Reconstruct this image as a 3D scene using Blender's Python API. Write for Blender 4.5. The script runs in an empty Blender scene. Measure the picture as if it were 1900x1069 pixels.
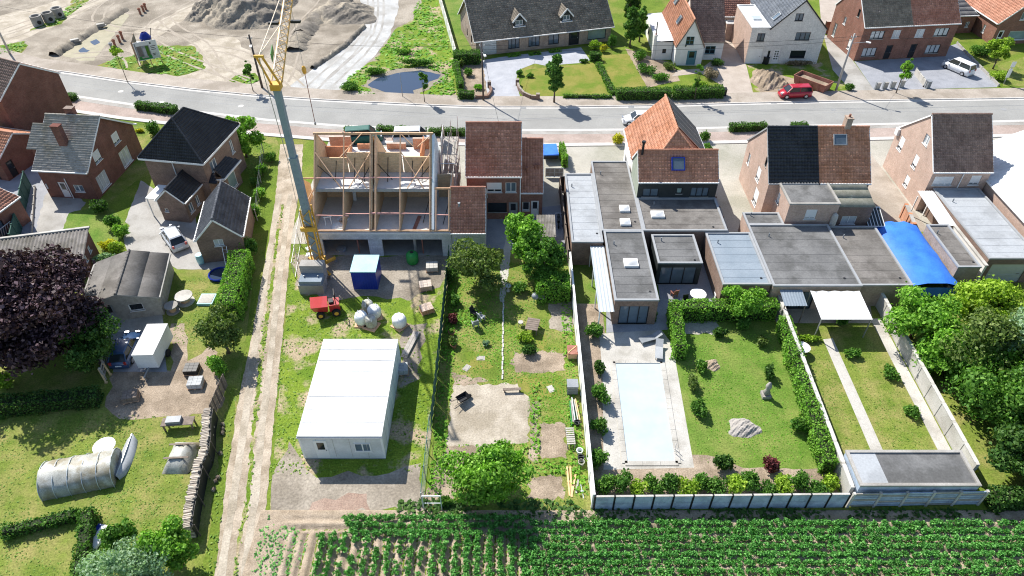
import bpy, bmesh, math, random
import numpy as np
from mathutils import Vector, Matrix
R = math.radians
sc = bpy.context.scene
col = sc.collection
# ---------------------------------------------------------------- camera, sky, sun, exposure
CAMH, PITCH, FPX = 44.0, R(41.8), 1290.0
cam = bpy.data.cameras.new('camera'); cam.sensor_width = 36.0; cam.lens = FPX / 1900 * 36
cam.clip_start = 0.5; cam.clip_end = 3000
camo = bpy.data.objects.new('camera', cam); col.objects.link(camo)
camo.location = (0, 0, CAMH); camo.rotation_euler = (R(90) - PITCH, 0, 0); sc.camera = camo
SUN_EL, SUN_AZ = R(46.5), math.atan2(-.64, .77)
world = bpy.data.worlds.new('World'); sc.world = world; world.use_nodes = True
wn = world.node_tree
sky = wn.nodes.new('ShaderNodeTexSky'); sky.sky_type = 'NISHITA'; sky.sun_disc = False
sky.sun_elevation = SUN_EL; sky.sun_rotation = SUN_AZ; sky.air_density = 1.0; sky.dust_density = 0.6; sky.ozone_density = 1.0
bg = wn.nodes['Background']; bg.inputs['Strength'].default_value = 0.112
wn.links.new(sky.outputs['Color'], bg.inputs['Color'])
sd = Vector((math.cos(SUN_EL) * math.sin(SUN_AZ), math.cos(SUN_EL) * math.cos(SUN_AZ), math.sin(SUN_EL)))
sun = bpy.data.lights.new('sun', 'SUN'); sun.energy = 4.8; sun.angle = R(.53); sun.color = (1.0, .955, .88)
suno = bpy.data.objects.new('sun', sun); col.objects.link(suno); suno.location = (-60, 60, 80)
suno.rotation_euler = (-sd).to_track_quat('-Z', 'Y').to_euler()
vs = sc.view_settings; vs.view_transform = 'Standard'; vs.look = 'None'; vs.gamma = 1; vs.use_curve_mapping = False; vs.exposure = 0.66
sc.cycles.use_denoising = True; sc.cycles.filter_width = 1.1; sc.cycles.max_bounces = 5; sc.cycles.diffuse_bounces = 3; sc.cycles.transparent_max_bounces = 8

# ---------------------------------------------------------------- helpers
def g(x, y, z=0.0):
    "ground point (or point at height z) of the surveyed air photo"
    u = (x - 950) / FPX; v = (y - 534.5) / FPX
    t = (CAMH - z) / (math.sin(PITCH) + v * math.cos(PITCH))
    return Vector((u * t, (math.cos(PITCH) - v * math.sin(PITCH)) * t, z))
def gp(*pts): return [g(*p) for p in pts]

MATS = {}
def nd(nt, t, **kw):
    n = nt.nodes.new(t)
    for k, v in kw.items():
        if k.startswith('i_'): n.inputs[k[2:].replace('_', ' ')].default_value = v
        else: setattr(n, k, v)
    return n
def c4(c): return (c[0], c[1], c[2], 1)
def ramp(nt, fac, stops):
    r = nt.nodes.new('ShaderNodeValToRGB'); el = r.color_ramp.elements
    while len(el) < len(stops): el.new(.5)
    for e, (p, c) in zip(el, stops): e.position = p; e.color = c4(c)
    nt.links.new(fac, r.inputs[0]); return r.outputs[0]
def mixc(nt, fac, a, b, mode='MIX'):
    m = nt.nodes.new('ShaderNodeMix'); m.data_type = 'RGBA'; m.blend_type = mode
    for s, v in ((m.inputs[0], fac), (m.inputs[6], a), (m.inputs[7], b)):
        if hasattr(v, 'is_linked'): nt.links.new(v, s)
        elif isinstance(v, (int, float)): s.default_value = v
        else: s.default_value = c4(v)
    return m.outputs[2]
def base(name, rough, metal=0, spec=.3):
    m = bpy.data.materials.new(name); m.use_nodes = True; nt = m.node_tree
    b = nt.nodes['Principled BSDF']; b.inputs['Roughness'].default_value = rough; b.inputs['Metallic'].default_value = metal
    b.inputs['Specular IOR Level'].default_value = spec
    MATS[name] = m
    return m, nt, b
def noise(nt, scale, detail=5, rough=.6, vec=None):
    n = nd(nt, 'ShaderNodeTexNoise'); n.inputs['Scale'].default_value = scale; n.inputs['Detail'].default_value = detail
    n.inputs['Roughness'].default_value = rough
    if vec is None:
        ge = nt.nodes.new('ShaderNodeNewGeometry'); vec = ge.outputs['Position']
    nt.links.new(vec, n.inputs['Vector']); return n.outputs['Fac']
def bumpn(nt, b, h, strength, dist):
    bm = nd(nt, 'ShaderNodeBump'); bm.inputs['Strength'].default_value = strength; bm.inputs['Distance'].default_value = dist
    nt.links.new(h, bm.inputs['Height']); nt.links.new(bm.outputs[0], b.inputs['Normal'])
def mat(name, c1, c2=None, scale=1.5, rough=.85, metal=0, spec=.3, bump=0, bscale=25, fine=0.25, lo=.35, hi=.65, rnd=0, c3=None, s3=.25, lo3=.45, hi3=.6):
    "two-tone noise colour with finer mottling, optional third tone in large stains and per-piece variation"
    m, nt, b = base(name, rough, metal, spec)
    c2 = c2 or tuple(min(1, x * 1.12) for x in c1)
    f = noise(nt, scale)
    o = ramp(nt, f, [(lo, c1), (hi, c2)])
    if c3: o = mixc(nt, ramp(nt, noise(nt, s3, 6), [(lo3, (0,) * 3), (hi3, (1,) * 3)]), o, c3)
    if fine:
        ff = noise(nt, scale * 9 + 3, 4)
        o = mixc(nt, 1.0, o, ramp(nt, ff, [(.3, (1 - fine,) * 3), (.7, (1 + fine,) * 3)]), 'MULTIPLY')
    if rnd:
        at = nd(nt, 'ShaderNodeAttribute', attribute_name='rnd')
        o = mixc(nt, 1.0, o, ramp(nt, at.outputs['Fac'], [(0, (1 - rnd,) * 3), (1, (1 + rnd,) * 3)]), 'MULTIPLY')
    nt.links.new(o, b.inputs['Base Color'])
    if bump: bumpn(nt, b, noise(nt, bscale, 4), bump, .05)
    return m
def brick(name, c1, c2, mortar, rough=.9, sc_=1.0, stain=.2):
    m, nt, b = base(name, rough)
    ge = nt.nodes.new('ShaderNodeNewGeometry')
    cr = nd(nt, 'ShaderNodeVectorMath', operation='CROSS_PRODUCT'); nt.links.new(ge.outputs['True Normal'], cr.inputs[0]); cr.inputs[1].default_value = (0, 0, 1)
    dt = nd(nt, 'ShaderNodeVectorMath', operation='DOT_PRODUCT'); nt.links.new(cr.outputs[0], dt.inputs[0]); nt.links.new(ge.outputs['Position'], dt.inputs[1])
    sp = nd(nt, 'ShaderNodeSeparateXYZ'); nt.links.new(ge.outputs['Position'], sp.inputs[0])
    cb = nd(nt, 'ShaderNodeCombineXYZ'); nt.links.new(dt.outputs['Value'], cb.inputs[0]); nt.links.new(sp.outputs[2], cb.inputs[1])
    bt = nd(nt, 'ShaderNodeTexBrick'); bt.inputs['Scale'].default_value = 1
    bt.inputs['Brick Width'].default_value = .22 * sc_; bt.inputs['Row Height'].default_value = .075 * sc_; bt.inputs['Mortar Size'].default_value = .008 * sc_
    bt.inputs['Color1'].default_value = c4(c1); bt.inputs['Color2'].default_value = c4(c2); bt.inputs['Mortar'].default_value = c4(mortar)
    nt.links.new(cb.outputs[0], bt.inputs['Vector'])
    o = mixc(nt, 1.0, bt.outputs['Color'], ramp(nt, noise(nt, .9), [(.3, (1 - stain,) * 3), (.7, (1 + stain,) * 3)]), 'MULTIPLY')
    o = mixc(nt, 1.0, o, ramp(nt, noise(nt, 7), [(.3, (.85,) * 3), (.7, (1.15,) * 3)]), 'MULTIPLY')
    nt.links.new(o, b.inputs['Base Color']); bumpn(nt, b, bt.outputs['Fac'], -.3, .01)
    return m
def leafmat(name, c1, c2, c3, transl=.35, rough=.55):
    m, nt, b = base(name, rough, 0, .18)
    at = nd(nt, 'ShaderNodeAttribute', attribute_name='rnd')
    o = ramp(nt, at.outputs['Fac'], [(0, c1), (.55, c2), (1, c3)])
    o = mixc(nt, 1.0, o, ramp(nt, noise(nt, .8), [(.3, (.8,) * 3), (.7, (1.2,) * 3)]), 'MULTIPLY')
    nt.links.new(o, b.inputs['Base Color'])
    tr = nd(nt, 'ShaderNodeBsdfTranslucent'); nt.links.new(mixc(nt, 1.0, o, (1.1, 1.25, .6), 'MULTIPLY'), tr.inputs[0])
    mx = nd(nt, 'ShaderNodeMixShader'); mx.inputs[0].default_value = transl
    out = nt.nodes['Material Output']
    nt.links.new(b.outputs[0], mx.inputs[1]); nt.links.new(tr.outputs[0], mx.inputs[2]); nt.links.new(mx.outputs[0], out.inputs[0])
    return m
def m_(n): return MATS[n]

def tag(o, label=None, cat=None, group=None, kind=None):
    for k, v in (('label', label), ('category', cat), ('group', group), ('kind', kind)):
        if v: o[k] = v
    return o
def E(name, label, cat, loc=(0, 0, 0), rot=0, group=None):
    o = bpy.data.objects.new(name, None); col.objects.link(o); o.empty_display_size = .3
    o.location = Vector(loc) if len(loc) == 3 else Vector((loc[0], loc[1], 0)); o.rotation_euler = (0, 0, R(rot))
    return tag(o, label, cat, group)
def npmesh(name, V, F, rnd=None):
    "V (n,3), F list-like (m,k) of one polygon size"
    me = bpy.data.meshes.new(name); V = np.asarray(V, dtype=np.float32); F = np.asarray(F, dtype=np.int32); m, k = F.shape
    me.vertices.add(len(V)); me.vertices.foreach_set('co', V.ravel())
    me.loops.add(m * k); me.loops.foreach_set('vertex_index', F.ravel())
    me.polygons.add(m); me.polygons.foreach_set('loop_start', np.arange(0, m * k, k, dtype=np.int32))
    try: me.polygons.foreach_set('loop_total', np.full(m, k, dtype=np.int32))
    except Exception: pass
    if rnd is not None:
        a = me.attributes.new('rnd', 'FLOAT', 'FACE'); a.data.foreach_set('value', np.asarray(rnd, dtype=np.float32))
    me.update(); me.validate(); return me
def link(name, me, material, parent=None, smooth=False):
    if isinstance(material, str): material = MATS[material]
    if not me.materials: me.materials.append(material)
    if smooth: me.polygons.foreach_set('use_smooth', [True] * len(me.polygons))
    o = bpy.data.objects.new(name, me); col.objects.link(o)
    if parent: o.parent = parent
    return o
class MB:
    def __init__(s): s.v = []; s.f = []; s.r = []; s.cr = 0.5
    def add(s, vs_, fs):
        n = len(s.v); s.v += [tuple(p) for p in vs_]; s.f += [tuple(i + n for i in f) for f in fs]; s.r += [s.cr] * len(fs); return s
    def poly(s, pts): return s.add(pts, [tuple(range(len(pts)))])
    def box(s, x0, x1, y0, y1, z0, z1):
        return s.add([(x0, y0, z0), (x1, y0, z0), (x1, y1, z0), (x0, y1, z0), (x0, y0, z1), (x1, y0, z1), (x1, y1, z1), (x0, y1, z1)],
                     [(0, 3, 2, 1), (4, 5, 6, 7), (0, 1, 5, 4), (1, 2, 6, 5), (2, 3, 7, 6), (3, 0, 4, 7)])
    def cbox(s, c, d, rot=0, tilt=None):
        x, y, z = (a / 2 for a in d); M = Matrix.Rotation(rot, 3, 'Z')
        if tilt: M = M @ tilt
        P = [M @ Vector(p) + Vector(c) for p in ((-x, -y, -z), (x, -y, -z), (x, y, -z), (-x, y, -z), (-x, -y, z), (x, -y, z), (x, y, z), (-x, y, z))]
        return s.add(P, [(0, 3, 2, 1), (4, 5, 6, 7), (0, 1, 5, 4), (1, 2, 6, 5), (2, 3, 7, 6), (3, 0, 4, 7)])
    def prism(s, pts, z0, z1):
        n = len(pts); a = sum(pts[i][0] * pts[(i + 1) % n][1] - pts[(i + 1) % n][0] * pts[i][1] for i in range(n))
        if a < 0: pts = pts[::-1]
        f0 = z0 if callable(z0) else (lambda x, y: z0); f1 = z1 if callable(z1) else (lambda x, y: z1)
        P = [(p[0], p[1], f0(p[0], p[1])) for p in pts] + [(p[0], p[1], f1(p[0], p[1])) for p in pts]
        return s.add(P, [tuple(range(n))[::-1], tuple(range(n, 2 * n))] + [(i, (i + 1) % n, n + (i + 1) % n, n + i) for i in range(n)])
    def extr(s, prof, O, U, W, N, t):
        "profile in (u,w) plane extruded by t along N"
        O, U, W, N = Vector(O), Vector(U), Vector(W), Vector(N); n = len(prof)
        P = [O + U * a + W * b for a, b in prof]; P += [p + N * t for p in P]
        return s.add(P, [tuple(range(n))[::-1], tuple(range(n, 2 * n))] + [(i, (i + 1) % n, n + (i + 1) % n, n + i) for i in range(n)])
    def cyl(s, cx, cy, z0, z1, r, n=12, r2=None):
        return s.tube((cx, cy, z0), (cx, cy, z1), r, n, r2)
    def tube(s, p, q, r, n=8, r2=None):
        p, q = Vector(p), Vector(q); r2 = r if r2 is None else r2; d = (q - p).normalized()
        a = d.cross(Vector((0, 0, 1)) if abs(d.z) < .9 else Vector((1, 0, 0))).normalized(); b = d.cross(a)
        P = []
        for c, rr in ((p, r), (q, r2)):
            P += [c + (a * math.cos(2 * math.pi * i / n) + b * math.sin(2 * math.pi * i / n)) * rr for i in range(n)]
        return s.add(P, [tuple(range(n))[::-1], tuple(range(n, 2 * n))] + [(i, (i + 1) % n, n + (i + 1) % n, n + i) for i in range(n)])
    def bar(s, p, q, w, h):
        p, q = Vector(p), Vector(q); d = (q - p).normalized()
        a = d.cross(Vector((0, 0, 1)) if abs(d.z) < .99 else Vector((0, 1, 0))).normalized(); b = a.cross(d).normalized()
        P = [c + a * i * w / 2 + b * j * h / 2 for c in (p, q) for i, j in ((-1, -1), (1, -1), (1, 1), (-1, 1))]
        return s.add(P, [(0, 1, 2, 3), (7, 6, 5, 4), (0, 4, 5, 1), (1, 5, 6, 2), (2, 6, 7, 3), (3, 7, 4, 0)])
    def lathe(s, cx, cy, prof, n=12):
        P = []; k = len(prof)
        for r, z in prof: P += [(cx + r * math.cos(2 * math.pi * i / n), cy + r * math.sin(2 * math.pi * i / n), z) for i in range(n)]
        return s.add(P, [(j * n + i, j * n + (i + 1) % n, (j + 1) * n + (i + 1) % n, (j + 1) * n + i) for j in range(k - 1) for i in range(n)] + [tuple(range(n))[::-1], tuple(range((k - 1) * n, k * n))])
    def mesh(s, name, off=None, fix=False):
        me = bpy.data.meshes.new(name); v = s.v
        if off is not None: v = [(p[0] - off[0], p[1] - off[1], p[2] - off[2]) for p in v]
        me.from_pydata(v, [], s.f)
        a = me.attributes.new('rnd', 'FLOAT', 'FACE'); a.data.foreach_set('value', s.r)
        if fix:
            bm = bmesh.new(); bm.from_mesh(me); bmesh.ops.remove_doubles(bm, verts=bm.verts, dist=.0005); bmesh.ops.recalc_face_normals(bm, faces=bm.faces); bm.to_mesh(me); bm.free()
        me.update(); return me
    def build(s, name, material, parent=None, smooth=False, w=False, fix=False):
        off = None
        if w and parent: off = parent.location
        return link(name, s.mesh(name, off, fix), material, parent, smooth)
def kids(o): return [c for c in bpy.data.objects if c.parent == o]
KIDS = {}
def copy_tree(o, parent=None):
    c = o.copy(); col.objects.link(c); c.parent = parent
    for ch in o.children: copy_tree(ch, c)
    return c
def jitter_poly(pts, step, amp, seed=1):
    rr = random.Random(seed); out = []; n = len(pts)
    for i in range(n):
        a, b = Vector(pts[i][:2]), Vector(pts[(i + 1) % n][:2]); L = (b - a).length; k = max(1, int(L / step)); nn = Vector((-(b - a).y, (b - a).x)) / max(L, 1e-6)
        for j in range(k):
            p = a + (b - a) * (j / k) + nn * rr.uniform(-amp, amp); out.append((p.x, p.y))
    return out
PN = [0]
def patch(name, pts, z, material, jit=0, step=.5, seed=1, kind='structure'):
    "flat sheet of ground"
    PN[0] += 1; z += PN[0] * .0001
    P = [(p[0], p[1]) for p in pts]
    if jit: P = jitter_poly(P, step, jit, seed)
    n = len(P); a = sum(P[i][0] * P[(i + 1) % n][1] - P[(i + 1) % n][0] * P[i][1] for i in range(n))
    if a < 0: P = P[::-1]
    m = MB(); m.poly([(x, y, z) for x, y in P]); o = m.build(name, material); o['kind'] = kind; return o
def slab(name, pts, z0, z1, material):
    m = MB(); m.prism([(p[0], p[1]) for p in pts], z0, z1); o = m.build(name, material); o['kind'] = 'structure'; return o
def inpoly(px_, py_, poly):
    c = np.zeros(px_.shape, bool); n = len(poly)
    for i in range(n):
        x1, y1 = poly[i][0], poly[i][1]; x2, y2 = poly[(i + 1) % n][0], poly[(i + 1) % n][1]
        if y1 == y2: continue
        k = ((y1 > py_) != (y2 > py_)) & (px_ < (x2 - x1) * (py_ - y1) / (y2 - y1) + x1); c ^= k
    return c
# ---------------------------------------------------------------- foliage
def leafquads(P, size, rng, up=.5, N=None, asp=1.5, var=.4):
    "one bent leaf-clump quad at each point of P; N optional outward normals"
    n = len(P); d = rng.normal(size=(n, 3)); d /= np.linalg.norm(d, axis=1)[:, None]
    if N is not None: d = d * .8 + N * up
    else: d[:, 2] += up
    d /= np.linalg.norm(d, axis=1)[:, None] + 1e-9
    t = rng.normal(size=(n, 3)); t -= (t * d).sum(1)[:, None] * d; t /= np.linalg.norm(t, axis=1)[:, None] + 1e-9
    b = np.cross(d, t); s = size * (1 - var + 2 * var * rng.random(n))[:, None]
    droop = d * s * .25
    V = np.stack([P - t * s * asp / 2 - droop, P - b * s / 2, P + t * s * asp / 2 - droop, P + b * s / 2], 1)
    return V.reshape(-1, 3), np.arange(n * 4).reshape(n, 4)
def cloud(blobs, n, rng, shell=.5):
    "points in a set of ellipsoid clumps [(cx,cy,cz,rx,ry,rz)], biased to their shells; returns points, normals"
    B = np.array(blobs, dtype=float); w = (B[:, 3] * B[:, 4] + B[:, 3] * B[:, 5]); w /= w.sum()
    idx = rng.choice(len(B), n, p=w); d = rng.normal(size=(n, 3)); d /= np.linalg.norm(d, axis=1)[:, None]
    r = (shell + (1 - shell) * rng.random(n) + np.where(rng.random(n) < .14, rng.random(n) * .4, 0))[:, None]
    return B[idx, :3] + d * r * B[idx, 3:], d
def tree(name, label, loc, h, rx, ry, rz, leaf, n=2600, size=.3, seed=1, trunk_r=.16, cz=None, clumps=26, bark='bark', cat='tree', group=None, shape=None, shell=.55, clump=.36):
    "tapered trunk with limbs and a crown of leaf clumps; rz is the crown's half height"
    rng = np.random.default_rng(seed); rr = random.Random(seed)
    o = E(name, label, cat, loc, 0, group); cz = (h - rz) if cz is None else cz
    bl = []
    for i in range(clumps):
        d = rng.normal(size=3); d /= np.linalg.norm(d); q = rng.random() ** .45 * .88
        k = 1.0
        p = d * q
        if shape == 'cone': k = .35 + .75 * max(0, (1 - (p[2] + 1) / 2))
        if shape == 'egg': k = .6 + .45 * (1 - abs(p[2] + .25))
        c = clump * (.45 + .95 * rng.random())
        bl.append((p[0] * rx * k, p[1] * ry * k, cz + p[2] * rz, rx * c, ry * c, min(rz, rx) * c * .8))
    n = int(n * 2.0); size *= .72
    P, N = cloud(bl, n, rng, shell)
    P[:, 2] = np.maximum(P[:, 2], .12)
    V, F = leafquads(P, size, rng, .9, N, 1.5, .55)
    m = MB(); top = cz + rz * .5; lean = (rr.uniform(-.06, .06) * h, rr.uniform(-.06, .06) * h)
    pts = [Vector((lean[0] * t * t, lean[1] * t * t, t * top)) for t in (0, .25, .5, .75, 1)]
    for i in range(4): m.tube(pts[i], pts[i + 1], trunk_r * (1 - .21 * i) * (1.25 if i == 0 else 1), 8, trunk_r * (1 - .21 * (i + 1)))
    for b in bl[::max(1, len(bl) // 9)]:
        s0 = pts[1] + (pts[3] - pts[1]) * rr.random(); e = Vector(b[:3]); mid = (s0 + e) / 2 + Vector((0, 0, -.05 * h))
        m.tube(s0, mid, trunk_r * .4, 5, trunk_r * .28); m.tube(mid, e, trunk_r * .28, 5, trunk_r * .1)
    m.build('trunk', bark, o, True)
    link('crown', npmesh('crown', V, F, rng.random(len(F))), leaf, o)
    return o
def shrub(name, label, loc, rx, ry, h, leaf, n=500, size=.2, seed=1, cat='shrub', group=None, lift=0.0, clumps=9):
    "low rounded bush with a few stems"
    rng = np.random.default_rng(seed); o = E(name, label, cat, loc, 0, group); bl = []
    for i in range(clumps):
        d = rng.normal(size=3); d /= np.linalg.norm(d); d[2] = abs(d[2]); q = rng.random() ** .5 * .62
        bl.append((d[0] * q * rx, d[1] * q * ry, lift + h * .42 + d[2] * q * h * .5, rx * .45, ry * .45, h * .36))
    n = int(n * 1.6); size *= .78
    P, N = cloud(bl, n, rng, .45); P[:, 2] = np.clip(P[:, 2], .04, h * 1.2)
    V, F = leafquads(P, size, rng, .5, N)
    m = MB()
    for b in bl[:6]: m.tube((b[0] * .15, b[1] * .15, 0), b[:3], .035, 5, .012)
    m.build('stem', 'bark', o); link('foliage', npmesh('foliage', V, F, rng.random(len(F))), leaf, o)
    return o
def hedge(name, label, pts, w, h, leaf, size=.16, dens=55, seed=1, group=None, cat='hedge', wob=.12):
    "clipped hedge along a polyline: leafy skin over a twiggy core"
    rng = np.random.default_rng(seed); p0 = Vector((pts[0][0], pts[0][1], 0)); o = E(name, label, cat, p0, 0, group)
    VV = []; FF = []; nv = 0; core = MB()
    for a, b in zip(pts[:-1], pts[1:]):
        a, b = Vector((a[0], a[1], 0)) - p0, Vector((b[0], b[1], 0)) - p0; L = (b - a).length; d = (b - a) / L; nn = Vector((-d.y, d.x, 0))
        ar = [L * w, L * h, L * h, w * h, w * h]; tot = int(sum(ar) * dens * 1.7); pr = np.array(ar) / sum(ar)
        k = rng.choice(5, tot, p=pr); u = rng.random(tot); v = rng.random(tot); s = u * L; t = (v - .5) * w; z = np.full(tot, h)
        N = np.zeros((tot, 3)); N[:, 2] = 1
        for ki, sg in ((1, -1), (2, 1)):
            q = k == ki; t[q] = sg * w / 2; z[q] = v[q] * h; N[q] = np.array(nn) * sg
        for ki, sg in ((3, 0), (4, 1)):
            q = k == ki; s[q] = sg * L; t[q] = (u[q] - .5) * w; z[q] = v[q] * h; N[q] = np.array(d) * (2 * sg - 1)
        bul = wob * (np.sin(s * 2.1 + seed) + np.sin(s * .9 + 2 * seed) + np.sin(s * 4.7)) / 2.2
        P = np.array(a) + np.outer(s, np.array(d)) + np.outer(t, np.array(nn)); P[:, 2] = z
        P += N * (bul + rng.normal(size=tot) * .05)[:, None]; P[:, 2] = np.maximum(P[:, 2], .05)
        V, F = leafquads(P, size * .75, rng, .7, N); VV.append(V); FF.append(F + nv); nv += len(V)
        core.prism([a + nn * w * .36 + d * .1, a - nn * w * .36 + d * .1, b - nn * w * .36 - d * .1, b + nn * w * .36 - d * .1], 0, h * .88)
    V = np.concatenate(VV); F = np.concatenate(FF)
    core.build('twigs', 'twig', o); link('foliage', npmesh('foliage', V, F, rng.random(len(F))), leaf, o)
    return o
def tufts(name, label, polys, dens, size, leaf, seed=1, h=.12, cat='grass', holes=()):
    "ground cover of small leaves standing over polygons"
    rng = np.random.default_rng(seed); Ps = []
    for poly in polys:
        xs = [p[0] for p in poly]; ys = [p[1] for p in poly]; A = (max(xs) - min(xs)) * (max(ys) - min(ys)); n = int(A * dens)
        x = rng.uniform(min(xs), max(xs), n); y = rng.uniform(min(ys), max(ys), n)
        k = inpoly(x, y, poly)
        for hh in holes: k &= ~inpoly(x, y, hh)
        # clumpy thinning
        f = np.sin(x * 1.3 + seed) * np.sin(y * 1.7 + 2 * seed) + np.sin(x * .55 + y * .4 + seed) ; k &= rng.random(n) < .55 + .3 * f
        Ps.append(np.stack([x[k], y[k], h * .5 * rng.random(k.sum()) + .025], 1))
    P = np.concatenate(Ps); V, F = leafquads(P, size, rng, 2.6, None, 1.8)
    V[:, 2] = np.maximum(V[:, 2], .004)
    o = link(name, npmesh(name, V, F, rng.random(len(F))), leaf); return tag(o, label, cat, None, 'stuff')
# ---------------------------------------------------------------- materials
mat('grass', (.095, .155, .018), (.155, .215, .03), .35, spec=.08, bump=.5, bscale=14, fine=.35, c3=(.23, .22, .06), s3=.16, lo3=.5, hi3=.68)
mat('lawn', (.11, .165, .024), (.18, .225, .042), .5, spec=.08, bump=.45, bscale=14, fine=.36, c3=(.28, .25, .09), s3=.45, lo3=.43, hi3=.7)
mat('lawn_green', (.085, .165, .022), (.135, .215, .036), .6, spec=.08, bump=.4, bscale=14, fine=.36, c3=(.2, .235, .06), s3=.4, lo3=.42, hi3=.7)
mat('lawn_dry', (.19, .2, .04), (.25, .23, .06), .4, spec=.08, bump=.3, bscale=18, fine=.22, c3=(.13, .19, .025), s3=.3)
mat('weedy', (.105, .18, .018), (.18, .25, .03), .45, spec=.08, bump=.6, bscale=10, fine=.4, c3=(.36, .29, .19), s3=.35, lo3=.5, hi3=.6)
mat('sand', (.25, .215, .17), (.38, .335, .275), .3, spec=.1, bump=.8, bscale=5, fine=.26, c3=(.2, .172, .135), s3=.2, lo3=.46, hi3=.62)
mat('sand_track', (.38, .33, .26), (.48, .425, .345), .5, bump=.6, bscale=8, fine=.22, c3=(.31, .265, .2), s3=.4)
mat('gravel_road', (.4, .4, .39), (.5, .5, .49), .4, bump=.3, bscale=12, fine=.16, c3=(.33, .32, .3), s3=.25)
mat('rut', (.3, .255, .2), (.37, .32, .26), .8, bump=.4, bscale=8, fine=.2)
mat('slab_light', (.6, .59, .57), (.68, .67, .65), 1, fine=.1)
mat('rubble', (.28, .19, .145), (.38, .28, .22), .9, bump=.8, bscale=8, fine=.3)
mat('mud', (.2, .17, .13), (.27, .235, .185), .5, bump=.5, bscale=7, fine=.3)
mat('silt', (.2, .18, .10), (.28, .245, .15), .6, rough=.6, bump=.2, bscale=7, fine=.15)
mat('grey_soil', (.13, .115, .095), (.21, .185, .155), .5, bump=1.0, bscale=5, fine=.35, c3=(.33, .285, .22), s3=.22)
mat('soil', (.27, .21, .15), (.4, .32, .24), .7, bump=.9, bscale=9, fine=.3, c3=(.22, .17, .12), s3=.4)
mat('field_soil', (.3, .235, .165), (.42, .34, .255), 1.1, bump=1.0, bscale=14, fine=.3)
mat('asphalt', (.285, .282, .268), (.33, .327, .31), .3, spec=.12, bump=.12, bscale=60, fine=.09, c3=(.25, .248, .236), s3=.12, lo3=.45, hi3=.75)
mat('road_patch', (.27, .275, .275), (.3, .3, .3), .8, fine=.08)
mat('concrete', (.34, .325, .3), (.42, .405, .38), .8, bump=.15, bscale=30, fine=.14, c3=(.28, .265, .24), s3=.4)
mat('kerb', (.48, .46, .43), (.56, .54, .51), 1.0, fine=.14)
mat('pavement', (.34, .295, .25), (.42, .37, .315), .5, spec=.1, bump=.2, bscale=25, fine=.16, c3=(.29, .25, .205), s3=.2)
mat('pavement_red', (.36, .285, .25), (.43, .35, .31), .5, spec=.1, bump=.2, bscale=25, fine=.16, c3=(.32, .26, .225), s3=.3)
mat('driveway', (.33, .34, .37), (.42, .43, .46), .6, bump=.2, bscale=20, fine=.15)
mat('driveway_dark', (.25, .26, .285), (.32, .33, .36), .6, bump=.2, bscale=20, fine=.15)
mat('driveway_tan', (.37, .315, .265), (.45, .39, .335), .6, bump=.2, bscale=20, fine=.15)
mat('gravel', (.37, .35, .3), (.47, .445, .39), .4, bump=.4, bscale=18, fine=.18, c3=(.31, .3, .245), s3=.2)
mat('track', (.37, .305, .23), (.47, .4, .315), .6, bump=.5, bscale=10, fine=.24, c3=(.29, .235, .17), s3=.5)
m, nt, b = base('pond_water', .06, 0, .5)
b.inputs['Base Color'].default_value = (.035, .055, .095, 1); bumpn(nt, b, noise(nt, 2.2, 3), .08, .05)
m, nt, b = base('pool_water', .12, 0, .4)
nt.links.new(ramp(nt, noise(nt, .6, 3), [(.3, (.43, .51, .545)), (.7, (.5, .57, .6))]), b.inputs['Base Color']); bumpn(nt, b, noise(nt, 2.5, 3), .06, .05)
brick('brick_red', (.2, .07, .045), (.26, .1, .065), (.3, .24, .2))
brick('brick_deep', (.16, .055, .04), (.22, .08, .055), (.22, .17, .14))
brick('brick_brown', (.17, .1, .075), (.24, .145, .105), (.3, .26, .22))
brick('brick_tan', (.3, .22, .17), (.38, .29, .225), (.4, .35, .3))
brick('brick_pink', (.44, .29, .225), (.5, .35, .28), (.5, .43, .37), stain=.12)
brick('brick_white', (.68, .66, .62), (.76, .74, .7), (.6, .58, .55), stain=.08)
brick('brick_orange', (.5, .2, .1), (.58, .26, .14), (.5, .4, .33), sc_=1.6)
brick('block_grey', (.46, .48, .49), (.54, .56, .57), (.42, .43, .43), sc_=2.2)
brick('block_tan', (.62, .44, .265), (.7, .51, .325), (.54, .41, .28), sc_=2.4, stain=.1)
brick('shed_brick', (.13, .045, .04), (.18, .065, .05), (.2, .15, .13))
mat('render_white', (.72, .71, .67), (.8, .79, .76), 1.2, fine=.06)
mat('render_green', (.3, .34, .27), (.36, .39, .32), 1.2, fine=.06)
mat('cladding_dark', (.022, .028, .03), (.032, .038, .04), 2, rough=.6, fine=.1)
for n, a, bq in (('tile_red', (.36, .155, .105), (.47, .235, .17)), ('tile_orange', (.46, .2, .11), (.56, .28, .18)), ('tile_brown', (.2, .13, .105), (.3, .205, .165)),
                 ('tile_black', (.018, .02, .027), (.032, .036, .045)), ('tile_darkblue', (.05, .055, .07), (.1, .108, .125)), ('tile_terracotta', (.42, .19, .12), (.54, .27, .18)),
                 ('tile_slate', (.1, .115, .14), (.15, .165, .19)), ('tile_mottled', (.17, .145, .115), (.27, .23, .18))):
    mat(n, a, bq, .7, rough=.75 if 'black' not in n else .42, rnd=.16, fine=.2, c3=tuple(x * .7 for x in a), s3=.6, lo3=.56, hi3=.8)
mat('shingle_grey', (.3, .275, .235), (.43, .4, .35), 2.6, bump=.3, bscale=30, fine=.35, spec=.1, c3=(.26, .22, .15), s3=.35, lo3=.55, hi3=.75)
mat('roofing_grey', (.125, .125, .125), (.185, .185, .183), .35, fine=.16, c3=(.1, .1, .098), s3=.5)
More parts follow.
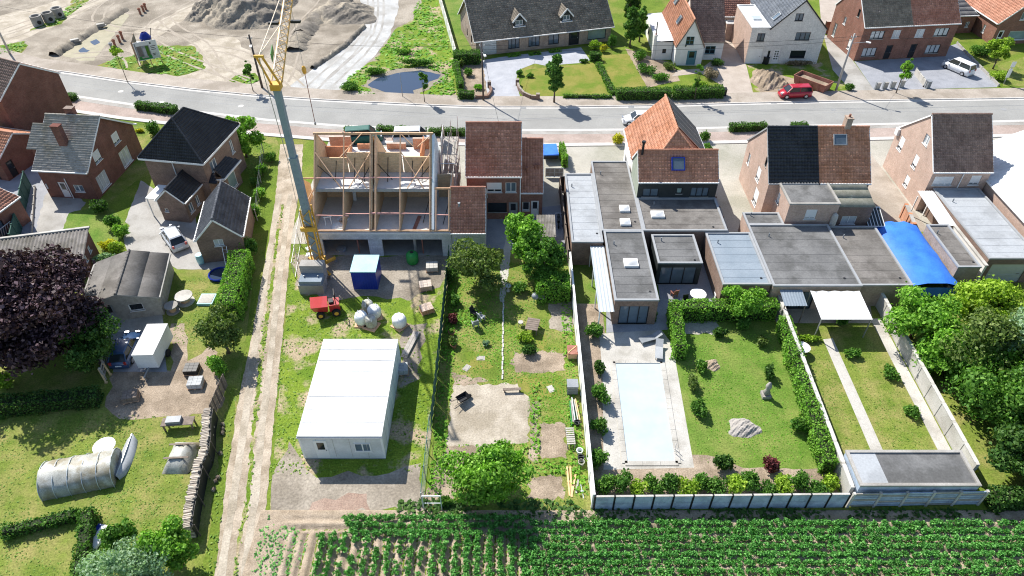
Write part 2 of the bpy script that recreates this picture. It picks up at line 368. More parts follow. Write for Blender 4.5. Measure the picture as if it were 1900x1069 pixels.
mat('roofing_brown', (.15, .14, .128), (.21, .195, .18), .35, fine=.16, c3=(.12, .11, .1), s3=.5)
mat('roofing_light', (.36, .38, .4), (.43, .45, .47), .4, fine=.1, c3=(.31, .325, .34), s3=.4)
mat('roofing_blue', (.2, .245, .29), (.25, .295, .34), .4, fine=.1)
mat('roofing_moss', (.2, .195, .15), (.3, .29, .235), 1.2, fine=.3)
mat('roofing_white', (.7, .7, .69), (.77, .77, .76), .5, fine=.07, c3=(.6, .6, .585), s3=.35)
mat('zinc', (.5, .55, .57), (.58, .62, .64), .5, rough=.45, metal=.3, fine=.06)
mat('asbestos', (.17, .155, .14), (.26, .24, .22), 1.4, fine=.3, c3=(.13, .12, .1), s3=.5)
mat('sheet_white', (.66, .67, .68), (.74, .75, .76), .5, rough=.5, fine=.06, c3=(.58, .59, .59), s3=.4)
mat('white_paint', (.76, .76, .75), (.82, .82, .81), 2, rough=.5, fine=.05)
mat('grey_paint', (.3, .31, .32), (.34, .35, .36), 2, rough=.5, fine=.05)
mat('dark_paint', (.018, .02, .024), (.026, .028, .032), 2, rough=.45, fine=.05)
mat('green_paint', (.03, .11, .09), (.04, .14, .11), 2, rough=.5, fine=.05)
mat('teal_paint', (.08, .2, .24), (.1, .24, .28), 2, rough=.5, fine=.05)
mat('crane_yellow', (.62, .33, .04), (.72, .41, .07), 1.5, rough=.5, fine=.12)
mat('crane_blue', (.2, .265, .31), (.24, .305, .35), 1.5, rough=.5, fine=.1)
mat('crane_pale', (.75, .6, .45), (.82, .68, .54), 2, rough=.5, fine=.05)
mat('steel', (.3, .31, .32), (.38, .39, .4), 2, rough=.45, metal=.5, fine=.1)
mat('rust', (.25, .1, .07), (.36, .17, .13), 1.5, rough=.8, fine=.3)
mat('timber', (.54, .33, .2), (.66, .43, .28), 2.5, fine=.15)
mat('timber_new', (.62, .42, .2), (.7, .5, .27), 2.5, fine=.12)
mat('timber_pink', (.5, .27, .24), (.58, .33, .3), 2.5, fine=.12)
mat('timber_old', (.16, .13, .105), (.25, .2, .165), 3, fine=.25)
mat('timber_grey', (.3, .28, .25), (.42, .39, .35), 3, fine=.2)
mat('log_wood', (.36, .31, .25), (.5, .44, .37), 5, rnd=.35, fine=.25)
mat('bark', (.09, .07, .05), (.15, .12, .09), 6, bump=.6, bscale=12, fine=.3)
mat('twig', (.018, .028, .010), (.03, .042, .014), 4, fine=.3)
mat('pole_wood', (.075, .06, .055), (.11, .09, .08), 4, fine=.2)
mat('pole_concrete', (.36, .35, .33), (.43, .42, .4), 4, fine=.12)
mat('rubber', (.015, .015, .016), (.022, .022, .023), 3, rough=.8, fine=.1)
mat('chrome', (.5, .5, .52), (.6, .6, .62), 3, rough=.3, metal=.8, fine=.05)
for n, c in (('car_red', (.42, .012, .03)), ('car_white', (.74, .75, .76)), ('car_black', (.012, .014, .02)), ('car_silver', (.5, .53, .57)), ('car_blue', (.03, .07, .16)), ('machine_red', (.42, .03, .03))):
    m, nt, b = base(n, .28, 0, .5); b.inputs['Coat Weight'].default_value = .6
    nt.links.new(ramp(nt, noise(nt, 3), [(.3, tuple(x * .93 for x in c)), (.7, tuple(min(1, x * 1.05) for x in c))]), b.inputs['Base Color'])
def glassy(name, c, rough=.08):
    m, nt, b = base(name, rough, 0, .6); nt.links.new(ramp(nt, noise(nt, .7, 3), [(.3, c), (.7, tuple(x * 1.6 for x in c))]), b.inputs['Base Color'])
glassy('glass_dark', (.012, .016, .02)); glassy('glass_sky', (.09, .12, .15)); glassy('glass_curtain', (.42, .44, .45), .25); glassy('glass_green', (.2, .27, .26), .12)
m, nt, b = base('solar', .45, 0, .25)
w_ = nd(nt, 'ShaderNodeTexNoise'); w_.inputs['Scale'].default_value = 1.2
nt.links.new(ramp(nt, w_.outputs['Fac'], [(.3, (.035, .037, .042)), (.7, (.055, .058, .065))]), b.inputs['Base Color'])
mat('tarp_blue', (.03, .15, .6), (.05, .22, .72), .5, rough=.6, fine=.1, bump=.4, bscale=2.5)
mat('box_blue', (.008, .025, .22), (.015, .04, .3), .6, rough=.4, fine=.1)
mat('box_cyan', (.32, .58, .66), (.4, .65, .72), .6, rough=.5, fine=.08)
mat('plastic_green', (.02, .2, .04), (.03, .26, .06), 1.2, rough=.45, fine=.1)
mat('plastic_grey', (.2, .22, .24), (.28, .3, .32), 1.2, rough=.5, fine=.1)
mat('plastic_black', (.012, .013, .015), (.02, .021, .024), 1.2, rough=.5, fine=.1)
mat('plastic_film', (.34, .345, .31), (.47, .475, .44), 1.2, rough=.5, fine=.25, c3=(.27, .24, .17), s3=.7)
mat('insulation', (.68, .72, .74), (.76, .79, .8), 1, fine=.06)
mat('terracotta_pipe', (.26, .11, .07), (.34, .16, .11), 3, fine=.2)
mat('concrete_panel', (.36, .44, .54), (.44, .52, .62), 1.2, fine=.16, c3=(.29, .35, .43), s3=1.0)
mat('concrete_pale', (.45, .43, .39), (.54, .52, .48), 1, fine=.16, c3=(.37, .35, .31), s3=.5)
mat('mesh_green', (.04, .1, .085), (.055, .13, .105), 4, fine=.2)
mat('stone', (.28, .26, .235), (.4, .37, .34), 2, bump=.5, bscale=9, fine=.3)
mat('pipe_pvc', (.72, .45, .22), (.8, .53, .3), 3, fine=.08)
L_ = leafmat
L_('leaf_mid', (0.052, 0.149, 0.021), (0.105, 0.245, 0.035), (0.210, 0.385, 0.070))
L_('leaf_bright', (0.105, 0.245, 0.026), (0.193, 0.403, 0.052), (0.333, 0.578, 0.088))
L_('leaf_dark', (.03, .085, .018), (.062, .145, .028), (.13, .23, .055))
L_('leaf_olive', (0.070, 0.123, 0.028), (0.131, 0.201, 0.045), (0.263, 0.333, 0.105))
L_('leaf_purple', (.022, .011, .016), (.055, .028, .038), (.2, .13, .155), .15)
L_('leaf_grey', (0.158, 0.263, 0.140), (0.280, 0.438, 0.245), (0.490, 0.630, 0.420))
L_('leaf_yellow', (0.345, 0.345, 0.023), (0.552, 0.529, 0.034), (0.713, 0.644, 0.069))
L_('leaf_lime', (0.175, 0.298, 0.026), (0.298, 0.455, 0.044), (0.455, 0.612, 0.088))
L_('leaf_hedge', (.04, .12, .018), (.09, .215, .034), (.17, .32, .06), .28)
L_('leaf_potato', (.05, .19, .035), (.12, .36, .075), (.24, .52, .14), .3)
L_('leaf_dry', (0.230, 0.184, 0.127), (0.322, 0.265, 0.184), (0.414, 0.345, 0.253), .2)
L_('grass_blade', (0.123, 0.245, 0.032), (0.210, 0.350, 0.052), (0.350, 0.455, 0.105), .4)
L_('grass_lush', (0.105, 0.280, 0.026), (0.175, 0.403, 0.035), (0.280, 0.525, 0.061), .4)
L_('leaf_red', (0.088, 0.021, 0.025), (0.158, 0.044, 0.044), (0.280, 0.105, 0.105), .2)
# ---------------------------------------------------------------- building kit
def clip(poly, a, b, c):
    "keep a*u + b*z <= c"
    out = []; n = len(poly)
    for i in range(n):
        p, q = poly[i], poly[(i + 1) % n]; dp = a * p[0] + b * p[1] - c; dq = a * q[0] + b * q[1] - c
        if dp <= 1e-9: out.append(p)
        if (dp < 0) != (dq < 0) and abs(dp - dq) > 1e-12:
            t = dp / (dp - dq); out.append((p[0] + (q[0] - p[0]) * t, p[1] + (q[1] - p[1]) * t))
    return out
def wallface(mb, O, U, N, W, Ht, ops=(), cl=(), depth=.14):
    O, U, N = Vector(O), Vector(U), Vector(N); Z = Vector((0, 0, 1))
    us = sorted({0, W, *[max(0, o[0]) for o in ops], *[min(W, o[0] + o[2]) for o in ops]}); zs = sorted({0, Ht, *[o[1] for o in ops], *[o[1] + o[3] for o in ops]})
    pt = lambda u, z, d=0: O + U * u + Z * z - N * d
    flip = U.cross(Z).dot(N) < 0
    def q(l): mb.poly(l[::-1] if flip else l)
    for i in range(len(us) - 1):
        for j in range(len(zs) - 1):
            cu, cz = (us[i] + us[i + 1]) / 2, (zs[j] + zs[j + 1]) / 2
            if any(o[0] < cu < o[0] + o[2] and o[1] < cz < o[1] + o[3] for o in ops): continue
            p = [(us[i], zs[j]), (us[i + 1], zs[j]), (us[i + 1], zs[j + 1]), (us[i], zs[j + 1])]
            for c in cl:
                p = clip(p, *c)
                if len(p) < 3: break
            if len(p) >= 3: q([pt(*a) for a in p])
    for o in ops:
        u0, z0, u1, z1 = o[0], o[1], o[0] + o[2], o[1] + o[3]
        for a, b in (((u0, z0), (u1, z0)), ((u1, z0), (u1, z1)), ((u1, z1), (u0, z1)), ((u0, z1), (u0, z0))):
            q([pt(*a, depth), pt(*b, depth), pt(*b), pt(*a)][::-1])
STY = {  # frame material, pane material, vertical bars, horizontal bars, name
 'w': ('white_paint', 'glass_sky', 1, 0), 'w1': ('white_paint', 'glass_dark', 0, 0), 'wc': ('white_paint', 'glass_curtain', 1, 0), 'wg': ('white_paint', 'glass_green', 0, 0),
 'd': ('dark_paint', 'glass_sky', 1, 0), 'd1': ('dark_paint', 'glass_dark', 0, 0), 'dc': ('dark_paint', 'glass_curtain', 1, 0), 'dg': ('dark_paint', 'glass_green', 0, 0),
 't': ('teal_paint', 'glass_dark', 1, 1), 'sh': ('white_paint', 'glass_dark', 1, 0), 'g': ('grey_paint', 'glass_sky', 1, 0)}
def opening(par, O, U, N, o, depth=.14):
    "window or door set in the reveal of a wall opening: frame bars, pane, sill, shutter"
    u0, z0, w, h, st = o[:5]; O, U, N = Vector(O), Vector(U), Vector(N); Z = Vector((0, 0, 1))
    P = lambda u, z, d: O + U * u + Z * z - N * d
    def bx(mb, a0, a1, b0, b1, d0, d1):
        mb.add([P(a0, b0, d0), P(a1, b0, d0), P(a1, b0, d1), P(a0, b0, d1), P(a0, b1, d0), P(a1, b1, d0), P(a1, b1, d1), P(a0, b1, d1)], [(0, 3, 2, 1), (4, 5, 6, 7), (0, 1, 5, 4), (1, 2, 6, 5), (2, 3, 7, 6), (3, 0, 4, 7)])
    if st.startswith('door') or st.startswith('gar'):
        mt = {'doorw': 'white_paint', 'doord': 'dark_paint', 'doort': 'teal_paint', 'garw': 'white_paint', 'garg': 'zinc', 'doorg': 'grey_paint'}[st]
        m = MB(); bx(m, u0 + .01, u0 + w - .01, z0 + .01, z0 + h - .01, depth - .06, depth - .01)
        if st.startswith('gar'):
            for k in range(1, 5): bx(m, u0 + .04, u0 + w - .04, z0 + h * k / 5 - .02, z0 + h * k / 5, depth - .075, depth - .06)
        d = m.build('door', mt, par)
        m = MB(); bx(m, u0 + w * .82, u0 + w * .9, z0 + h * .46, z0 + h * .5, depth - .12, depth - .06); m.build('handle', 'steel', d)
        if st.startswith('door'):
            m = MB()
            if st == 'doorw' and len(o) > 5:
                for i in range(2):
                    for j in range(4): bx(m, u0 + w * (.2 + .34 * i), u0 + w * (.2 + .34 * i) + w * .22, z0 + h * (.28 + .165 * j), z0 + h * (.28 + .165 * j) + .2, depth - .065, depth - .06)
            else: bx(m, u0 + w * .22, u0 + w * .78, z0 + h * .5, z0 + h * .9, depth - .066, depth - .06)
            m.build('pane', 'glass_dark', d)
        return d
    fm, pm, nv, nh = STY[st]; f = .075; m = MB()
    if w > 1.7 and nv: nv = 2
    for a in ((u0, u0 + f, z0, z0 + h), (u0 + w - f, u0 + w, z0, z0 + h), (u0 + f, u0 + w - f, z0, z0 + f), (u0 + f, u0 + w - f, z0 + h - f, z0 + h)): bx(m, *a, depth - .08, depth - .01)
    for k in range(nv): c = u0 + w * (k + 1) / (nv + 1); bx(m, c - .04, c + .04, z0 + f, z0 + h - f, depth - .078, depth - .012)
    for k in range(nh): c = z0 + h * (k + 1) / (nh + 1); bx(m, u0 + f, u0 + w - f, c - .025, c + .025, depth - .076, depth - .014)
    win = m.build('window', fm, par)
    m = MB(); m.poly([P(u0 + .02, z0 + .02, depth - .03), P(u0 + w - .02, z0 + .02, depth - .03), P(u0 + w - .02, z0 + h - .02, depth - .03), P(u0 + .02, z0 + h - .02, depth - .03)]); m.build('pane', pm, win)
    m = MB(); bx(m, u0 - .06, u0 + w + .06, z0 - .07, z0, -.06, depth - .02); m.build('sill', 'white_paint' if fm == 'white_paint' else 'concrete', win)
    if st == 'sh':
        m = MB(); n = 9; fr = o[5] if len(o) > 5 else .75
        for k in range(n): z1 = z0 + h - fr * h * k / n; bx(m, u0 + .03, u0 + w - .03, z1 - fr * h / n + .012, z1, depth - .115, depth - .085)
        m.build('shutter', 'white_paint', win)
    return win
def tilemesh(O, U, V, poly, tw=.3, th=.36, prof='pan', seed=1):
    "real tile relief on a roof plane; poly in (along eave, up slope)"
    O, U, V = np.array(O, float), np.array(U, float), np.array(V, float); N = np.cross(U, V)
    if N[2] < 0: N = -N
    xs = [p[0] for p in poly]; ys = [p[1] for p in poly]; s0, s1, t0, t1 = min(xs), max(xs), min(ys), max(ys)
    nc = max(1, int(round((s1 - s0) / tw))); nr = max(1, int(round((t1 - t0) / th))); tw = (s1 - s0) / nc; th = (t1 - t0) / nr
    if prof == 'pan': a = np.array([0, .55, .65, .86, 1.0]); hh = np.array([.0, .058, .058, .0, .0]) * (tw / .3) ** .5
    elif prof == 'flat': a = np.array([0, .06, .94, 1.0]); hh = np.array([.0, .02, .02, .0])
    else: a = np.array([0, .5, 1.0]); hh = np.array([.01, .02, .01])
    k = len(a); V_ = []; F = []; rn = []; rng = np.random.default_rng(seed)
    ci, ri = np.meshgrid(np.arange(nc), np.arange(nr)); ci = ci.ravel(); ri = ri.ravel(); T = len(ci); jit = rng.normal(size=T) * .006
    S = s0 + (ci[:, None] + a[None, :]) * tw
    for (tt, dz) in ((0.0, .02), (1.03, .0)):
        t = np.minimum(t0 + (ri + tt) * th, t1)[:, None] * np.ones((1, k)); h = hh[None, :] + dz + jit[:, None]
        V_.append(O + S[..., None] * U + t[..., None] * V + h[..., None] * N)
    t = (t0 + ri * th)[:, None] * np.ones((1, k)); V_.append(O + S[..., None] * U + (t + .004)[..., None] * V + (hh * .2 - .02)[None, :, None] * N)
    P = np.stack(V_, 1); idx = np.arange(T * 3 * k).reshape(T, 3, k); r = rng.random(T)
    for j in range(k - 1):
        F.append(np.stack([idx[:, 0, j], idx[:, 0, j + 1], idx[:, 1, j + 1], idx[:, 1, j]], 1)); F.append(np.stack([idx[:, 2, j], idx[:, 2, j + 1], idx[:, 0, j + 1], idx[:, 0, j]], 1)); rn += [r, r]
    F = np.concatenate(F); rn = np.concatenate(rn); Vv = P.reshape(-1, 3)
    ctr = Vv[F].mean(1) - O; cs = ctr @ U; ct = ctr @ V
    kp = inpoly(cs, ct, poly)
    F = F[kp]; rn = rn[kp]; used = np.unique(F); mp = np.zeros(len(Vv), int); mp[used] = np.arange(len(used))
    return Vv[used], mp[F], rn
def roofplane(par, name, O, U, V, poly, mt, prof='pan', tw=.3, th=.36, thick=.1, seed=1, under='fascia', holes=()):
    "tiled slope (part of par) over a deck board"
    O, U, V = Vector(O), Vector(U).normalized(), Vector(V).normalized(); N = U.cross(V)
    if N.z < 0: N = -N
    Vv, F, rn = tilemesh(O, U, V, poly, tw, th, prof, seed)
    ro = link(name, npmesh(name, Vv, F, rn), mt, par)
    m = MB(); m.extr([(p[0], p[1]) for p in poly], O - N * .012, U, V, -N, thick); m.build('roof_deck', 'timber_old', ro, fix=True)
    return ro
def ridgecap(par, p, q, mt, r=.12, step=.4):
    p, q = Vector(p), Vector(q); n = max(1, int((q - p).length / step)); m = MB()
    for i in range(n): m.tube(p + (q - p) * (i / n), p + (q - p) * ((i + 1.04) / n), r * 1.08, 8, r * .92)
    return m.build('ridge_tiles', mt, par)
def volume(par, x0, x1, y0, y1, ze, zr=None, roof='x', wm='brick_red', rm='tile_red', ops=None, z0=0, ov=.22, ovg=.08, prof='pan', tw=.3, th=.36, trim='white_paint', gut=True, seed=1, ridge=None, sides='SNEW', ft=.06, wn='wall', zs2=None):
    "one block of a house in house coordinates; ops[side] = list of (u, z, w, h, style)"
    ops = ops or {}; W, D = x1 - x0, y1 - y0; mb = MB(); zr = ze if zr is None else zr
    fr = {'S': ((x0, y0, z0), (1, 0, 0), (0, -1, 0), W), 'N': ((x1, y1, z0), (-1, 0, 0), (0, 1, 0), W), 'E': ((x1, y0, z0), (0, 1, 0), (1, 0, 0), D), 'W': ((x0, y1, z0), (0, -1, 0), (-1, 0, 0), D)}
    rp = ridge if ridge is not None else .5
    for s in sides:
        O, U, N, L = fr[s]; cl = []; H_ = ze - z0
        gab = (roof == 'x' and s in 'EW') or (roof == 'y' and s in 'SN')
        if gab:
            k = rp if s in 'ES' else 1 - rp; H_ = zr - z0; up = zr - ze
            cl = [(-up / (k * L), 1, ze - z0), (up / ((1 - k) * L), 1, ze - z0 + up / ((1 - k) * L) * L)]
        if roof == 'm' :  # mono slope rising to N
            if s == 'N': H_ = zr - z0
            if s in 'EW':
                H_ = zr - z0; sl = (zr - ze) / L
                cl = [(-sl, 1, ze - z0)] if s == 'E' else [(sl, 1, zr - z0)]
        wallface(mb, O, U, N, L, H_, ops.get(s, ()), cl)
    w = mb.build(wn, wm, par)
    for s in sides:
        for o in ops.get(s, ()): opening(par, fr[s][0], fr[s][1], fr[s][2], o)
    if roof == 'flat':
        m = MB(); m.box(x0 + .05, x1 - .05, y0 + .05, y1 - .05, ze - .25, ze - .1); rf = m.build('roof', rm, par)
        m = MB(); t = ft + .16
        for a in ((x0 - ft, x1 + ft, y0 - ft, y0 - ft + t), (x0 - ft, x1 + ft, y1 + ft - t, y1 + ft), (x0 - ft, x0 - ft + t, y0 - ft + t, y1 + ft - t), (x1 + ft - t, x1 + ft, y0 - ft + t, y1 + ft - t)): m.box(*a, ze - .12, ze + .03)
        m.build('roof_edge', trim, rf)
    if roof in ('x', 'y', 'm'):
        X = roof != 'y'; L = W if X else D; run = D if X else W
        a = run * (rp if X else rp); segs = []
        if X:
            segs.append((Vector((x0 - ovg, y0, ze)), Vector((1, 0, 0)), Vector((0, (a if roof == 'x' else run), zr - ze)), 'S'))
            if roof == 'x': segs.append((Vector((x1 + ovg, y1, ze)), Vector((-1, 0, 0)), Vector((0, -(run - a), zr - ze)), 'N'))
        else:
            segs.append((Vector((x0, y1 + ovg, ze)), Vector((0, -1, 0)), Vector((a, 0, zr - ze)), 'W'))
            segs.append((Vector((x1, y0 - ovg, ze)), Vector((0, 1, 0)), Vector((-(run - a), 0, zr - ze)), 'E'))
        LL = L + 2 * ovg
        for O, U, V, s in segs:
            sl = V.length; V = V.normalized(); O2 = O - V * ov + Vector((0, 0, .1))
            roofplane(par, 'roof', O2, U, V, [(0, 0), (LL, 0), (LL, sl + ov), (0, sl + ov)], rm, prof, tw, th, seed=seed)
            n = U.cross(V); n = n if n.z > 0 else -n; out = Vector((V.x, V.y, 0)).normalized()
            if gut: MB().bar(O2 - out * .05 - Vector((0, 0, .03)), O2 + U * LL - out * .05 - Vector((0, 0, .03)), .13, .13).build('gutter', trim, par)
            for e in (0, LL):
                p = O2 + U * e - n * .07; MB().bar(p, p + V * (sl + ov), .05, .16).build('verge_board', trim, par)
        if roof == 'x': yr = y0 + a; ridgecap(par, (x0 - ovg, yr, zr + .14), (x1 + ovg, yr, zr + .14), rm)
        if roof == 'y': xr = x0 + a; ridgecap(par, (xr, y0 - ovg, zr + .14), (xr, y1 + ovg, zr + .14), rm)
    return w
def boxes(par, name, mt, L):
    "one part for each box of the list"
    for b in L: MB().box(*b).build(name, mt, par)
def bars(par, name, mt, L, w, h):
    for p, q in L: MB().bar(p, q, w, h).build(name, mt, par)
def hiproof(par, x0, x1, y0, y1, ze, zr, ya, yb, rm, ov=.35, prof='pan', tw=.3, th=.36, trim='white_paint', seed=3):
    "hipped roof, ridge along y from ya to yb"
    x0 -= ov; x1 += ov; y0 -= ov; y1 += ov; xc = (x0 + x1) / 2
    A, B, C_, D_ = Vector((x0, y0, ze)), Vector((x1, y0, ze)), Vector((x1, y1, ze)), Vector((x0, y1, ze)); Ra, Rb = Vector((xc, ya, zr)), Vector((xc, yb, zr))
    for P in ([A, B, Ra], [B, C_, Rb, Ra], [C_, D_, Rb], [D_, A, Ra, Rb]):
        O = P[0]; U = (P[1] - P[0]).normalized(); n = U.cross(P[2] - P[0]).normalized(); V = n.cross(U)
        if V.z < 0: V = -V
        roofplane(par, 'roof', O, U, V, [((p - O).dot(U), (p - O).dot(V)) for p in P], rm, prof, tw, th, seed=seed)
    for p, q in ((A, B), (B, C_), (C_, D_), (D_, A)): MB().bar(p - Vector((0, 0, .1)), q - Vector((0, 0, .1)), .16, .2).build('gutter', trim, par)
    for p, q in ((A, Ra), (B, Ra), (C_, Rb), (D_, Rb), (Ra, Rb)): ridgecap(par, p + Vector((0, 0, .08)), q + Vector((0, 0, .08)), rm, .1)
def chimney(par, x, y, z0, z1, w=.6, d=.6, wm='brick_red', pots=1):
    m = MB(); m.box(x - w / 2, x + w / 2, y - d / 2, y + d / 2, z0, z1); m.box(x - w / 2 - .05, x + w / 2 + .05, y - d / 2 - .05, y + d / 2 + .05, z1, z1 + .1); c = m.build('chimney', wm, par)
    for k in range(pots): MB().cyl(x + (k - (pots - 1) / 2) * .35, y, z1 + .1, z1 + .4, .12, 10, .1).build('chimney_pot', 'terracotta_pipe', c)
    return c
def skylight(par, O, U, V, s, t, w, h, glass='glass_sky', fr='plastic_grey'):
    O, U, V = Vector(O), Vector(U).normalized(), Vector(V).normalized(); N = U.cross(V); N = N if N.z > 0 else -N
    m = MB(); f = .09
    for a in ((0, w, 0, f), (0, w, h - f, h), (0, f, f, h - f), (w - f, w, f, h - f)): m.extr([(s + a[0], t + a[2]), (s + a[1], t + a[2]), (s + a[1], t + a[3]), (s + a[0], t + a[3])], O, U, V, N, .2)
    k = m.build('skylight', fr, par, fix=True)
    m = MB(); m.poly([O + U * (s + a) + V * (t + b) + N * .15 for a, b in ((f, f), (w - f, f), (w - f, h - f), (f, h - f))]); m.build('pane', glass, k)
def downpipe(par, x, y, z0, z1, mt='white_paint'):
    m = MB(); m.tube((x, y, z0), (x, y, z1), .05, 8); m.build('downpipe', mt, par)
# ---------------------------------------------------------------- the setting: ground, street, plots
def offs(pl, d):
    out = []
    for i, p in enumerate(pl):
        a = pl[max(0, i - 1)]; b = pl[min(len(pl) - 1, i + 1)]; t = Vector((b[0] - a[0], b[1] - a[1])).normalized(); out.append(Vector((p[0] - t.y * d, p[1] + t.x * d)))
    return out
m = MB(); m.box(-700, 700, -400, 900, -1, 0); o = m.build('ground', 'grass'); o['kind'] = 'structure'
RF = gp((-120, 84), (-30, 104), (48, 125), (126, 135), (237, 152), (354, 166), (480, 178), (600, 186), (700, 191), (800, 196), (900, 199), (1050, 199), (1200, 197), (1350, 193), (1500, 189.5), (1700, 186), (1900, 183), (2100, 180))
RN = gp((-120, 130), (-30, 147), (60, 166), (144, 181), (253, 197), (417, 215), (491, 224), (627, 235), (760, 241), (900, 243), (1050, 243.5), (1200, 242), (1400, 237.5), (1600, 233), (1900, 226), (2100, 222))
RF = [Vector(p[:2]) for p in RF]; RN = [Vector(p[:2]) for p in RN]
patch('road', RN + RF[::-1], .012, 'asphalt')
def band(name, pl, d0, d1, z0, z1, mt):
    a = offs(pl, d0); b = offs(pl, d1); m = MB(); n = len(a)
    v = [(p.x, p.y, z1) for p in a] + [(p.x, p.y, z1) for p in b] + [(p.x, p.y, z0) for p in a] + [(p.x, p.y, z0) for p in b]
    m.add(v, [(i, i + 1, n + i + 1, n + i) for i in range(n - 1)] + [(i, 2 * n + i, 2 * n + i + 1, i + 1) for i in range(n - 1)] + [(n + i, n + i + 1, 3 * n + i + 1, 3 * n + i) for i in range(n - 1)])
    o = m.build(name, mt, fix=True); o['kind'] = 'structure'; return o
band('gutter_strip_far', RF, -.45, 0, 0, .018, 'kerb'); band('kerb_far', RF, 0, .18, 0, .11, 'kerb'); band('pavement_far', RF, .18, 3.0, 0, .1, 'pavement')
band('gutter_strip_near', RN, 0, .5, 0, .02, 'kerb'); band('kerb_near', RN, -.18, 0, 0, .11, 'kerb'); band('verge_strip_near', RN, -.95, -.18, 0, .1, 'concrete')
band('pavement_near', RN, -3.1, -.95, 0, .095, 'pavement_red'); band('pavement_edge_near', RN, -3.8, -3.1, 0, .1, 'kerb')
# worn repair seams and wheel tracks of the street
for d0, d1, k in ((-3.15, -3.05, 0), (-2.1, -2.05, 3)):
    band('road_seam', RF, d0, d1, .012, .0165, 'road_patch')
# building site across the street
SF = [tuple(p) for p in offs(RF, 2.9)]
patch('building_site_ground', SF[:9] + [tuple(g(770, 170)[:2]), tuple(g(790, 60)[:2]), (-18, 175), (-170, 175)], .006, 'sand', .0)
patch('site_track', gp((-60, 60), (0, 30), (110, 0), (200, -30), (330, -60), (300, -30), (190, 5), (95, 50), (30, 78), (-60, 110)), .010, 'sand_track', .5, 2, 3)
patch('site_track', gp((380, 70), (300, 100), (262, 140), (300, 152), (420, 165), (470, 172), (520, 160), (560, 150), (545, 120), (470, 105), (430, 70)), .010, 'sand_track', .7, 2, 5)
patch('site_track', gp((250, 60), (330, 20), (420, -20), (440, -20), (350, 30), (290, 70)), .011, 'sand_track', .4, 2, 6)
patch('gravel_road', gp((655, -40), (676, 20), (672, 55), (640, 85), (590, 122), (540, 158), (505, 172), (560, 178), (622, 176), (655, 140), (690, 110), (722, 70), (738, 20), (745, -40)), .014, 'gravel_road', .15, 1.5, 7)
patch('meadow', gp((770, -40), (808, -40), (826, 60), (840, 110), (845, 181), (770, 183), (640, 176), (622, 172), (650, 140), (695, 112), (732, 55), (765, 35), (780, 10)), .012, 'weedy', .35, 1, 8)
patch('site_grass', gp((180, 122), (215, 106), (246, 104), (292, 84), (366, 86), (381, 130), (330, 141), (250, 136)), .012, 'grass', .5, 1, 9)
patch('site_grass', gp((424, 150), (440, 138), (470, 136), (482, 150), (462, 160), (430, 157)), .012, 'grass', .4, 1, 10)
patch('site_grass', gp((-30, 92), (45, 76), (52, 84), (40, 98), (0, 102), (-40, 96)), .012, 'grass', .4, 1, 11)
patch('site_grass', gp((55, 58), (110, 45), (160, 5), (168, -8), (150, -14), (120, 20), (92, 40), (60, 54)), .012, 'grass', .4, 1, 12)
patch('trench_floor', gp((112, 102), (160, 72), (225, 24), (240, 26), (215, 60), (176, 112), (150, 112)), .013, 'silt', .3, 1, 13)
for k, pp in enumerate((((168, 78), (178, 73), (186, 80), (176, 84)), ((144, 95), (154, 88), (166, 94), (154, 100)))):
    patch('puddle', gp(*pp), .02, 'pond_water', .15, .6, 20 + k)
def mound(name, px_, py_, rx, ry, h, mt, seed, rot=0, kind='structure', z0=0):
    "heap of earth with ragged slopes"
    rng = np.random.default_rng(seed); c = g(px_, py_); n = 70; V = []; F = []
    ph = rng.random(12) * 6.28
    for i in range(n + 1):
        for j in range(n + 1):
            x, y = (i / n * 2 - 1), (j / n * 2 - 1); r = math.hypot(x, y); a = math.atan2(y, x)
            e = r * (1 + .12 * math.sin(3 * a + ph[0]) + .08 * math.sin(5 * a + ph[1]))
            z = max(0, 1 - e) ** .85 * h
            z *= 1 + .13 * math.sin(x * 7 + ph[2]) * math.sin(y * 6 + ph[3]) + .08 * math.sin(x * 15 + ph[4] + y * 9)
            z += (.05 * math.sin(x * 31 + 4 * y + ph[5]) * math.sin(y * 27 + ph[6]) + .07 * math.sin(x * 11 - y * 13 + ph[7])) * h * min(1, z / (.3 * h)) + (rng.random() - .5) * .07 * h * (z > .05 * h)
            X, Y = x * rx, y * ry; cr, sr = math.cos(rot), math.sin(rot)
            V.append((c.x + X * cr - Y * sr, c.y + X * sr + Y * cr, max(z, -.04 if r > .98 else z) - .03 + z0))
    for i in range(n):
        for j in range(n): a = i * (n + 1) + j; F.append((a, a + n + 1, a + n + 2, a + 1))
    o = link(name, npmesh(name, V, F), mt, None, True); o['kind'] = kind; return o
mound('earth_heap', 455, 22, 8.5, 8, 4.2, 'grey_soil', 2); mound('earth_heap', 405, 22, 5, 5, 2.6, 'grey_soil', 4); mound('earth_heap', 642, 27, 5.5, 5, 1.7, 'grey_soil', 3)
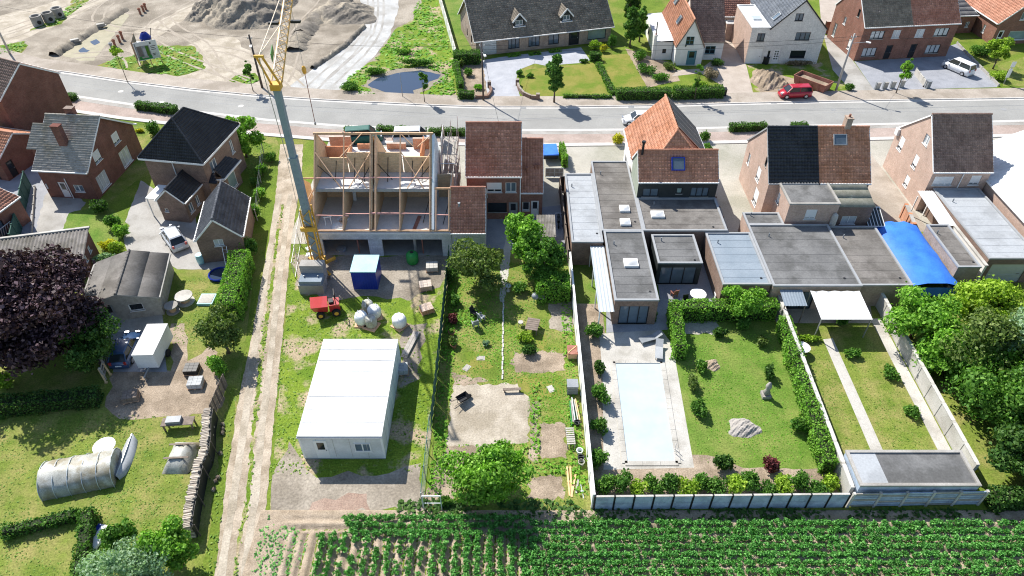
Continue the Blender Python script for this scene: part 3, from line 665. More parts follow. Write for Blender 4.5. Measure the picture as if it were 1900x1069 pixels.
for k, (a, b, w, h) in enumerate((((100, 104), (150, 72), 1.0, .7), ((150, 72), (232, 18), 1.0, .6), ((560, 66), (590, 30), 1.8, .9), ((590, 30), (640, 0), 1.8, .9), ((548, 95), (560, 66), 1.6, .8), ((580, 128), (640, 86), .5, .55), ((640, 86), (676, 50), .5, .5))):
    A, B = g(*a), g(*b); mid = (A + B) / 2; L = (B - A).length / 2
    rr = random.Random(k); n = 24; V = []; F = []
    d = (B - A).normalized(); nn = Vector((-d.y, d.x, 0))
    for i in range(n + 1):
        for j, (s, z) in enumerate(((-1, -.03), (-.5, .75), (0, 1), (.5, .8), (1, -.03))):
            p = A + (B - A) * (i / n) + nn * s * w * (1 + rr.uniform(-.2, .2)); V.append((p.x, p.y, z * h * (1 + rr.uniform(-.35, .25)) if z > 0 else -.03))
    for i in range(n):
        for j in range(4): q = i * 5 + j; F.append((q, q + 5, q + 6, q + 1))
    o = link('earth_bank', npmesh('bank', V, F), 'mud' if k < 2 else 'grey_soil', None, True); o['kind'] = 'structure'
patch('pond', gp((681, 158), (700, 146), (735, 136), (780, 131), (819, 139), (812, 146), (797, 152), (791, 160), (766, 168), (772, 179), (745, 179), (708, 170)), .03, 'pond_water', .12, .8, 14)
patch('pond_bank', gp((672, 160), (692, 140), (735, 129), (782, 124), (832, 137), (822, 150), (806, 157), (797, 166), (780, 172), (784, 182), (740, 182), (700, 174)), .022, 'mud', .25, .8, 15)
# plots across the street
patch('lawn_far', gp((835, 115), (860, 109), (1200, 60), (1205, 150), (1140, 184), (850, 184)), .006, 'grass')
patch('side_lawn', gp((812, -40), (866, -40), (868, 60), (880, 104), (838, 100), (818, 10)), .010, 'lawn_green', .05)
patch('forecourt_far', gp((895, 112), (930, 106), (1078, 88), (1095, 112), (1078, 117), (1012, 122), (992, 118), (962, 130), (957, 150), (966, 184), (912, 186), (900, 170), (895, 130)), .012, 'driveway', .0)
patch('lawn_far', gp((966, 158), (975, 130), (990, 128), (1100, 117), (1107, 122), (1135, 183), (985, 183)), .014, 'lawn_dry', .08)
patch('lawn_far', gp((1110, 103), (1165, 100), (1200, 160), (1138, 165), (1120, 130)), .014, 'lawn_dry', .05)
patch('planting_bed', gp((845, 108), (895, 114), (905, 175), (895, 182), (850, 182)), .012, 'soil', .1)
patch('planting_bed', gp((1160, 90), (1250, 118), (1262, 150), (1200, 163)), .011, 'soil', .1)
patch('driveway_far', gp((1246, 142), (1258, 130), (1300, 128), (1338, 100), (1332, 60), (1348, 60), (1365, 90), (1385, 122), (1398, 176), (1345, 180), (1338, 158), (1300, 136)), .014, 'driveway_tan', 0)
patch('front_plot', gp((1385, 120), (1520, 112), (1575, 165), (1405, 177)), .010, 'weedy', .3, 1, 31)
patch('rubble_ground', gp((1398, 130), (1430, 128), (1500, 160), (1470, 168), (1415, 172)), .014, 'soil', .4, .8, 32)
patch('driveway_far', gp((1528, 65), (1555, 70), (1582, 112), (1622, 168), (1580, 170), (1545, 130)), .014, 'concrete', 0)
patch('forecourt_far', gp((1585, 114), (1755, 104), (1762, 85), (1780, 80), (1850, 158), (1850, 162), (1622, 168)), .012, 'driveway_dark', 0)
patch('lawn_far', gp((1850, 120), (1960, 90), (2000, 160), (1862, 160)), .010, 'lawn', .1)
patch('terrace_far', gp((1520, 0), (1560, 0), (1556, 70), (1525, 60)), .012, 'driveway_tan', 0)
def ruts(pts, w=.3, gauge=1.7, mt='rut', seed=1, z=.02):
    "pair of wheel ruts pressed into the sand"
    P = [g(*p) for p in pts]; Q = []
    for i in range(len(P) - 1):
        for k in range(6): Q.append(P[i] + (P[i + 1] - P[i]) * (k / 6))
    Q.append(P[-1]); Q = [(Q[max(0, i - 3)] + Q[i] + Q[min(len(Q) - 1, i + 3)]) / 3 for i in range(len(Q))]; rr = random.Random(seed)
    for s in (-1, 1):
        a = offs(Q, s * gauge / 2 - w / 2); b = offs(Q, s * gauge / 2 + w / 2); PN[0] += 1; n = len(a); zz = z + PN[0] * .0001
        m = MB(); m.add([(p.x + rr.uniform(-.06, .06), p.y + rr.uniform(-.06, .06), zz) for p in a] + [(p.x + rr.uniform(-.06, .06), p.y + rr.uniform(-.06, .06), zz) for p in b], [(i, n + i, n + i + 1, i + 1) for i in range(n - 1)]); o = m.build('wheel_rut', mt, fix=True); o['kind'] = 'structure'
for k, (pts, mt) in enumerate((([(540, 175), (480, 160), (400, 130), (300, 95), (260, 60), (320, 20), (400, -10)], 'rut'), ([(500, 175), (430, 150), (390, 110), (380, 80), (330, 60), (300, 30)], 'rut'), ([(470, 172), (400, 160), (330, 150), (280, 140)], 'rut'), ([(560, 170), (520, 130), (470, 110), (420, 90), (380, 90)], 'rut'), ([(600, 165), (640, 125), (690, 80), (705, 30), (700, -20)], 'concrete'), ([(570, 172), (620, 125), (670, 85), (695, 40), (690, -20)], 'concrete'), ([(0, 60), (60, 40), (140, 8), (220, -20)], 'rut'), ([(0, 72), (80, 48), (160, 10), (240, -15)], 'rut'), ([(520, 160), (540, 120), (545, 80), (560, 40), (600, 10), (610, -20)], 'rut'), ([(250, 130), (240, 95), (200, 100), (120, 105)], 'rut'), ([(330, 75), (290, 55), (200, 60), (170, 30), (210, 0)], 'rut'))): ruts(pts, .35, 1.8, mt, k)
# near side of the street
patch('gravel_forecourt', [(-23, 56), (62, 55)] + [tuple(p) for p in offs(RN, -3.7)][::-1][0:9], .006, 'gravel')
patch('front_lawn', gp((236, 240), (300, 240), (430, 215), (500, 232), (520, 275), (490, 330), (440, 300), (430, 215), (300, 270), (262, 290)), .008, 'lawn', .1)
patch('front_lawn', gp((232, 238), (300, 232), (305, 280), (262, 330), (205, 372), (190, 340)), .010, 'lawn', .1)
patch('left_yard', gp((-40, 250), (110, 260), (110, 480), (-60, 470)), .006, 'driveway_dark')
patch('left_patio', gp((85, 360), (112, 345), (160, 376), (110, 440), (62, 440)), .012, 'concrete', .1)
patch('left_lawn', gp((128, 395), (200, 380), (240, 420), (210, 470), (110, 450)), .012, 'lawn_green', .1)
patch('concrete_yard', gp((262, 335), (330, 380), (360, 396), (380, 470), (420, 485), (420, 500), (330, 500), (300, 480), (240, 480), (225, 430)), .010, 'concrete', .05)
patch('garden_left', gp((-80, 500), (350, 500), (420, 495), (470, 520), (400, 1069), (340, 1300), (-200, 1300)), .004, 'lawn', .0)
patch('yard_earth', gp((215, 640), (330, 690), (395, 640), (412, 760), (330, 780), (200, 770)), .010, 'soil', .4, 1, 40)
patch('patio_left', gp((175, 578), (300, 575), (305, 612), (185, 618)), .012, 'concrete_pale', 0)
patch('yard_left', gp((205, 612), (300, 610), (310, 690), (210, 690)), .011, 'driveway_dark', 0)
patch('dirt_path', gp((318, 600), (345, 600), (350, 780), (318, 790)), .013, 'soil', .2, 1, 41)
# the unpaved lane
patch('lane', gp((380, 1110), (402, 1030), (420, 880), (432, 800), (455, 680), (468, 620), (482, 540), (500, 450), (512, 360), (520, 268), (562, 268), (560, 330), (548, 400), (540, 450), (528, 580), (518, 690), (508, 780), (498, 900), (484, 1030), (475, 1110)), .012, 'track', .05, .45, 42)
patch('lane_verge', gp((432, 1110), (436, 1030), (456, 930), (466, 820), (478, 700), (489, 600), (503, 520), (512, 440), (523, 380), (526, 380), (516, 450), (507, 530), (494, 620), (485, 700), (473, 810), (463, 930), (442, 1030), (437, 1110)), .016, 'weedy', .1, .35, 43)
ruts([(405, 1110), (415, 1030), (438, 900), (452, 790), (468, 690), (478, 600), (495, 500), (508, 420), (520, 350)], .5, .05, 'sand_track', 70)
ruts([(452, 1110), (458, 1030), (474, 920), (486, 790), (500, 690), (508, 600), (521, 500), (530, 420), (540, 350)], .5, .05, 'sand_track', 71)
patch('lane_verge', gp((375, 1069), (400, 900), (412, 800), (430, 720), (436, 720), (434, 800), (420, 880), (404, 1020), (398, 1069)), .015, 'grass', .1, .5, 44)
patch('lane_verge', gp((440, 240), (505, 270), (490, 350), (478, 440), (470, 500), (440, 520), (455, 440), (470, 370)), .013, 'grass', .1, .5, 45)
# plot of the new houses
patch('plot_ground', gp((545, 470), (832, 470), (832, 520), (785, 948), (500, 955), (515, 760), (535, 540)), .006, 'weedy', 0)
patch('plot_sand', gp((548, 475), (832, 472), (828, 520), (760, 560), (700, 550), (620, 560), (545, 530)), .011, 'sand', .4, 1, 46)
patch('plot_sand', gp((500, 955), (503, 880), (545, 815), (560, 850), (590, 880), (725, 885), (780, 860), (790, 948)), .011, 'sand', .4, 1, 47)
patch('plot_sand', gp((745, 600), (790, 600), (775, 700), (745, 720)), .011, 'sand', .3, 1, 48)
patch('plot_rubble', gp((580, 925), (690, 915), (690, 948), (575, 950)), .015, 'rubble', .4, .7, 49)
# middle garden
patch('garden_middle', [(-6.1, 25.6), (5.5, 25.6), (5.5, 58), (-6.1, 58)], .006, 'lawn', 0)
patch('sand_bed', gp((842, 714), (980, 712), (982, 760), (980, 822), (905, 830), (826, 826)), .011, 'sand_track', .16, .35, 50)
patch('earth_bed', gp((830, 826), (905, 830), (915, 850), (890, 880), (830, 935), (792, 938), (800, 880)), .012, 'soil', .25, .6, 51)
patch('earth_bed', gp((955, 655), (1000, 652), (1050, 655), (1050, 690), (960, 690), (945, 675)), .012, 'soil', .22, .35, 52)
patch('earth_bed', gp((1000, 788), (1048, 786), (1052, 850), (1002, 852)), .012, 'soil', .22, .35, 53)
patch('earth_bed', gp((985, 884), (1042, 884), (1045, 925), (980, 925)), .012, 'soil', .22, .35, 54)
patch('earth_bed', gp((1018, 560), (1060, 560), (1062, 618), (1020, 610)), .012, 'sand', .25, .5, 55)
patch('back_yard', gp((905, 395), (1050, 380), (1055, 470), (900, 460)), .010, 'driveway_dark', 0)
patch('garden_path', gp((929, 480), (934, 480), (938, 430), (950, 430), (945, 500), (936, 560), (927, 560)), .012, 'concrete_pale', .08, .4, 56)
patch('earth_bed', gp((838, 690), (870, 700), (905, 705), (880, 715), (842, 716)), .0125, 'soil', .2, .35, 60)
patch('worn_grass', gp((860, 655), (905, 650), (915, 680), (870, 688)), .0115, 'lawn_dry', .3, .35, 61)
patch('worn_grass', gp((955, 700), (1040, 700), (1045, 730), (995, 745), (960, 720)), .0115, 'lawn_dry', .3, .35, 62)
patch('worn_grass', gp((985, 745), (1000, 745), (1000, 860), (984, 850)), .0115, 'soil', .2, .35, 63)
patch('worn_grass', gp((970, 610), (1010, 620), (1015, 650), (980, 645)), .0115, 'lawn_dry', .3, .35, 64)
# right gardens
patch('garden_right', [(5.8, 26.2), (23.4, 26.2), (23.8, 58), (5.8, 58)], .006, 'lawn_green', 0)
patch('garden_bed', [(5.8, 26.2), (23.3, 26.2), (23.3, 29.2), (17, 29.4), (14.5, 30.5), (8.6, 30), (8.2, 47), (5.8, 47)], .010, 'soil', .1)
patch('pool_terrace', gp((1112, 620), (1225, 610), (1248, 640), (1288, 868), (1120, 872), (1118, 700)), .012, 'concrete_pale', 0)
patch('terrace', gp((1125, 560), (1240, 560), (1240, 612), (1125, 618)), .013, 'driveway_dark', 0)
patch('terrace', gp((1215, 480), (1330, 480), (1340, 560), (1225, 560)), .012, 'driveway_dark', 0)
patch('planted_yard', gp((1270, 585), (1330, 590), (1335, 620), (1270, 620)), .013, 'gravel', .2, .6, 57)
patch('garden_strip', [(24, 27), (33, 27.4), (33.6, 52), (24.3, 52)], .006, 'lawn', 0)
patch('garden_walk', gp((1527, 630), (1545, 628), (1640, 840), (1618, 842)), .012, 'concrete_pale', 0)
patch('terrace', gp((1430, 540), (1610, 540), (1620, 600), (1440, 600)), .012, 'driveway_tan', 0)
patch('garden_far_right', [(33.8, 26.6), (70, 27), (75, 60), (33.8, 58)], .006, 'lawn', 0)
patch('drive_right', [(37.2, 58), (43.6, 58), (43.4, 76.5), (37.4, 76.6)], .012, 'pavement', 0)
# potato field with its ridges
def field():
    X0, X1, Y0, Y1 = -17.5, 52, 8, 25.9; nx, ny = 700, 180; x = np.linspace(X0, X1, nx); y = np.linspace(Y0, Y1, ny); X, Y = np.meshgrid(x, y)
    rng = np.random.default_rng(5); ln = (X < 1.5) & (Y < 24.1); z = np.where(ln, .1 * np.cos(X * 2 * math.pi / .75), .09 * np.cos(Y * 2 * math.pi / .8)) * np.clip((25.6 - Y) / .6, 0, 1)
    z = z * np.clip((X + 16.2) / 1.5, 0, 1) + .09 + rng.normal(size=X.shape) * .012
    z[-1] = .003; idx = np.arange(nx * ny).reshape(ny, nx)
    F = np.stack([idx[:-1, :-1], idx[:-1, 1:], idx[1:, 1:], idx[1:, :-1]], -1).reshape(-1, 4)
    o = link('field', npmesh('field', np.stack([X, Y, z], -1).reshape(-1, 3), F), 'field_soil', None, True); o['kind'] = 'structure'
field()
# manholes and gutter grates of the street
for k, (x, y) in enumerate(((224, 170), (300, 190), (447, 197), (1862, 203), (1546, 204))):
    p = g(x, y); m = MB(); m.cyl(0, 0, .0, .008, .38, 18); m.cyl(0, 0, .008, .012, .3, 18); o = m.build('manhole_cover', 'road_patch' if k > 2 else 'kerb')
    o.location = (p.x, p.y, .012); tag(o, ['round pale manhole cover in the asphalt by the sign board', 'pale round manhole cover facing the clipped hedge of the black roofed house', 'pale worn manhole cover by the dark wooden pole', 'round grey manhole cover by the white corrugated hall', 'round grey manhole cover facing the semi-detached pair with a skylight'][k], 'manhole')
for k, (x, y, t) in enumerate(((125, 134, 'beside the earth trench'), (395, 170, 'before the dusty site entrance'), (695, 193, 'beside the pond meadow'), (971, 200, 'before the stone driveway of the bungalow'), (1171, 199, 'by the white hatchback'), (1435, 191, 'by the parked red car'), (1736, 181, 'before the dark paved forecourt'))):
    p = g(x, y); m = MB()
    for i in range(6): m.box(-.35 + i * .125, -.35 + i * .125 + .07, -.2, .2, 0, .02)
    m.box(-.4, .4, -.24, -.2, 0, .022); m.box(-.4, .4, .2, .24, 0, .022); o = m.build('gutter_grate', 'plastic_grey'); o.location = (p.x, p.y, .018); tag(o, 'iron gutter grate at the far kerb ' + t, 'grate', 'gutter grates along the far kerb')
# ---------------------------------------------------------------- houses
def ony(x, y, Y):
    u = (x - 950) / FPX; v = (y - 534.5) / FPX; t = Y / (math.cos(PITCH) - v * math.sin(PITCH)); return (u * t, CAMH - t * (math.sin(PITCH) + v * math.cos(PITCH)))
def onx(x, y, X):
    u = (x - 950) / FPX; v = (y - 534.5) / FPX; t = X / u; return ((math.cos(PITCH) - v * math.sin(PITCH)) * t, CAMH - t * (math.sin(PITCH) + v * math.cos(PITCH)))
def pS(x0, y0, x1, y1, Y, ox, st, *a):
    "opening of a wall facing the gardens, surveyed from the photo"
    xm, ym = (x0 + x1) / 2, (y0 + y1) / 2; X0, X1 = ony(x0, ym, Y)[0], ony(x1, ym, Y)[0]; Z1, Z0 = ony(xm, y0, Y)[1], ony(xm, y1, Y)[1]
    return (X0 - ox, max(.02, Z0), X1 - X0, Z1 - max(.02, Z0), st) + a
S2 = math.sqrt(2)
# --- red brick house with tiled roof between the new houses and the alley
H1 = E('brick_house', 'two storey red brick house with steep red pantile roof beside the roofless new houses', 'house', (-4.65, 60.25, 0)); ox = -4.65; Y = 60.25
volume(H1, 0, 5.55, 0, 7.5, 5.45, 9.25, 'x', 'brick_red', 'tile_red', {'S': [pS(903, 339, 931, 357, Y, ox, 'sh', .72), pS(938, 339, 958, 357, Y, ox, 'w'), (2.1, .9, 2.0, 1.2, 'd1'), (4.3, .05, .95, 2.1, 'doorg')]}, seed=2)
downpipe(H1, 5.5, -.08, 0, 5.4)
volume(H1, 5.6, 7.85, .3, 7.9, 3.3, 7.2, 'x', 'brick_red', 'tile_red', {'S': [(.15, .9, .75, 1.1, 'w1'), (1.05, .05, .85, 2.1, 'doorw')]}, seed=3, ovg=.05)
for k, (u, zz) in enumerate(((6.2, 4.7), (7.05, 4.9), (7.4, 4.9))):
    m = MB(); m.cyl(u, .3 + zz - 3.3, zz, zz + .55, .1, 10); m.cyl(u, .3 + zz - 3.3, zz + .55, zz + .65, .15, 10); m.build('vent_pipe', 'terracotta_pipe', H1)
chimney(H1, 1.6, 7.0, 6, 7.2, .5, .5, 'brick_red')
# --- tiled annex
A1 = E('tiled_annex', 'low brick annex with red pantile roof joined to the end of the roofless new houses', 'outbuilding', (-5.95, 54.1, 0))
volume(A1, 0, 3.3, 0, 6, 2.95, 6.0, 'x', 'block_grey', 'tile_red', {'S': [(.5, .05, 2.3, 2.2, 'garg')]}, seed=4, tw=.27, th=.33)
m = MB(); m.cyl(.8, 1.7, 4.5, 5.1, .09, 10); m.cyl(.8, 1.7, 5.1, 5.2, .14, 10); m.build('vent_pipe', 'plastic_grey', A1)
C1 = E('lean_to', 'small lean-to with grey corrugated roof behind the red brick house', 'lean-to', (2.55, 54.3, 0))
def corrugated(par, name, x0, x1, y0, y1, z0, z1, mt, pitch=.15, amp=.03, along='y'):
    "corrugated sheets sloping from z0 at y0 to z1 at y1, waves run across"
    n = max(4, int((x1 - x0) / pitch * 4)); V = []; F = []
    for i in range(n + 1):
        x = x0 + (x1 - x0) * i / n; w = amp * math.sin(i * math.pi / 2 + .8)
        V += [(x, y0, z0 + w), (x, y1, z1 + w)]
    F = [(2 * i, 2 * i + 2, 2 * i + 3, 2 * i + 1) for i in range(n)]
    return link(name, npmesh(name, V, F), mt, par, False)
m = MB(); m.box(0, 1.7, 0, .06, 0, 2.25); m.box(0, .06, .06, 3.1, 0, 2.4); m.box(1.64, 1.7, .06, 3.1, 0, 2.4); m.build('wall', 'timber_grey', C1); corrugated(C1, 'roof', -.1, 1.8, -.15, 3.2, 2.32, 2.55, 'asbestos')
# --- dark clad house with solar panels
H2 = E('dark_clad_house', 'house with dark clad rear wall, orange tiled cross roof and solar panels', 'house', (12.9, 59.9, 0)); ox = 12.9; Y = 59.9
volume(H2, 0, 8.1, 0, 4.4, 5.1, None, None, 'cladding_dark', 'tile_terracotta', {'S': [pS(1192, 350, 1222, 365, Y, ox, 'd'), pS(1255, 349, 1266, 359.5, Y, ox, 'dg'), pS(1281, 348, 1315, 365, Y, ox, 'd')]}, sides='SE')
volume(H2, .0, 8.0, 0, 4.4, 5.1, 7.2, 'x', 'render_green', 'tile_terracotta', {}, sides='W', ov=.3, seed=7)
volume(H2, .2, 7.9, 4.4, 11.2, 4.7, None, None, 'render_white', 'tile_terracotta', {'W': [(1, .8, 1.4, 1.3, 'w'), (4, .8, 1.4, 1.3, 'w')]}, sides='W')
volume(H2, .2, 7.9, 4.4, 11.2, 4.7, None, None, 'render_white', 'tile_terracotta', {}, sides='E')
m = MB(); m.poly([(.2, 11.2, 0), (.2, 11.2, 4.7), (4.0, 11.2, 8.6), (7.9, 11.2, 4.7), (7.9, 11.2, 0)]); m.build('gable_wall', 'render_white', H2)
xr = 4.0; yw = 11.4; ze, zr = 4.6, 8.7; yc = 2.2
poly = [(0, 0), (yw - (yc + 7.2 - ze), 0), (yw - yc, (7.2 - ze) * S2), (yw - (yc + zr - 7.2), (zr - ze) * S2), (0, (zr - ze) * S2)]
roofplane(H2, 'roof', (xr - (zr - ze), yw, ze), (0, -1, 0), (1, 0, 1), poly, 'tile_orange', seed=9)
roofplane(H2, 'roof', (xr + (zr - ze), yw, ze), (0, -1, 0), (-1, 0, 1), poly, 'tile_orange', seed=10)
roofplane(H2, 'roof', (xr - 1.5, yc, 7.29), (1, 0, 0), (0, 1, 1), [(0, 0), (3.0, 0), (1.5, 1.5 * S2)], 'tile_terracotta', seed=7)
ridgecap(H2, (xr, yc + 1.5, zr + .12), (xr, yw, zr + .12), 'tile_orange')
for sg in (-1, 1): ridgecap(H2, (xr + sg * 1.55, yc, 7.32), (xr, yc + 1.5, zr + .1), 'tile_orange', .1)
for i in range(4):
    for j in range(3):
        a = .3 + i * 1.62; t0 = .35 + j * 1.72; O = Vector((xr + (zr - ze), yw, ze)); U = Vector((0, -1, 0)); V = Vector((-1, 0, 1)).normalized(); N = Vector((1, 0, 1)).normalized()
        m = MB(); m.extr([(a, t0), (a + 1.57, t0), (a + 1.57, t0 + 1.68), (a, t0 + 1.68)], O + N * .14, U, V, N, .05); p = m.build('solar_panel', 'solar', H2, fix=True)
for i in range(5): MB().extr([(.25 + i * 1.62, .3), (.31 + i * 1.62, .3), (.31 + i * 1.62, 5.6), (.25 + i * 1.62, 5.6)], O + N * .13, U, V, N, .07).build('panel_rail', 'chrome', H2, fix=True)
bars(H2, 'gutter', 'white_paint', [((xe, 5.2, ze - .02), (xe, yw, ze - .02)) for xe in (xr - (zr - ze) - .05, xr + (zr - ze) + .05)], .14, .14)
skylight(H2, (-.08, -.1, 5.2), (1, 0, 0), (0, 1, 1), 3.35, .95, 1.35, 1.35, 'glass_sky', 'box_blue')
m = MB(); m.cyl(.35, 1.9, 6.8, 8.3, .12, 10); m.cyl(.35, 1.9, 8.3, 8.5, .2, 10); m.build('flue', 'plastic_black', H2)
# --- flat roofed extensions behind it
def flat(name, label, x0, x1, y0, y1, z, wm, rm, trim='grey_paint', ops=None, extra=None, cat='extension'):
    o = E(name, label, cat, (x0, y0, 0)); volume(o, 0, x1 - x0, 0, y1 - y0, z, None, 'flat', wm, rm, ops, trim=trim, ft=.04)
    W, D = x1 - x0, y1 - y0; n = int(D / 1.05)
    for i in range(1, n): MB().box(.16, W - .16, i * D / n - .05, i * D / n + .05, z - .1, z - .085).build('felt_seam', rm, o)
    MB().cyl(W * .85, D * .12, z - .1, z - .06, .11, 10).build('roof_drain', 'plastic_black', o); MB().cyl(W * .2, D * .8, z - .1, z + .3, .06, 8).build('vent_pipe', 'plastic_grey', o); return o
def dome(par, x, y, z, w=1.0, d=1.0):
    m = MB(); m.box(x - w / 2, x + w / 2, y - d / 2, y + d / 2, z - .1, z + .14); k = m.build('roof_light', 'white_paint', par)
    m = MB(); n = 6; V = []
    P = [(x + (i / n - .5) * w * .9, y + (j / n - .5) * d * .9, z + .15 + .22 * (1 - (2 * i / n - 1) ** 2) * (1 - (2 * j / n - 1) ** 2)) for i in range(n + 1) for j in range(n + 1)]
    m.add(P, [(i * (n + 1) + j, (i + 1) * (n + 1) + j, (i + 1) * (n + 1) + j + 1, i * (n + 1) + j + 1) for i in range(n) for j in range(n)]); m.build('dome', 'sheet_white', k, True)
o = flat('flat_roof_extension', 'pale grey flat roofed garage running along the alley wall', 5.75, 8.72, 52.6, 64.6, 2.9, 'brick_brown', 'roofing_light')
o = flat('flat_roof_extension', 'brown grey flat roof with two domed roof lights beside the dark clad house', 8.8, 12.82, 54.3, 67.0, 3.0, 'brick_brown', 'roofing_brown', extra=1)
dome(o, 2.6, 3.6, 3.0); dome(o, 2.4, 1.3, 3.0)
o = flat('flat_roof_extension', 'brown grey flat roof right below the dark clad rear wall', 12.9, 21.0, 54.3, 59.85, 3.0, 'brick_brown', 'roofing_brown')
dome(o, 1.7, 2.6, 3.0, 1.3, 1.0)
o = flat('flat_roof_extension', 'long grey flat roof with one domed roof light ending at the pool terrace', 8.95, 12.75, 44.3, 54.2, 3.0, 'brick_brown', 'roofing_grey', ops={'S': [(.5, .05, 2.6, 2.2, 'd')], 'E': [(1, .05, 2.4, 2.2, 'd'), (5, .9, 1.6, 1.2, 'd')]})
dome(o, 2.0, 5.0, 3.0, 1.3, 1.1)
o = flat('covered_terrace', 'grey flat roofed terrace cover behind the dark clad house', 13.6, 17.7, 49.7, 54.0, 2.7, 'cladding_dark', 'roofing_grey', ops={'S': [(.3, .05, 3.4, 2.1, 'd')]}, cat='canopy')
o = E('glass_walkway', 'narrow light blue sheet roof along the long grey flat roof', 'canopy', (7.5, 43.4, 0)); corrugated(o, 'roof', 0, 1.35, 0, 9.1, 2.45, 2.5, 'zinc', .3, .02)
boxes(o, 'post', 'white_paint', [(.05, .15, y - .05, y + .05, 0, 2.42) for y in (.1, 3, 6, 9)])
o = flat('flat_roof_garage', 'blue grey flat roofed garden building between the two terraces', 18.9, 23.2, 46.6, 54.2, 2.8, 'brick_brown', 'roofing_blue', ops={'S': [(.8, .05, 2.6, 2.1, 'd')]}, cat='outbuilding')
o = flat('flat_roof_garage', 'large grey flat roof behind the house with two roof colours', 23.3, 31.2, 46.3, 55.4, 2.9, 'brick_pink', 'roofing_grey', ops={'S': [(1, .05, 3, 2.1, 'd'), (5, .05, 2, 2.1, 'dc')], 'W': []}, cat='outbuilding')
o = flat('flat_roof_garage', 'narrow grey flat roof beside the pale brick side wall', 23.3, 26.9, 55.45, 57.4, 2.88, 'brick_pink', 'roofing_grey', cat='outbuilding')
o = flat('flat_roof_garage', 'brown flat roof next to the blue tarpaulin', 31.3, 36.0, 46.7, 55.5, 2.6, 'brick_tan', 'roofing_brown', cat='outbuilding')
m = MB(); m.cyl(.5, 9.0, 0, 3.6, .3, 12); m.lathe(.5, 9.0, [(.3, 3.6), (.26, 3.85), (.1, 4.0)], 12); m.build('vent_stack', 'concrete_pale', o)
o = flat('flat_roof_garage', 'brown grey flat roof on the far side of the blue tarpaulin', 41.1, 43.2, 49.0, 55.5, 2.8, 'brick_tan', 'roofing_brown', cat='outbuilding')
o = flat('flat_roof_garage', 'pale grey flat roof along the corrugated hall', 44.4, 49.2, 50.0, 61.6, 3.0, 'brick_brown', 'roofing_light', ops={'S': [(.6, .05, 3.4, 2.2, 'garg')]}, cat='outbuilding')
o = E('pale_canopy', 'white sheet canopy between the brown roofs and the house with lowered shutters', 'canopy', (42.6, 55.7, 0)); corrugated(o, 'roof', 0, 1.7, 0, 5.6, 2.5, 2.9, 'sheet_white', .25, .02)
boxes(o, 'post', 'white_paint', [(x, x + .1, y, y + .1, 0, 2.45) for x in (.05, 1.5) for y in (.1, 5.2)])
o = E('pale_wall', 'white rendered passage wall beside the pale grey flat roof', 'wall', (43.4, 49.5, 0)); m = MB(); m.box(.55, .75, 0, 6.1, 0, 2.5); m.build('panel', 'render_white', o); m = MB(); m.box(.5, .8, -.05, 6.15, 2.5, 2.6); m.build('coping', 'concrete_pale', o)
# --- semi-detached pair with two roof colours
H3 = E('semi_detached_house', 'pale brick semi-detached house half under black tiles with a grey flat roofed rear block', 'house', (26.1, 59.7, 0)); ox = 26.1
Wn = lambda x0, y0, x1, y1, X, yN, st: (lambda a, b, c, d: (yN - max(a, c), min(b, d), abs(a - c), abs(b - d), st))(*onx(x0, y0, X), *onx(x1, y1, X))
volume(H3, 0, 5.0, 0, 8.4, 5.0, 8.95, 'x', 'brick_pink', 'tile_black', {'W': [(6.0, 5.6, .6, 1.0, 'd1'), (1.2, 2.9, .7, 1.3, 'wc'), (4.6, 3.1, 1.1, 1.6, 'sh'), (5.4, .7, 1.3, 1.9, 'sh')]}, ridge=.475, trim='grey_paint', seed=11)
volume(H3, 1.0, 5.9, -3.75, .0, 5.0, None, 'flat', 'brick_pink', 'roofing_grey', {'S': [pS(1494, 389, 1515, 407, 55.95, 27.1, 'sh', .85)], 'W': [(.5, 3.1, .7, 1.2, 'wc'), (2.0, .9, 1.2, 1.6, 'wc')]}, trim='concrete', ft=.05)
H4 = E('semi_detached_house', 'orange tiled semi-detached house with chimney, skylight and mossy flat roofed rear block', 'house', (31.15, 59.7, 0))
volume(H4, 0, 5.15, 0, 8.4, 5.0, 8.95, 'x', 'brick_brown', 'tile_orange', {}, ridge=.475, seed=12)
chimney(H4, 2.95, 4.15, 8.4, 10.0, .6, .75, 'brick_tan'); skylight(H4, (0, -.15, 4.95), (1, 0, 0), (0, 3.99, 3.95), 1.5, 3.9, 1.35, 1.15)
volume(H4, .85, 4.6, -3.2, .15, 4.2, 4.9, 'm', 'brick_brown', 'roofing_moss', {'S': [(1.0, 2.1, 1.5, 1.0, 'wc')]}, prof='low', tw=1.2, th=1.2, trim='timber_old', ov=.1, gut=False)
m = MB(); m.box(5.15, 5.9, -.4, 3, 3.0, 3.1); m.build('canopy', 'white_paint', H4)
o = E('glazed_lean_to', 'small glazed lean-to with white bars behind the orange tiled house', 'lean-to', (35.6, 56.0, 0)); bars(o, 'glazing_bar', 'white_paint', [((.1 + i * .33, 0, 2.2), (.1 + i * .33, 2.2, 3.0)) for i in range(6)], .05, .06); bars(o, 'rail', 'white_paint', [((.05, y, z), (1.85, y, z)) for y, z in ((0, 2.2), (2.2, 3))], .08, .08)
m = MB(); m.poly([(.1, .02, 2.17), (1.8, .02, 2.17), (1.8, 2.2, 2.97), (.1, 2.2, 2.97)]); m.build('pane', 'glass_dark', o); boxes(o, 'post', 'white_paint', [(x, x + .09, y, y + .09, 0, z) for x in (.05, 1.75) for y, z in ((0, 2.15), (2.1, 2.95))])
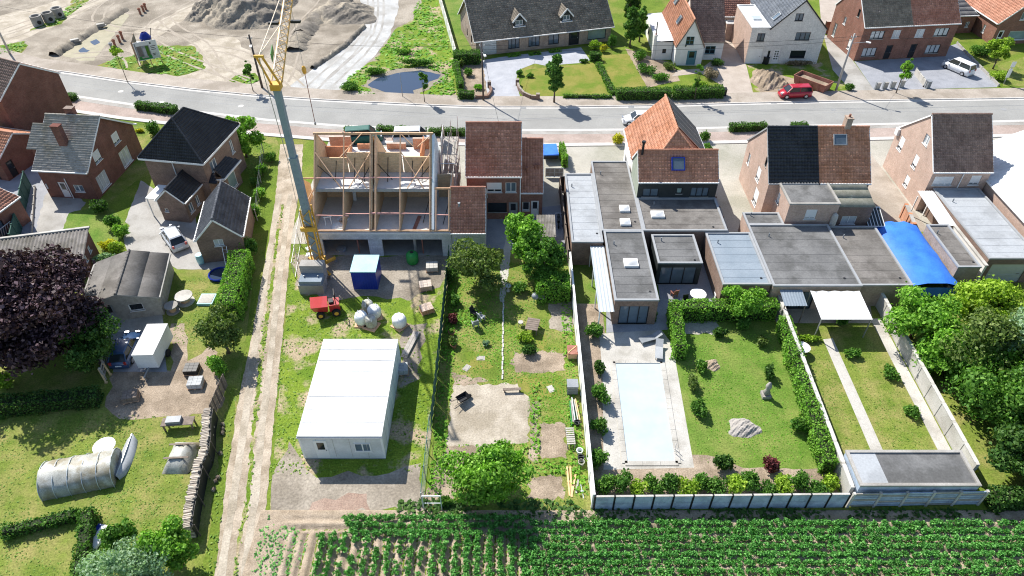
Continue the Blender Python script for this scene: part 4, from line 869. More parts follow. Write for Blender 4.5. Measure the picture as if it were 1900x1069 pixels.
# --- house with lowered white shutters
H5 = E('shuttered_house', 'pale brick house with dark brown tiles and lowered white shutters beside the white hall', 'house', (43.75, 61.8, 0)); ox = 43.75; Y = 61.8
volume(H5, 0, 6.05, 0, 9.0, 5.0, 9.2, 'x', 'brick_pink', 'tile_brown', {'S': [pS(1732, 328, 1768, 344, Y, ox, 'sh', .85), pS(1800, 326, 1819, 343, Y, ox, 'sh', .8)], 'W': [(5.2, 6.2, 1.0, 1.1, 'wc'), (5.0, 3.2, .9, 1.5, 'sh'), (1.2, 3.2, 1.0, 1.6, 'sh'), (5.0, .8, .9, 1.3, 'sh')]}, ridge=.455, tw=.24, th=.3, seed=13)
m = MB(); m.box(-.3, 0, 8.3, 8.9, 4.4, 5.2); m.build('dormer_cheek', 'white_paint', H5); downpipe(H5, 3.2, -.08, 2.5, 4.9, 'white_paint')
# --- white corrugated hall
H6 = E('corrugated_hall', 'large hall with white corrugated roof and stained orange brick side wall', 'hall', (49.95, 50.0, 0)); mb = MB(); wallface(mb, (0, 17.5, 0), (0, -1, 0), (-1, 0, 0), 17.5, 3.8); wallface(mb, (0, 0, 0), (1, 0, 0), (0, -1, 0), 16, 7.5, (), [(-3.7 / 8, 1, 3.8), (3.7 / 8, 1, 3.8 + 7.4)]); mb.build('wall', 'brick_pink', H6)
for sg in (0, 1):
    V = []; F = []; n = 170
    for i in range(n + 1):
        y = -.2 + 17.9 * i / n; w = .05 * (1 if i % 4 in (0, 1) else -1)
        V += [(-.15 if sg == 0 else 16.2, y, 3.85 + w), (8, y, 7.6 + w)]
    F = [(2 * i, 2 * i + 2, 2 * i + 3, 2 * i + 1) for i in range(n)]; link('roof', npmesh('roof', V, F), 'sheet_white', H6)
m = MB(); m.bar((-.2, -.2, 3.78), (-.2, 17.7, 3.78), .14, .14); m.build('gutter', 'white_paint', H6)
# --- left: red brick house with grey shingles
H7 = E('brick_house', 'red brick house with grey shingle roof, white verges and two square chimneys', 'house', (-51.3, 64.4, 0), -5)
volume(H7, 0, 5.6, 0, 10.2, 3.7, 7.3, 'x', 'brick_deep', 'shingle_grey', {'S': [(1.6, .05, .9, 2.0, 'doorw'), (3.3, .9, 1.1, .9, 'w')], 'E': [(.9, .3, 1.9, 1.9, 'wc'), (5.9, .3, 2.0, 2.0, 'wc'), (1.9, 3.3, 1.3, 1.3, 'sh', .8), (5.9, 3.3, 1.3, 1.3, 'sh', .8)]}, prof='low', tw=.5, th=.28, ov=.35, ovg=.3, seed=14)
roofplane(H7, 'roof', (-1.5, 1.7, 5.0), (1, 0, 0), (0, 5.1, 3.6), [(0, 0), (1.2, 0), (1.2, 3.1), (0, 3.1)], 'shingle_grey', 'low', .5, .28); m = MB(); m.box(-1.2, 0, 2, 4.2, 0, 4.9); m.build('chimney_breast', 'brick_deep', H7)
chimney(H7, 2.6, 2.4, 4.6, 7.6, .9, .6, 'brick_deep', 0); chimney(H7, 2.4, 5.6, 6.6, 8.0, .9, .6, 'brick_deep', 0); downpipe(H7, 2.75, -.08, 0, 2.6)
m = MB(); m.bar((.3, -.1, 1.2), (.3, -.1, 1.8), .1, .1); m.build('wall_lamp', 'white_paint', H7)
# --- black hipped house
H8 = E('hipped_house', 'brown brick house with shiny black hipped roof and white eaves by the lane', 'house', (-39.0, 64.0, 0), -9)
volume(H8, 0, 6.6, 0, 7.8, 5.3, None, None, 'brick_brown', 'tile_black', {'E': [(1.2, 3.2, 1.3, 1.3, 'w'), (5.7, 2.9, .7, 1.6, 'w')], 'S': []})
hiproof(H8, 0, 6.6, 0, 7.8, 5.4, 8.9, 2.2, 4.6, 'tile_black', prof='pan', tw=.26, th=.32)
volume(H8, 2.6, 5.6, -3.6, 0, 2.6, 4.0, 'y', 'brick_brown', 'tile_black', {'S': [(.5, 1.2, .4, .4, 'w1')], 'E': [(.5, .8, .8, 1.1, 'w'), (1.9, .8, .7, 1.1, 'w')]}, tw=.26, th=.32, seed=15)
volume(H8, 6.6, 7.6, 1.4, 4.6, 2.7, 3.0, None, 'brick_brown', 'tile_black', {'E': [(.6, .4, 1.7, 1.9, 'wg')]}, sides='SEN')
roofplane(H8, 'roof', (7.85, 1.1, 2.75), (0, 1, 0), (-1.3, 0, .75), [(0, 0), (3.8, 0), (3.3, 1.45), (.5, 1.45)], 'tile_black', tw=.26, th=.32); m = MB(); m.bar((7.9, 1.0, 2.7), (7.9, 5.0, 2.7), .14, .18); m.bar((7.9, 1.0, 2.7), (6.7, .6, 2.7), .14, .18); m.build('gutter', 'white_paint', H8)
roofplane(H8, 'roof', (5.75, .0, 2.75), (1, .0, 0), (0, 1, .55), [(0, 0), (1.9, 0), (1.0, 1.3), (0, 1.3)], 'tile_black', tw=.26, th=.32)
downpipe(H8, 3.2, -.08, 2.5, 5.2); m = MB(); m.box(1.0, 2.6, -3.2, -.6, 2.3, 2.4); m.build('porch_roof', 'white_paint', H8); boxes(H8, 'porch_post', 'white_paint', [(a, a + .09, b_, b_ + .09, 0, 2.3) for a in (1.05, 2.4) for b_ in (-3.15, -1.9, -.75)])
# --- garage by the lane
H9 = E('brick_garage', 'small brown brick garage with dark blue grey tiles and a ladder on its gable', 'garage', (-30.4, 52.9, 0), 10)
volume(H9, 0, 4.2, 0, 6.6, 2.85, 5.0, 'y', 'brick_brown', 'tile_darkblue', {'S': [(1.5, 1.9, .9, .8, 'wc'), ]}, tw=.3, th=.34, seed=16)
o = E('ladder', 'aluminium ladder leaning on the garage gable', 'ladder', (-27.9, 52.65, 0), 10); bars(o, 'rail', 'chrome', [((sx, -.5, 0), (sx, .42, 2.0)) for sx in (-.2, .2)], .05, .08); bars(o, 'rung', 'chrome', [((-.2, -.5 + .92 * t, 2.0 * t), (.2, -.5 + .92 * t, 2.0 * t)) for t in (.1, .25, .4, .55, .7, .85)], .04, .04)
# --- houses at the left edge
o = E('brick_house', 'tall dark brick house with a small wall window at the street bend', 'house', (-74, 81.5, 0), -24)
volume(o, 0, 15.5, 0, 8, 6.2, 9, 'x', 'brick_deep', 'tile_brown', {'S': [(12.2, 3.6, .8, .9, 'wg'), (14.3, 1.5, .8, .8, 'wc')]}, seed=17)
o = E('tiled_outbuilding', 'small outbuilding with weathered orange tiles beside the grey shingled house', 'outbuilding', (-64, 69.2, 0), -14)
volume(o, 0, 6.6, 0, 6.2, 2.7, 4.4, 'x', 'brick_deep', 'tile_orange', {'E': [(.6, .05, .9, 2, 'doord')], 'S': [(3.4, .05, 2.2, 2.1, 'doord')]}, seed=18)
m = MB(); m.box(2.2, 3.0, 1.0, 1.5, 3.2, 3.9); m.build('roof_vent', 'white_paint', o)
o = E('brick_house', 'brick house with pinkish tiles and a rack of white bars behind the green fence', 'house', (-60.8, 56.2, 0), -14)
volume(o, 0, 8.4, 0, 6, 3.0, 4.6, 'y', 'brick_red', 'tile_terracotta', {'E': [(1.0, .3, 2.2, 1.8, 'd')], 'S': [(5.8, .8, 1.6, 1.4, 'wg')]}, seed=19)
bars(o, 'rack_bar', 'white_paint', [((8.5, 1.2 + .28 * k, .6), (8.9, 1.2 + .28 * k, 1.7)) for k in range(9)] + [((8.9, 1.1, 1.7), (8.9, 3.6, 1.7))], .05, .05)
o = E('brick_shed', 'long brick shed with weathered corrugated roof under the purple tree', 'shed', (-55.5, 47.4, 0), 13); mb = MB(); wallface(mb, (0, 0, 0), (1, 0, 0), (0, -1, 0), 15.2, 2.2); wallface(mb, (15.2, 0, 0), (0, 1, 0), (1, 0, 0), 3.8, 3.0, [(.5, 1.3, .6, .7, 'w'), (2.0, 1.3, .6, .7, 'w')], [(-.21, 1, 2.2)]); wallface(mb, (15.2, 3.8, 0), (-1, 0, 0), (0, 1, 0), 15.2, 3.0); mb.build('wall', 'shed_brick', o)
for op in [(.5, 1.3, .6, .7, 'w'), (2.0, 1.3, .6, .7, 'w')]: opening(o, (15.2, 0, 0), (0, 1, 0), (1, 0, 0), op)
corrugated(o, 'roof', -.2, 15.35, -.2, 3.95, 2.2, 3.05, 'asbestos', .32, .06); m = MB(); m.bar((-.2, 3.95, 3.06), (15.4, 3.95, 3.06), .25, .16); m.build('ridge_cap', 'concrete_pale', o)
o = E('garden_shed', 'grey garden shed with pitched felt roof on the left plot', 'shed', (-37.7, 44.3, 0), 12)
volume(o, 0, 6.2, 0, 6.2, 2.1, 3.0, 'y', 'timber_grey', 'roofing_brown', {'S': [(1.4, .05, 1.0, 1.9, 'doorg'), (3.6, .9, 1.2, .8, 'w1')]}, prof='low', tw=1.5, th=1.5, trim='concrete')
# --- across the street
H10 = E('bungalow', 'long brick bungalow with dark tiled roof and two white gabled dormers', 'bungalow', (-5.4, 101.8, 0), 15.5); zk = .74
volume(H10, 0, 21.6, 0, 10.8, 2.65, 6.65, 'x', 'brick_tan', 'tile_mottled', {'S': [(.7, .05, 2.5, 2.1, 'garg'), (5.0, .55, 1.8, 1.55, 'd'), (8.2, .55, 1.8, 1.55, 'd'), (11.4, .55, 1.7, 1.55, 'd'), (14.7, .05, 1.7, 2.2, 'doord'), (17.8, .55, 3.0, 1.5, 'dg')], 'W': [(7.4, .9, .8, 1.2, 'd1'), (4.6, .9, .6, 1.2, 'd1')]}, ov=.6, ovg=.35, prof='flat', tw=.42, th=.36, seed=20, trim='white_paint')
def dormer(par, xc, yb, w=1.6, hw=1.0, hp=.95, sl=.74, z_e=2.65, rm='tile_mottled', wm='cladding_dark'):
    "small gabled dormer standing on a slope facing -y"
    zb = z_e + sl * yb + .1; zt = zb + hw; zp = zt + hp; a = w / 2; mb = MB(); O = (xc - a, yb, zb - .25)
    opn = [(.28, .5, w - .56, .72, 'w')]; wallface(mb, O, (1, 0, 0), (0, -1, 0), w, hw + hp + .25, opn, [(-hp / a, 1, hw + .25), (hp / a, 1, hw + .25 + 2 * hp)]); yt = (zt - z_e) / sl
    for sg in (-1, 1): mb.poly([(xc + sg * a, yb, zb - .25), (xc + sg * a, yt, zt), (xc + sg * a, yb, zt)])
    d = mb.build('dormer', wm, par)
    opening(d, O, (1, 0, 0), (0, -1, 0), opn[0]); yp = (zp - z_e) / sl
    for sg in (-1, 1):
        O2 = Vector((xc + sg * (a + .22), yb - .2, zt - .22 * hp / a)); V = Vector((-sg * a, 0, hp)).normalized(); L = math.hypot(a, hp) + .22 * math.hypot(1, hp / a)
        yl = (O2.z - z_e) / sl - O2.y; Vv, F, rn = tilemesh(O2, (0, 1, 0), V, [(0, 0), (yl + .1, 0), (yp - O2.y + .1, L), (0, L)], .3, .3, 'flat'); link('dormer_roof', npmesh('r', Vv, F, rn), rm, d)
    m = MB()
    for sg in (-1, 1): m.bar((xc + sg * (a + .25), yb - .24, zt - .26 * hp / a + .04), (xc, yb - .24, zp + .06), .06, .2)
    m.bar((xc - a - .1, yb - .1, zb + .02), (xc + a + .1, yb - .1, zb + .02), .25, .09); m.build('barge_board', 'white_paint', d)
dormer(H10, 7.0, .95, 1.7); dormer(H10, 14.5, .95, 1.7)
chimney(H10, 20.6, 4.6, 5.5, 8.0, 1.0, .7, 'brick_tan', 2)
H11 = E('cottage', 'white cottage with steep orange tiled front gable and blue arched door', 'cottage', (23.9, 98.6, 0)); ox = 23.9; Y = 98.6
volume(H11, 0, 4.0, 0, 13, 2.9, 6.7, 'y', 'render_white', 'tile_orange', {'S': [pS(1273, 68, 1288, 83, Y, ox, 't'), (1.75, .05, 1.35, 2.2, 'doort')]}, trim='timber_old', gut=False, ov=.3, tw=.26, th=.3, seed=21)
volume(H11, 2.6, 7.4, 2.0, 12, 2.9, 7.6, 'x', 'render_white', 'tile_brown', {'S': [(2.2, .9, 1.5, 1.2, 't')]}, trim='timber_old', ov=.3, tw=.26, th=.3, seed=22)
skylight(H11, (-.3, 13, 2.7), (0, -1, 0), (2.0, 0, 3.8), 8.0, 2.0, 1.0, 1.2); skylight(H11, (-.3, 13, 2.7), (0, -1, 0), (2.0, 0, 3.8), 2.5, 3.0, 1.0, 1.2)
m = MB(); m.tube((1.3, -.05, 2.9), (1.3, -.12, 3.1), .09, 8); m.build('wall_lamp', 'dark_paint', H11)
H12 = E('flat_roof_annex', 'white annex with pale corrugated roof and thin chimney beside the cottage', 'annex', (21.4, 100.6, 0)); volume(H12, 0, 2.4, 0, 10.9, 2.7, None, None, 'render_white', 'sheet_white', {'S': [(.9, .9, .7, .8, 'w1')], 'W': [(3, .9, 1, 1.2, 'd1')]})
V = []; n = 60
for i in range(n + 1): y = -.1 + 11.1 * i / n; w = .035 * (1 if i % 4 in (0, 1) else -1); V += [(-.1, y, 2.76 + w), (2.5, y, 2.95 + w)]
link('roof', npmesh('roof', V, [(2 * i, 2 * i + 2, 2 * i + 3, 2 * i + 1) for i in range(n)]), 'sheet_white', H12); chimney(H12, -.25, .3, 0, 3.6, .45, .45, 'render_white'); m = MB(); m.cyl(-.25, .3, 3.7, 5.6, .09, 8); m.build('flue', 'steel', H12)
H13 = E('white_house', 'white brick house with slate gable and white flat roofed side wing', 'house', (34.5, 99.2, 0)); ox = 34.5; Y = 99.2
volume(H13, 0, 2.6, .03, 9, 5.4, None, 'flat', 'brick_white', 'roofing_white', {'S': [pS(1405, 62, 1419, 77, Y, ox, 'd'), (.15, .05, 2.2, 2.2, 'garw')]}, trim='roofing_white', sides='S')
mb = MB(); wallface(mb, (0, 9, 0), (0, -1, 0), (-1, 0, 0), 9, 5.35); mb.build('side_wall', 'brick_pink', H13)
m = MB(); m.box(.9, 2.1, 3, 4.4, 5.3, 5.5); m.build('roof_light', 'zinc', H13)
volume(H13, 2.6, 10.7, 0, 11, 5.2, 9.2, 'y', 'brick_white', 'tile_slate', {'S': [pS(1476, 25, 1491, 39, Y, ox + 2.6, 'd'), pS(1476, 60, 1503, 75, Y, ox + 2.6, 'd'), pS(1466, 94, 1494, 108, Y, ox + 2.6, 'd1'), (1.35, .05, 1.0, 2.15, 'doorw', 1), (.5, .7, .35, 1.3, 'd1')]}, trim='dark_paint', prof='flat', ov=.15, gut=False, seed=23, ovg=.12)
skylight(H13, (2.5, 11, 5.2), (0, -1, 0), (4.05, 0, 4.0), 9.0, 1.0, 1.0, 1.3, 'glass_sky', 'grey_paint')
o = E('tiled_outbuilding', 'pink brick outbuilding with brown tiles behind the gap beside the cottage', 'outbuilding', (32.6, 109.5, 0)); volume(o, 0, 6.5, 0, 5, 3.2, 5.0, 'x', 'brick_pink', 'tile_red', {'S': [(.6, .05, .9, 2.1, 'doord')]}, seed=24)
volume(o, .9, 2.6, -1.5, -.02, 2.6, None, 'flat', 'brick_pink', 'roofing_white', trim='roofing_white')
H14 = E('semi_detached_house', 'left half of the red brick pair with dark mottled tiles across the street', 'house', (51.1, 100.2, 0), 6.5)
volume(H14, 0, 7.3, 0, 9, 5.2, 9.5, 'x', 'brick_red', 'tile_mottled', {'S': [(1.3, 3.2, 2.1, 1.2, 'dc'), (4.7, 3.2, 1.2, 1.2, 'wc'), (.9, .6, 2.2, 1.3, 'dc'), (4.5, .05, 1.0, 2.1, 'doord')], 'W': [(6.2, 5.6, .6, 1.1, 'd1'), (3.2, 3.4, .7, 1.1, 'w'), (1.2, .8, .8, 2.0, 'w'), (6.2, .8, 1.0, 1.5, 'sh')]}, seed=25, ov=.35)
H15 = E('semi_detached_house', 'right half of the red brick pair with redder tiles across the street', 'house', (51.1 + 7.32 * math.cos(R(6.5)), 100.2 + 7.32 * math.sin(R(6.5)), 0), 6.5)
volume(H15, 0, 7.3, 0, 9, 5.2, 9.5, 'x', 'brick_red', 'tile_red', {'S': [(1.0, 3.2, 1.3, 1.2, 'wc'), (3.9, 3.2, 2.2, 1.2, 'dc'), (1.0, .05, 1.0, 2.1, 'doord'), (3.6, .6, 2.2, 1.3, 'dc')]}, seed=26, ov=.35)
H16 = E('brick_house', 'red brick house with pale pink tiled side slope beside the dark paved forecourt', 'house', (74.6, 106.3, 0), 4)
volume(H16, 0, 11, 0, 11, 3.3, 8.2, 'y', 'brick_red', 'tile_terracotta', {'S': [(.6, .05, .9, 2.1, 'doorw'), (2.4, .6, 2.9, 1.4, 'wg'), (3.0, 3.7, 1.2, 1.2, 'w'), (5.0, 3.7, 1.2, 1.2, 'w')], 'W': [(8, .8, .6, 1.2, 'w')]}, seed=27, ov=.3)
o = E('side_annex', 'low brick annex with white edged roof between the red pair and the pink tiled house', 'annex', (69.2, 110.5, 0), 5); volume(o, 0, 4.6, 0, 5, 2.8, 3.6, 'm', 'brick_red', 'roofing_grey', {'S': [(.6, .5, 1.4, 1.4, 'wg'), (3.2, .9, .6, .9, 'w')]}, prof='low', tw=1.2, th=1.2)
# ---------------------------------------------------------------- roofless new houses
NB = E('unfinished_houses', 'pair of roofless new houses with block walls and bare timber roof frame', 'building', (-18.8, 54.0, 0))
XL = [0.1, 2.4, 5.25, 7.9, 10.9, 12.8]            # wall lines across the building
def ysl(z): return (z - 2.95) * .93 + .1           # rear roof plane: depth at height z
mb = MB(); wallface(mb, (-.55, 0, 0), (1, 0, 0), (0, -1, 0), 13.4, 2.75, [(.7, .0, 4.5, 2.1, ''), (6.55, .0, 5.9, 2.1, '')], depth=.25); mb.build('rear_wall', 'block_grey', NB)
mb = MB(); wallface(mb, (-.55, 12, 0), (0, -1, 0), (-1, 0, 0), 12, 2.75); mb.build('side_wall', 'block_grey', NB); mb = MB(); wallface(mb, (12.85, 0, 0), (0, 1, 0), (1, 0, 0), 12, 2.75); mb.build('side_wall', 'block_grey', NB)
MB().box(.1, 12.75, 6.0, 6.2, 0, 2.74).build('inner_wall', 'block_tan', NB); MB().box(5.1, 5.4, .3, 6, 0, 2.74).build('inner_wall', 'block_tan', NB)
MB().box(-.5, 12.8, .1, 11.9, .016, .06).build('ground_slab', 'concrete', NB)
MB().box(-.6, 12.9, -.05, 12, 2.76, 2.95).build('floor_slab', 'slab_light', NB)
MB().box(-.5, 11.05, 3.05, 11.0, 5.72, 5.92).build('attic_slab', 'slab_light', NB)
MB().bar((-.5, 3.0, 5.85), (11.0, 3.0, 5.85), .12, .3).build('edge_beam', 'grey_paint', NB)
def gable(x, t, mt, top=9.9, zf=5.0, name='gable_wall'):
    yt = ysl(top); pr = [(.12, 2.96), (.12, 3.05), (yt, top), (yt + (top - zf) * .93, zf), (yt + (top - zf) * .93, 2.96)]
    m = MB(); m.extr(pr, (x - t / 2, 0, 0), (0, 1, 0), (0, 0, 1), (1, 0, 0), t); return m.build(name, mt, NB, fix=True)
gable(-.45, .2, 'block_tan'); gable(5.1, .2, 'block_tan'); gable(5.45, .2, 'block_tan'); gable(10.88, .2, 'block_tan')
m = MB(); pr = [(.1, 2.96), (.1, 3.3), (ysl(10), 10.0), (ysl(10) + 4.6, 5.3), (ysl(10) + 4.6, 2.96)]; m.extr(pr, (11.0, 0, 0), (0, 1, 0), (0, 0, 1), (1, 0, 0), .24); m.build('insulated_gable', 'insulation', NB, fix=True)
m = MB(); m.extr([(.12, 2.96), (.12, 3.05), (ysl(6.0), 6.0), (6.2, 6.0), (6.2, 2.96)], (12.7, 0, 0), (0, 1, 0), (0, 0, 1), (1, 0, 0), .14); m.build('partition_wall', 'block_tan', NB, fix=True)
for x in (2.4, 7.9):
    m = MB(); m.extr([(.14, 2.96), (.14, 3.02), (ysl(5.7), 5.7), (6.0, 5.7), (6.0, 2.96)], (x - .07, 0, 0), (0, 1, 0), (0, 0, 1), (1, 0, 0), .14); m.build('partition_wall', 'block_tan', NB, fix=True)
for x0, x1 in ((-.33, 5.0), (5.55, 10.78), (11.25, 12.6)): MB().box(x0, x1, 6.05, 6.2, 2.96, 5.7).build('inner_wall', 'block_tan', NB)
for x0, x1, zt in ((-.33, 2.35, 7.6), (2.45, 5.0, 8.2), (5.55, 7.85, 8.2), (7.95, 10.78, 7.7)): MB().box(x0, x1, 6.1, 6.24, 5.93, zt).build('attic_wall', 'block_tan', NB)
for x0, x1, zt in ((-.33, 1.9, 7.4), (2.5, 4.9, 6.5), (5.6, 7.6, 6.6), (8.4, 10.7, 7.2)): MB().box(x0, x1, 10.6, 10.85, 5.93, zt).build('front_wall', 'brick_orange', NB)
for x, y0, y1 in ((2.2, 7.2, 8.8), (9.5, 7.2, 10.5)): MB().box(x, x + .14, y0, y1, 5.93, 7.5).build('attic_partition', 'brick_orange', NB)
MB().box(-.33, 2.2, 8.8, 8.94, 5.93, 7.3).build('attic_partition', 'brick_orange', NB)
yr = ysl(10)
bars(NB, 'ridge_beam', 'timber', [((-.6, yr, 10.0), (11.1, yr, 10.0))], .16, .22); bars(NB, 'wall_plate', 'timber', [((-.6, .12, 3.1), (12.9, .12, 3.1))], .14, .14); bars(NB, 'purlin', 'timber', [((11.1, ysl(6) + .02, 6.08), (12.85, ysl(6) + .02, 6.08))], .12, .16)
for x in (-.45, 2.4, 4.98, 5.55, 7.9, 10.8): bars(NB, 'rafter', 'timber', [((x, .05, 3.1), (x, yr, 10.06))], .1, .16)
for x in (-.45, 5.3, 10.8): bars(NB, 'rafter', 'timber', [((x, yr, 10.06), (x, yr + 4.6, 5.1))], .1, .16)
for x in (11.4, 12.65): bars(NB, 'rafter', 'timber', [((x, .05, 3.1), (x, ysl(6), 6.05))], .1, .16)
P3 = lambda x, z: (x, ysl(z) - .05, z + .12)
bars(NB, 'brace', 'timber', [(P3(-.4, 8.6), P3(2.2, 6.0)), (P3(2.45, 8.6), P3(4.7, 6.0)), (P3(5.0, 8.6), P3(2.9, 6.0)), (P3(8.0, 8.6), P3(10.2, 6.0)), (P3(10.8, 8.5), P3(8.6, 6.0)), (P3(2.0, 8.2), P3(4.2, 10.0)), (P3(8.0, 9.9), P3(9.2, 9.0)), (P3(10.7, 9.7), P3(9.6, 9.0))], .09, .06)
bars(NB, 'batten', 'timber_pink', [(P3(-.5, 6.75), P3(5.3, 6.75)), (P3(5.0, 6.8), P3(11.0, 6.75)), (P3(-.5, 4.1), P3(2.9, 4.05)), (P3(2.5, 4.2), P3(8.4, 4.2)), (P3(5, 4.27), P3(11.3, 4.2)), (P3(10.9, 4.15), P3(12.8, 4.1))], .09, .07)
for x, y0, z0, x1, y1, z1 in ((1.3, 6.05, 7.3, 1.3, 4.4, 5.95), (3.2, 6.05, 7.6, 3.2, 4.3, 5.95), (4.2, 6.05, 7.6, 4.2, 4.2, 5.95), (6.5, 6.05, 7.7, 6.5, 4.3, 5.95), (8.9, 6.05, 7.3, 8.9, 4.2, 5.95), (9.9, 6.05, 7.2, 9.9, 4.2, 5.95), (-.3, 5, 7.4, 1.2, 4.6, 5.95), (5.6, 5, 7.6, 6.9, 4.7, 5.95), (10.7, 5, 7.4, 9.5, 4.7, 5.95), (12.6, 2.5, 4.8, 12.0, 1.3, 2.97), (10.7, 3, 5, 10.0, 1.6, 2.97), (4.9, 5, 7.5, 3.9, 4.5, 5.95)):
    MB().tube((x, y0, z0), (x1, y1, z1), .04, 6).build('push_prop', 'plastic_black', NB)
for x in (3.5, 9.15, 9.9): MB().tube((x, .4, .06), (x, .4, 2.74), .07 if x != 9.15 else .14, 8).build('shoring_prop', 'rust' if x != 9.15 else 'concrete', NB)
# little side bay to the lane
mb = MB(); mb.extr([(2.2, 0), (2.2, 3.2), (4.5, 6.2), (6.5, 4.4), (6.5, 0)], (-2.1, 0, 0), (0, 1, 0), (0, 0, 1), (1, 0, 0), .15); mb.build('side_bay_wall', 'block_tan', NB, fix=True); MB().box(-1.95, -.55, 2.2, 2.4, 0, 3.0).build('side_bay_wall', 'block_tan', NB); MB().box(-1.95, -.57, 2.4, 6.5, 2.7, 2.85).build('side_bay_slab', 'concrete_pale', NB)
bars(NB, 'rafter', 'timber', [((-2.02, 2.15, 3.25), (-2.02, 4.5, 6.28)), ((-2.02, 4.5, 6.25), (-.5, 4.5, 6.25)), ((-1.9, 2.6, 3.9), (-.5, 4.2, 5.9))], .09, .12)
# loose building materials lying about the new houses
def board(name, label, x, y, z, w, d, t, mt, rot=0, tx=0, ty=0, cat='board', group='boards on the new floors'):
    m = MB(); m.cbox((0, 0, t / 2), (w, d, t)); m.cbox((w * .1, d * .05, t * 1.5 + .004), (w * .8, d * .7, t)); o = m.build(name, mt); o.location = (x, y, z); o.rotation_euler = (R(tx), R(ty), R(rot)); return tag(o, label, cat, group)
for k, (dx, dy, z, w, d, mt, rot, lab) in enumerate(((1.7, 1.1, 2.96, 1.1, 1.0, 'insulation', 8, 'white insulation slab lying crossways in the corner room of the new houses'), (2.0, 2.2, 2.96, 1.1, .7, 'insulation', -25, 'white slab tilted beside the trestle in the corner room'), (3.6, 3.9, 5.93, 1.3, .5, 'white_paint', 60, 'white board lying slantwise on the attic floor'), (4.5, 3.8, 5.93, 1.5, .9, 'white_paint', 3, 'wide white board on the sunlit attic floor edge'), (8.6, 3.9, 5.93, 1.3, .8, 'white_paint', -10, 'white sheet on the attic floor under the crossed braces'), (9.4, 1.6, 2.96, .35, 2.2, 'rust', -8, 'narrow rusty brown plank on the open room floor'), (2.8, 9.6, 5.93, 2.2, .9, 'white_paint', 0, 'white panel on the street side attic floor'), (8.0, 9.3, 5.93, 2.6, 1.0, 'insulation', 0, 'pale panel beside the orange brick partition'))):
    board('building_board', lab, -18.8 + dx, 54 + dy, z, w, d, .06, mt, rot)
o = E('trestle', 'white folding trestle standing in the corner room of the new houses', 'trestle', (-18.1, 55.4, 2.96), 15); bars(o, 'leg', 'white_paint', [((sx * .3, sy * .25, 0), (sx * .25, 0, .8)) for sx in (-1, 1) for sy in (-1, 1)], .05, .05); bars(o, 'top_rail', 'white_paint', [((-.4, 0, .82), (.4, 0, .82))], .08, .06)
o = E('brick_stack', 'small pinkish heap of bricks on the open room floor', 'bricks', (-15.9 - .9, 55.7, 2.96), 20)
for i in range(14): MB().cbox((random.Random(i).uniform(-.35, .35), random.Random(i + 50).uniform(-.35, .35), .05 + .1 * (i // 6)), (.24, .12, .09), i * 1.3).build('brick', 'brick_pink', o)
o = E('insulation_stack', 'pair of white insulation slabs leaning on the inner wall of the corner room', 'insulation', (-17.0, 59.6, 2.96)); MB().cbox((0, 0, .75), (.6, .12, 1.5), 0, Matrix.Rotation(R(-12), 3, 'X')).build('slab', 'insulation', o); MB().cbox((.7, .02, .75), (.6, .12, 1.5), 0, Matrix.Rotation(R(-14), 3, 'X')).build('slab', 'insulation', o)
o = E('cable_reel', 'grey reel of hose standing in the open garage of the new houses', 'reel', (-17.2, 54.9, .06)); MB().lathe(0, 0, [(.15, 0), (.5, .02), (.5, .3), (.15, .34), (.12, .34)], 14).build('coil', 'plastic_grey', o)
# scaffold beside the new houses
SCF = E('scaffold', 'steel tube scaffold with white sheeting between the new houses and the red brick house', 'scaffold', (-7.4, 60.6, 0))
for i in range(3):
    for j in range(4): MB().tube((.2 + i * .75, j * 1.7, 0), (.2 + i * .75, j * 1.7, 8.2 + (i + j) % 3 * .5), .035, 6).build('standard', 'chrome', SCF)
for z in (2.2, 4.4, 6.6):
    for i in range(3): MB().tube((.2 + i * .75, -.2, z), (.2 + i * .75, 5.3, z), .03, 6).build('ledger', 'chrome', SCF)
    for j in range(4): MB().tube((.1, j * 1.7, z + .06), (1.8, j * 1.7, z + .06), .03, 6).build('transom', 'chrome', SCF)
for z in (2.3, 4.5, 6.7):
    for k in range(3): MB().box(.25 + k * .5, .7 + k * .5, 1.6, 5.2, z, z + .05).build('plank', 'timber_grey', SCF)
m = MB(); m.cbox((.05, 3.4, 6.2), (.04, 2.6, 4.4), 0, Matrix.Rotation(R(4), 3, 'Y')); m.build('sheeting', 'white_paint', SCF)
# ---------------------------------------------------------------- crane
CR = E('tower_crane', 'small tower crane with blue grey mast and yellow lattice jib beside the new houses', 'crane', (-18.75, 51.9, 0))
for dx, dy in ((-1.3, -1.3), (1.3, -1.3), (1.3, 1.3), (-1.3, 1.3)):
    MB().bar((dx * .2, dy * .2, .5), (dx, dy, .45), .22, .26).build('outrigger', 'crane_yellow', CR); MB().cyl(dx, dy, 0, .4, .16, 10, .1).build('foot_pad', 'steel', CR)
for k in range(4): MB().box(-1.1, 1.1, -2.3 + 0.02, -1.35, .55 + k * .46, .99 + k * .46).build('ballast_block', 'concrete', CR)
MB().box(-.6, .6, -1.3, .6, .45, 1.3).build('turntable', 'crane_yellow', CR)
hs = .36
for sx in (-1, 1):
    for sy in (-1, 1): MB().bar((sx * hs * 1.15, sy * hs * 1.15, 1.2), (sx * hs * 1.15, sy * hs * 1.15, 7.4), .12, .12).build('mast_leg', 'crane_yellow', CR)
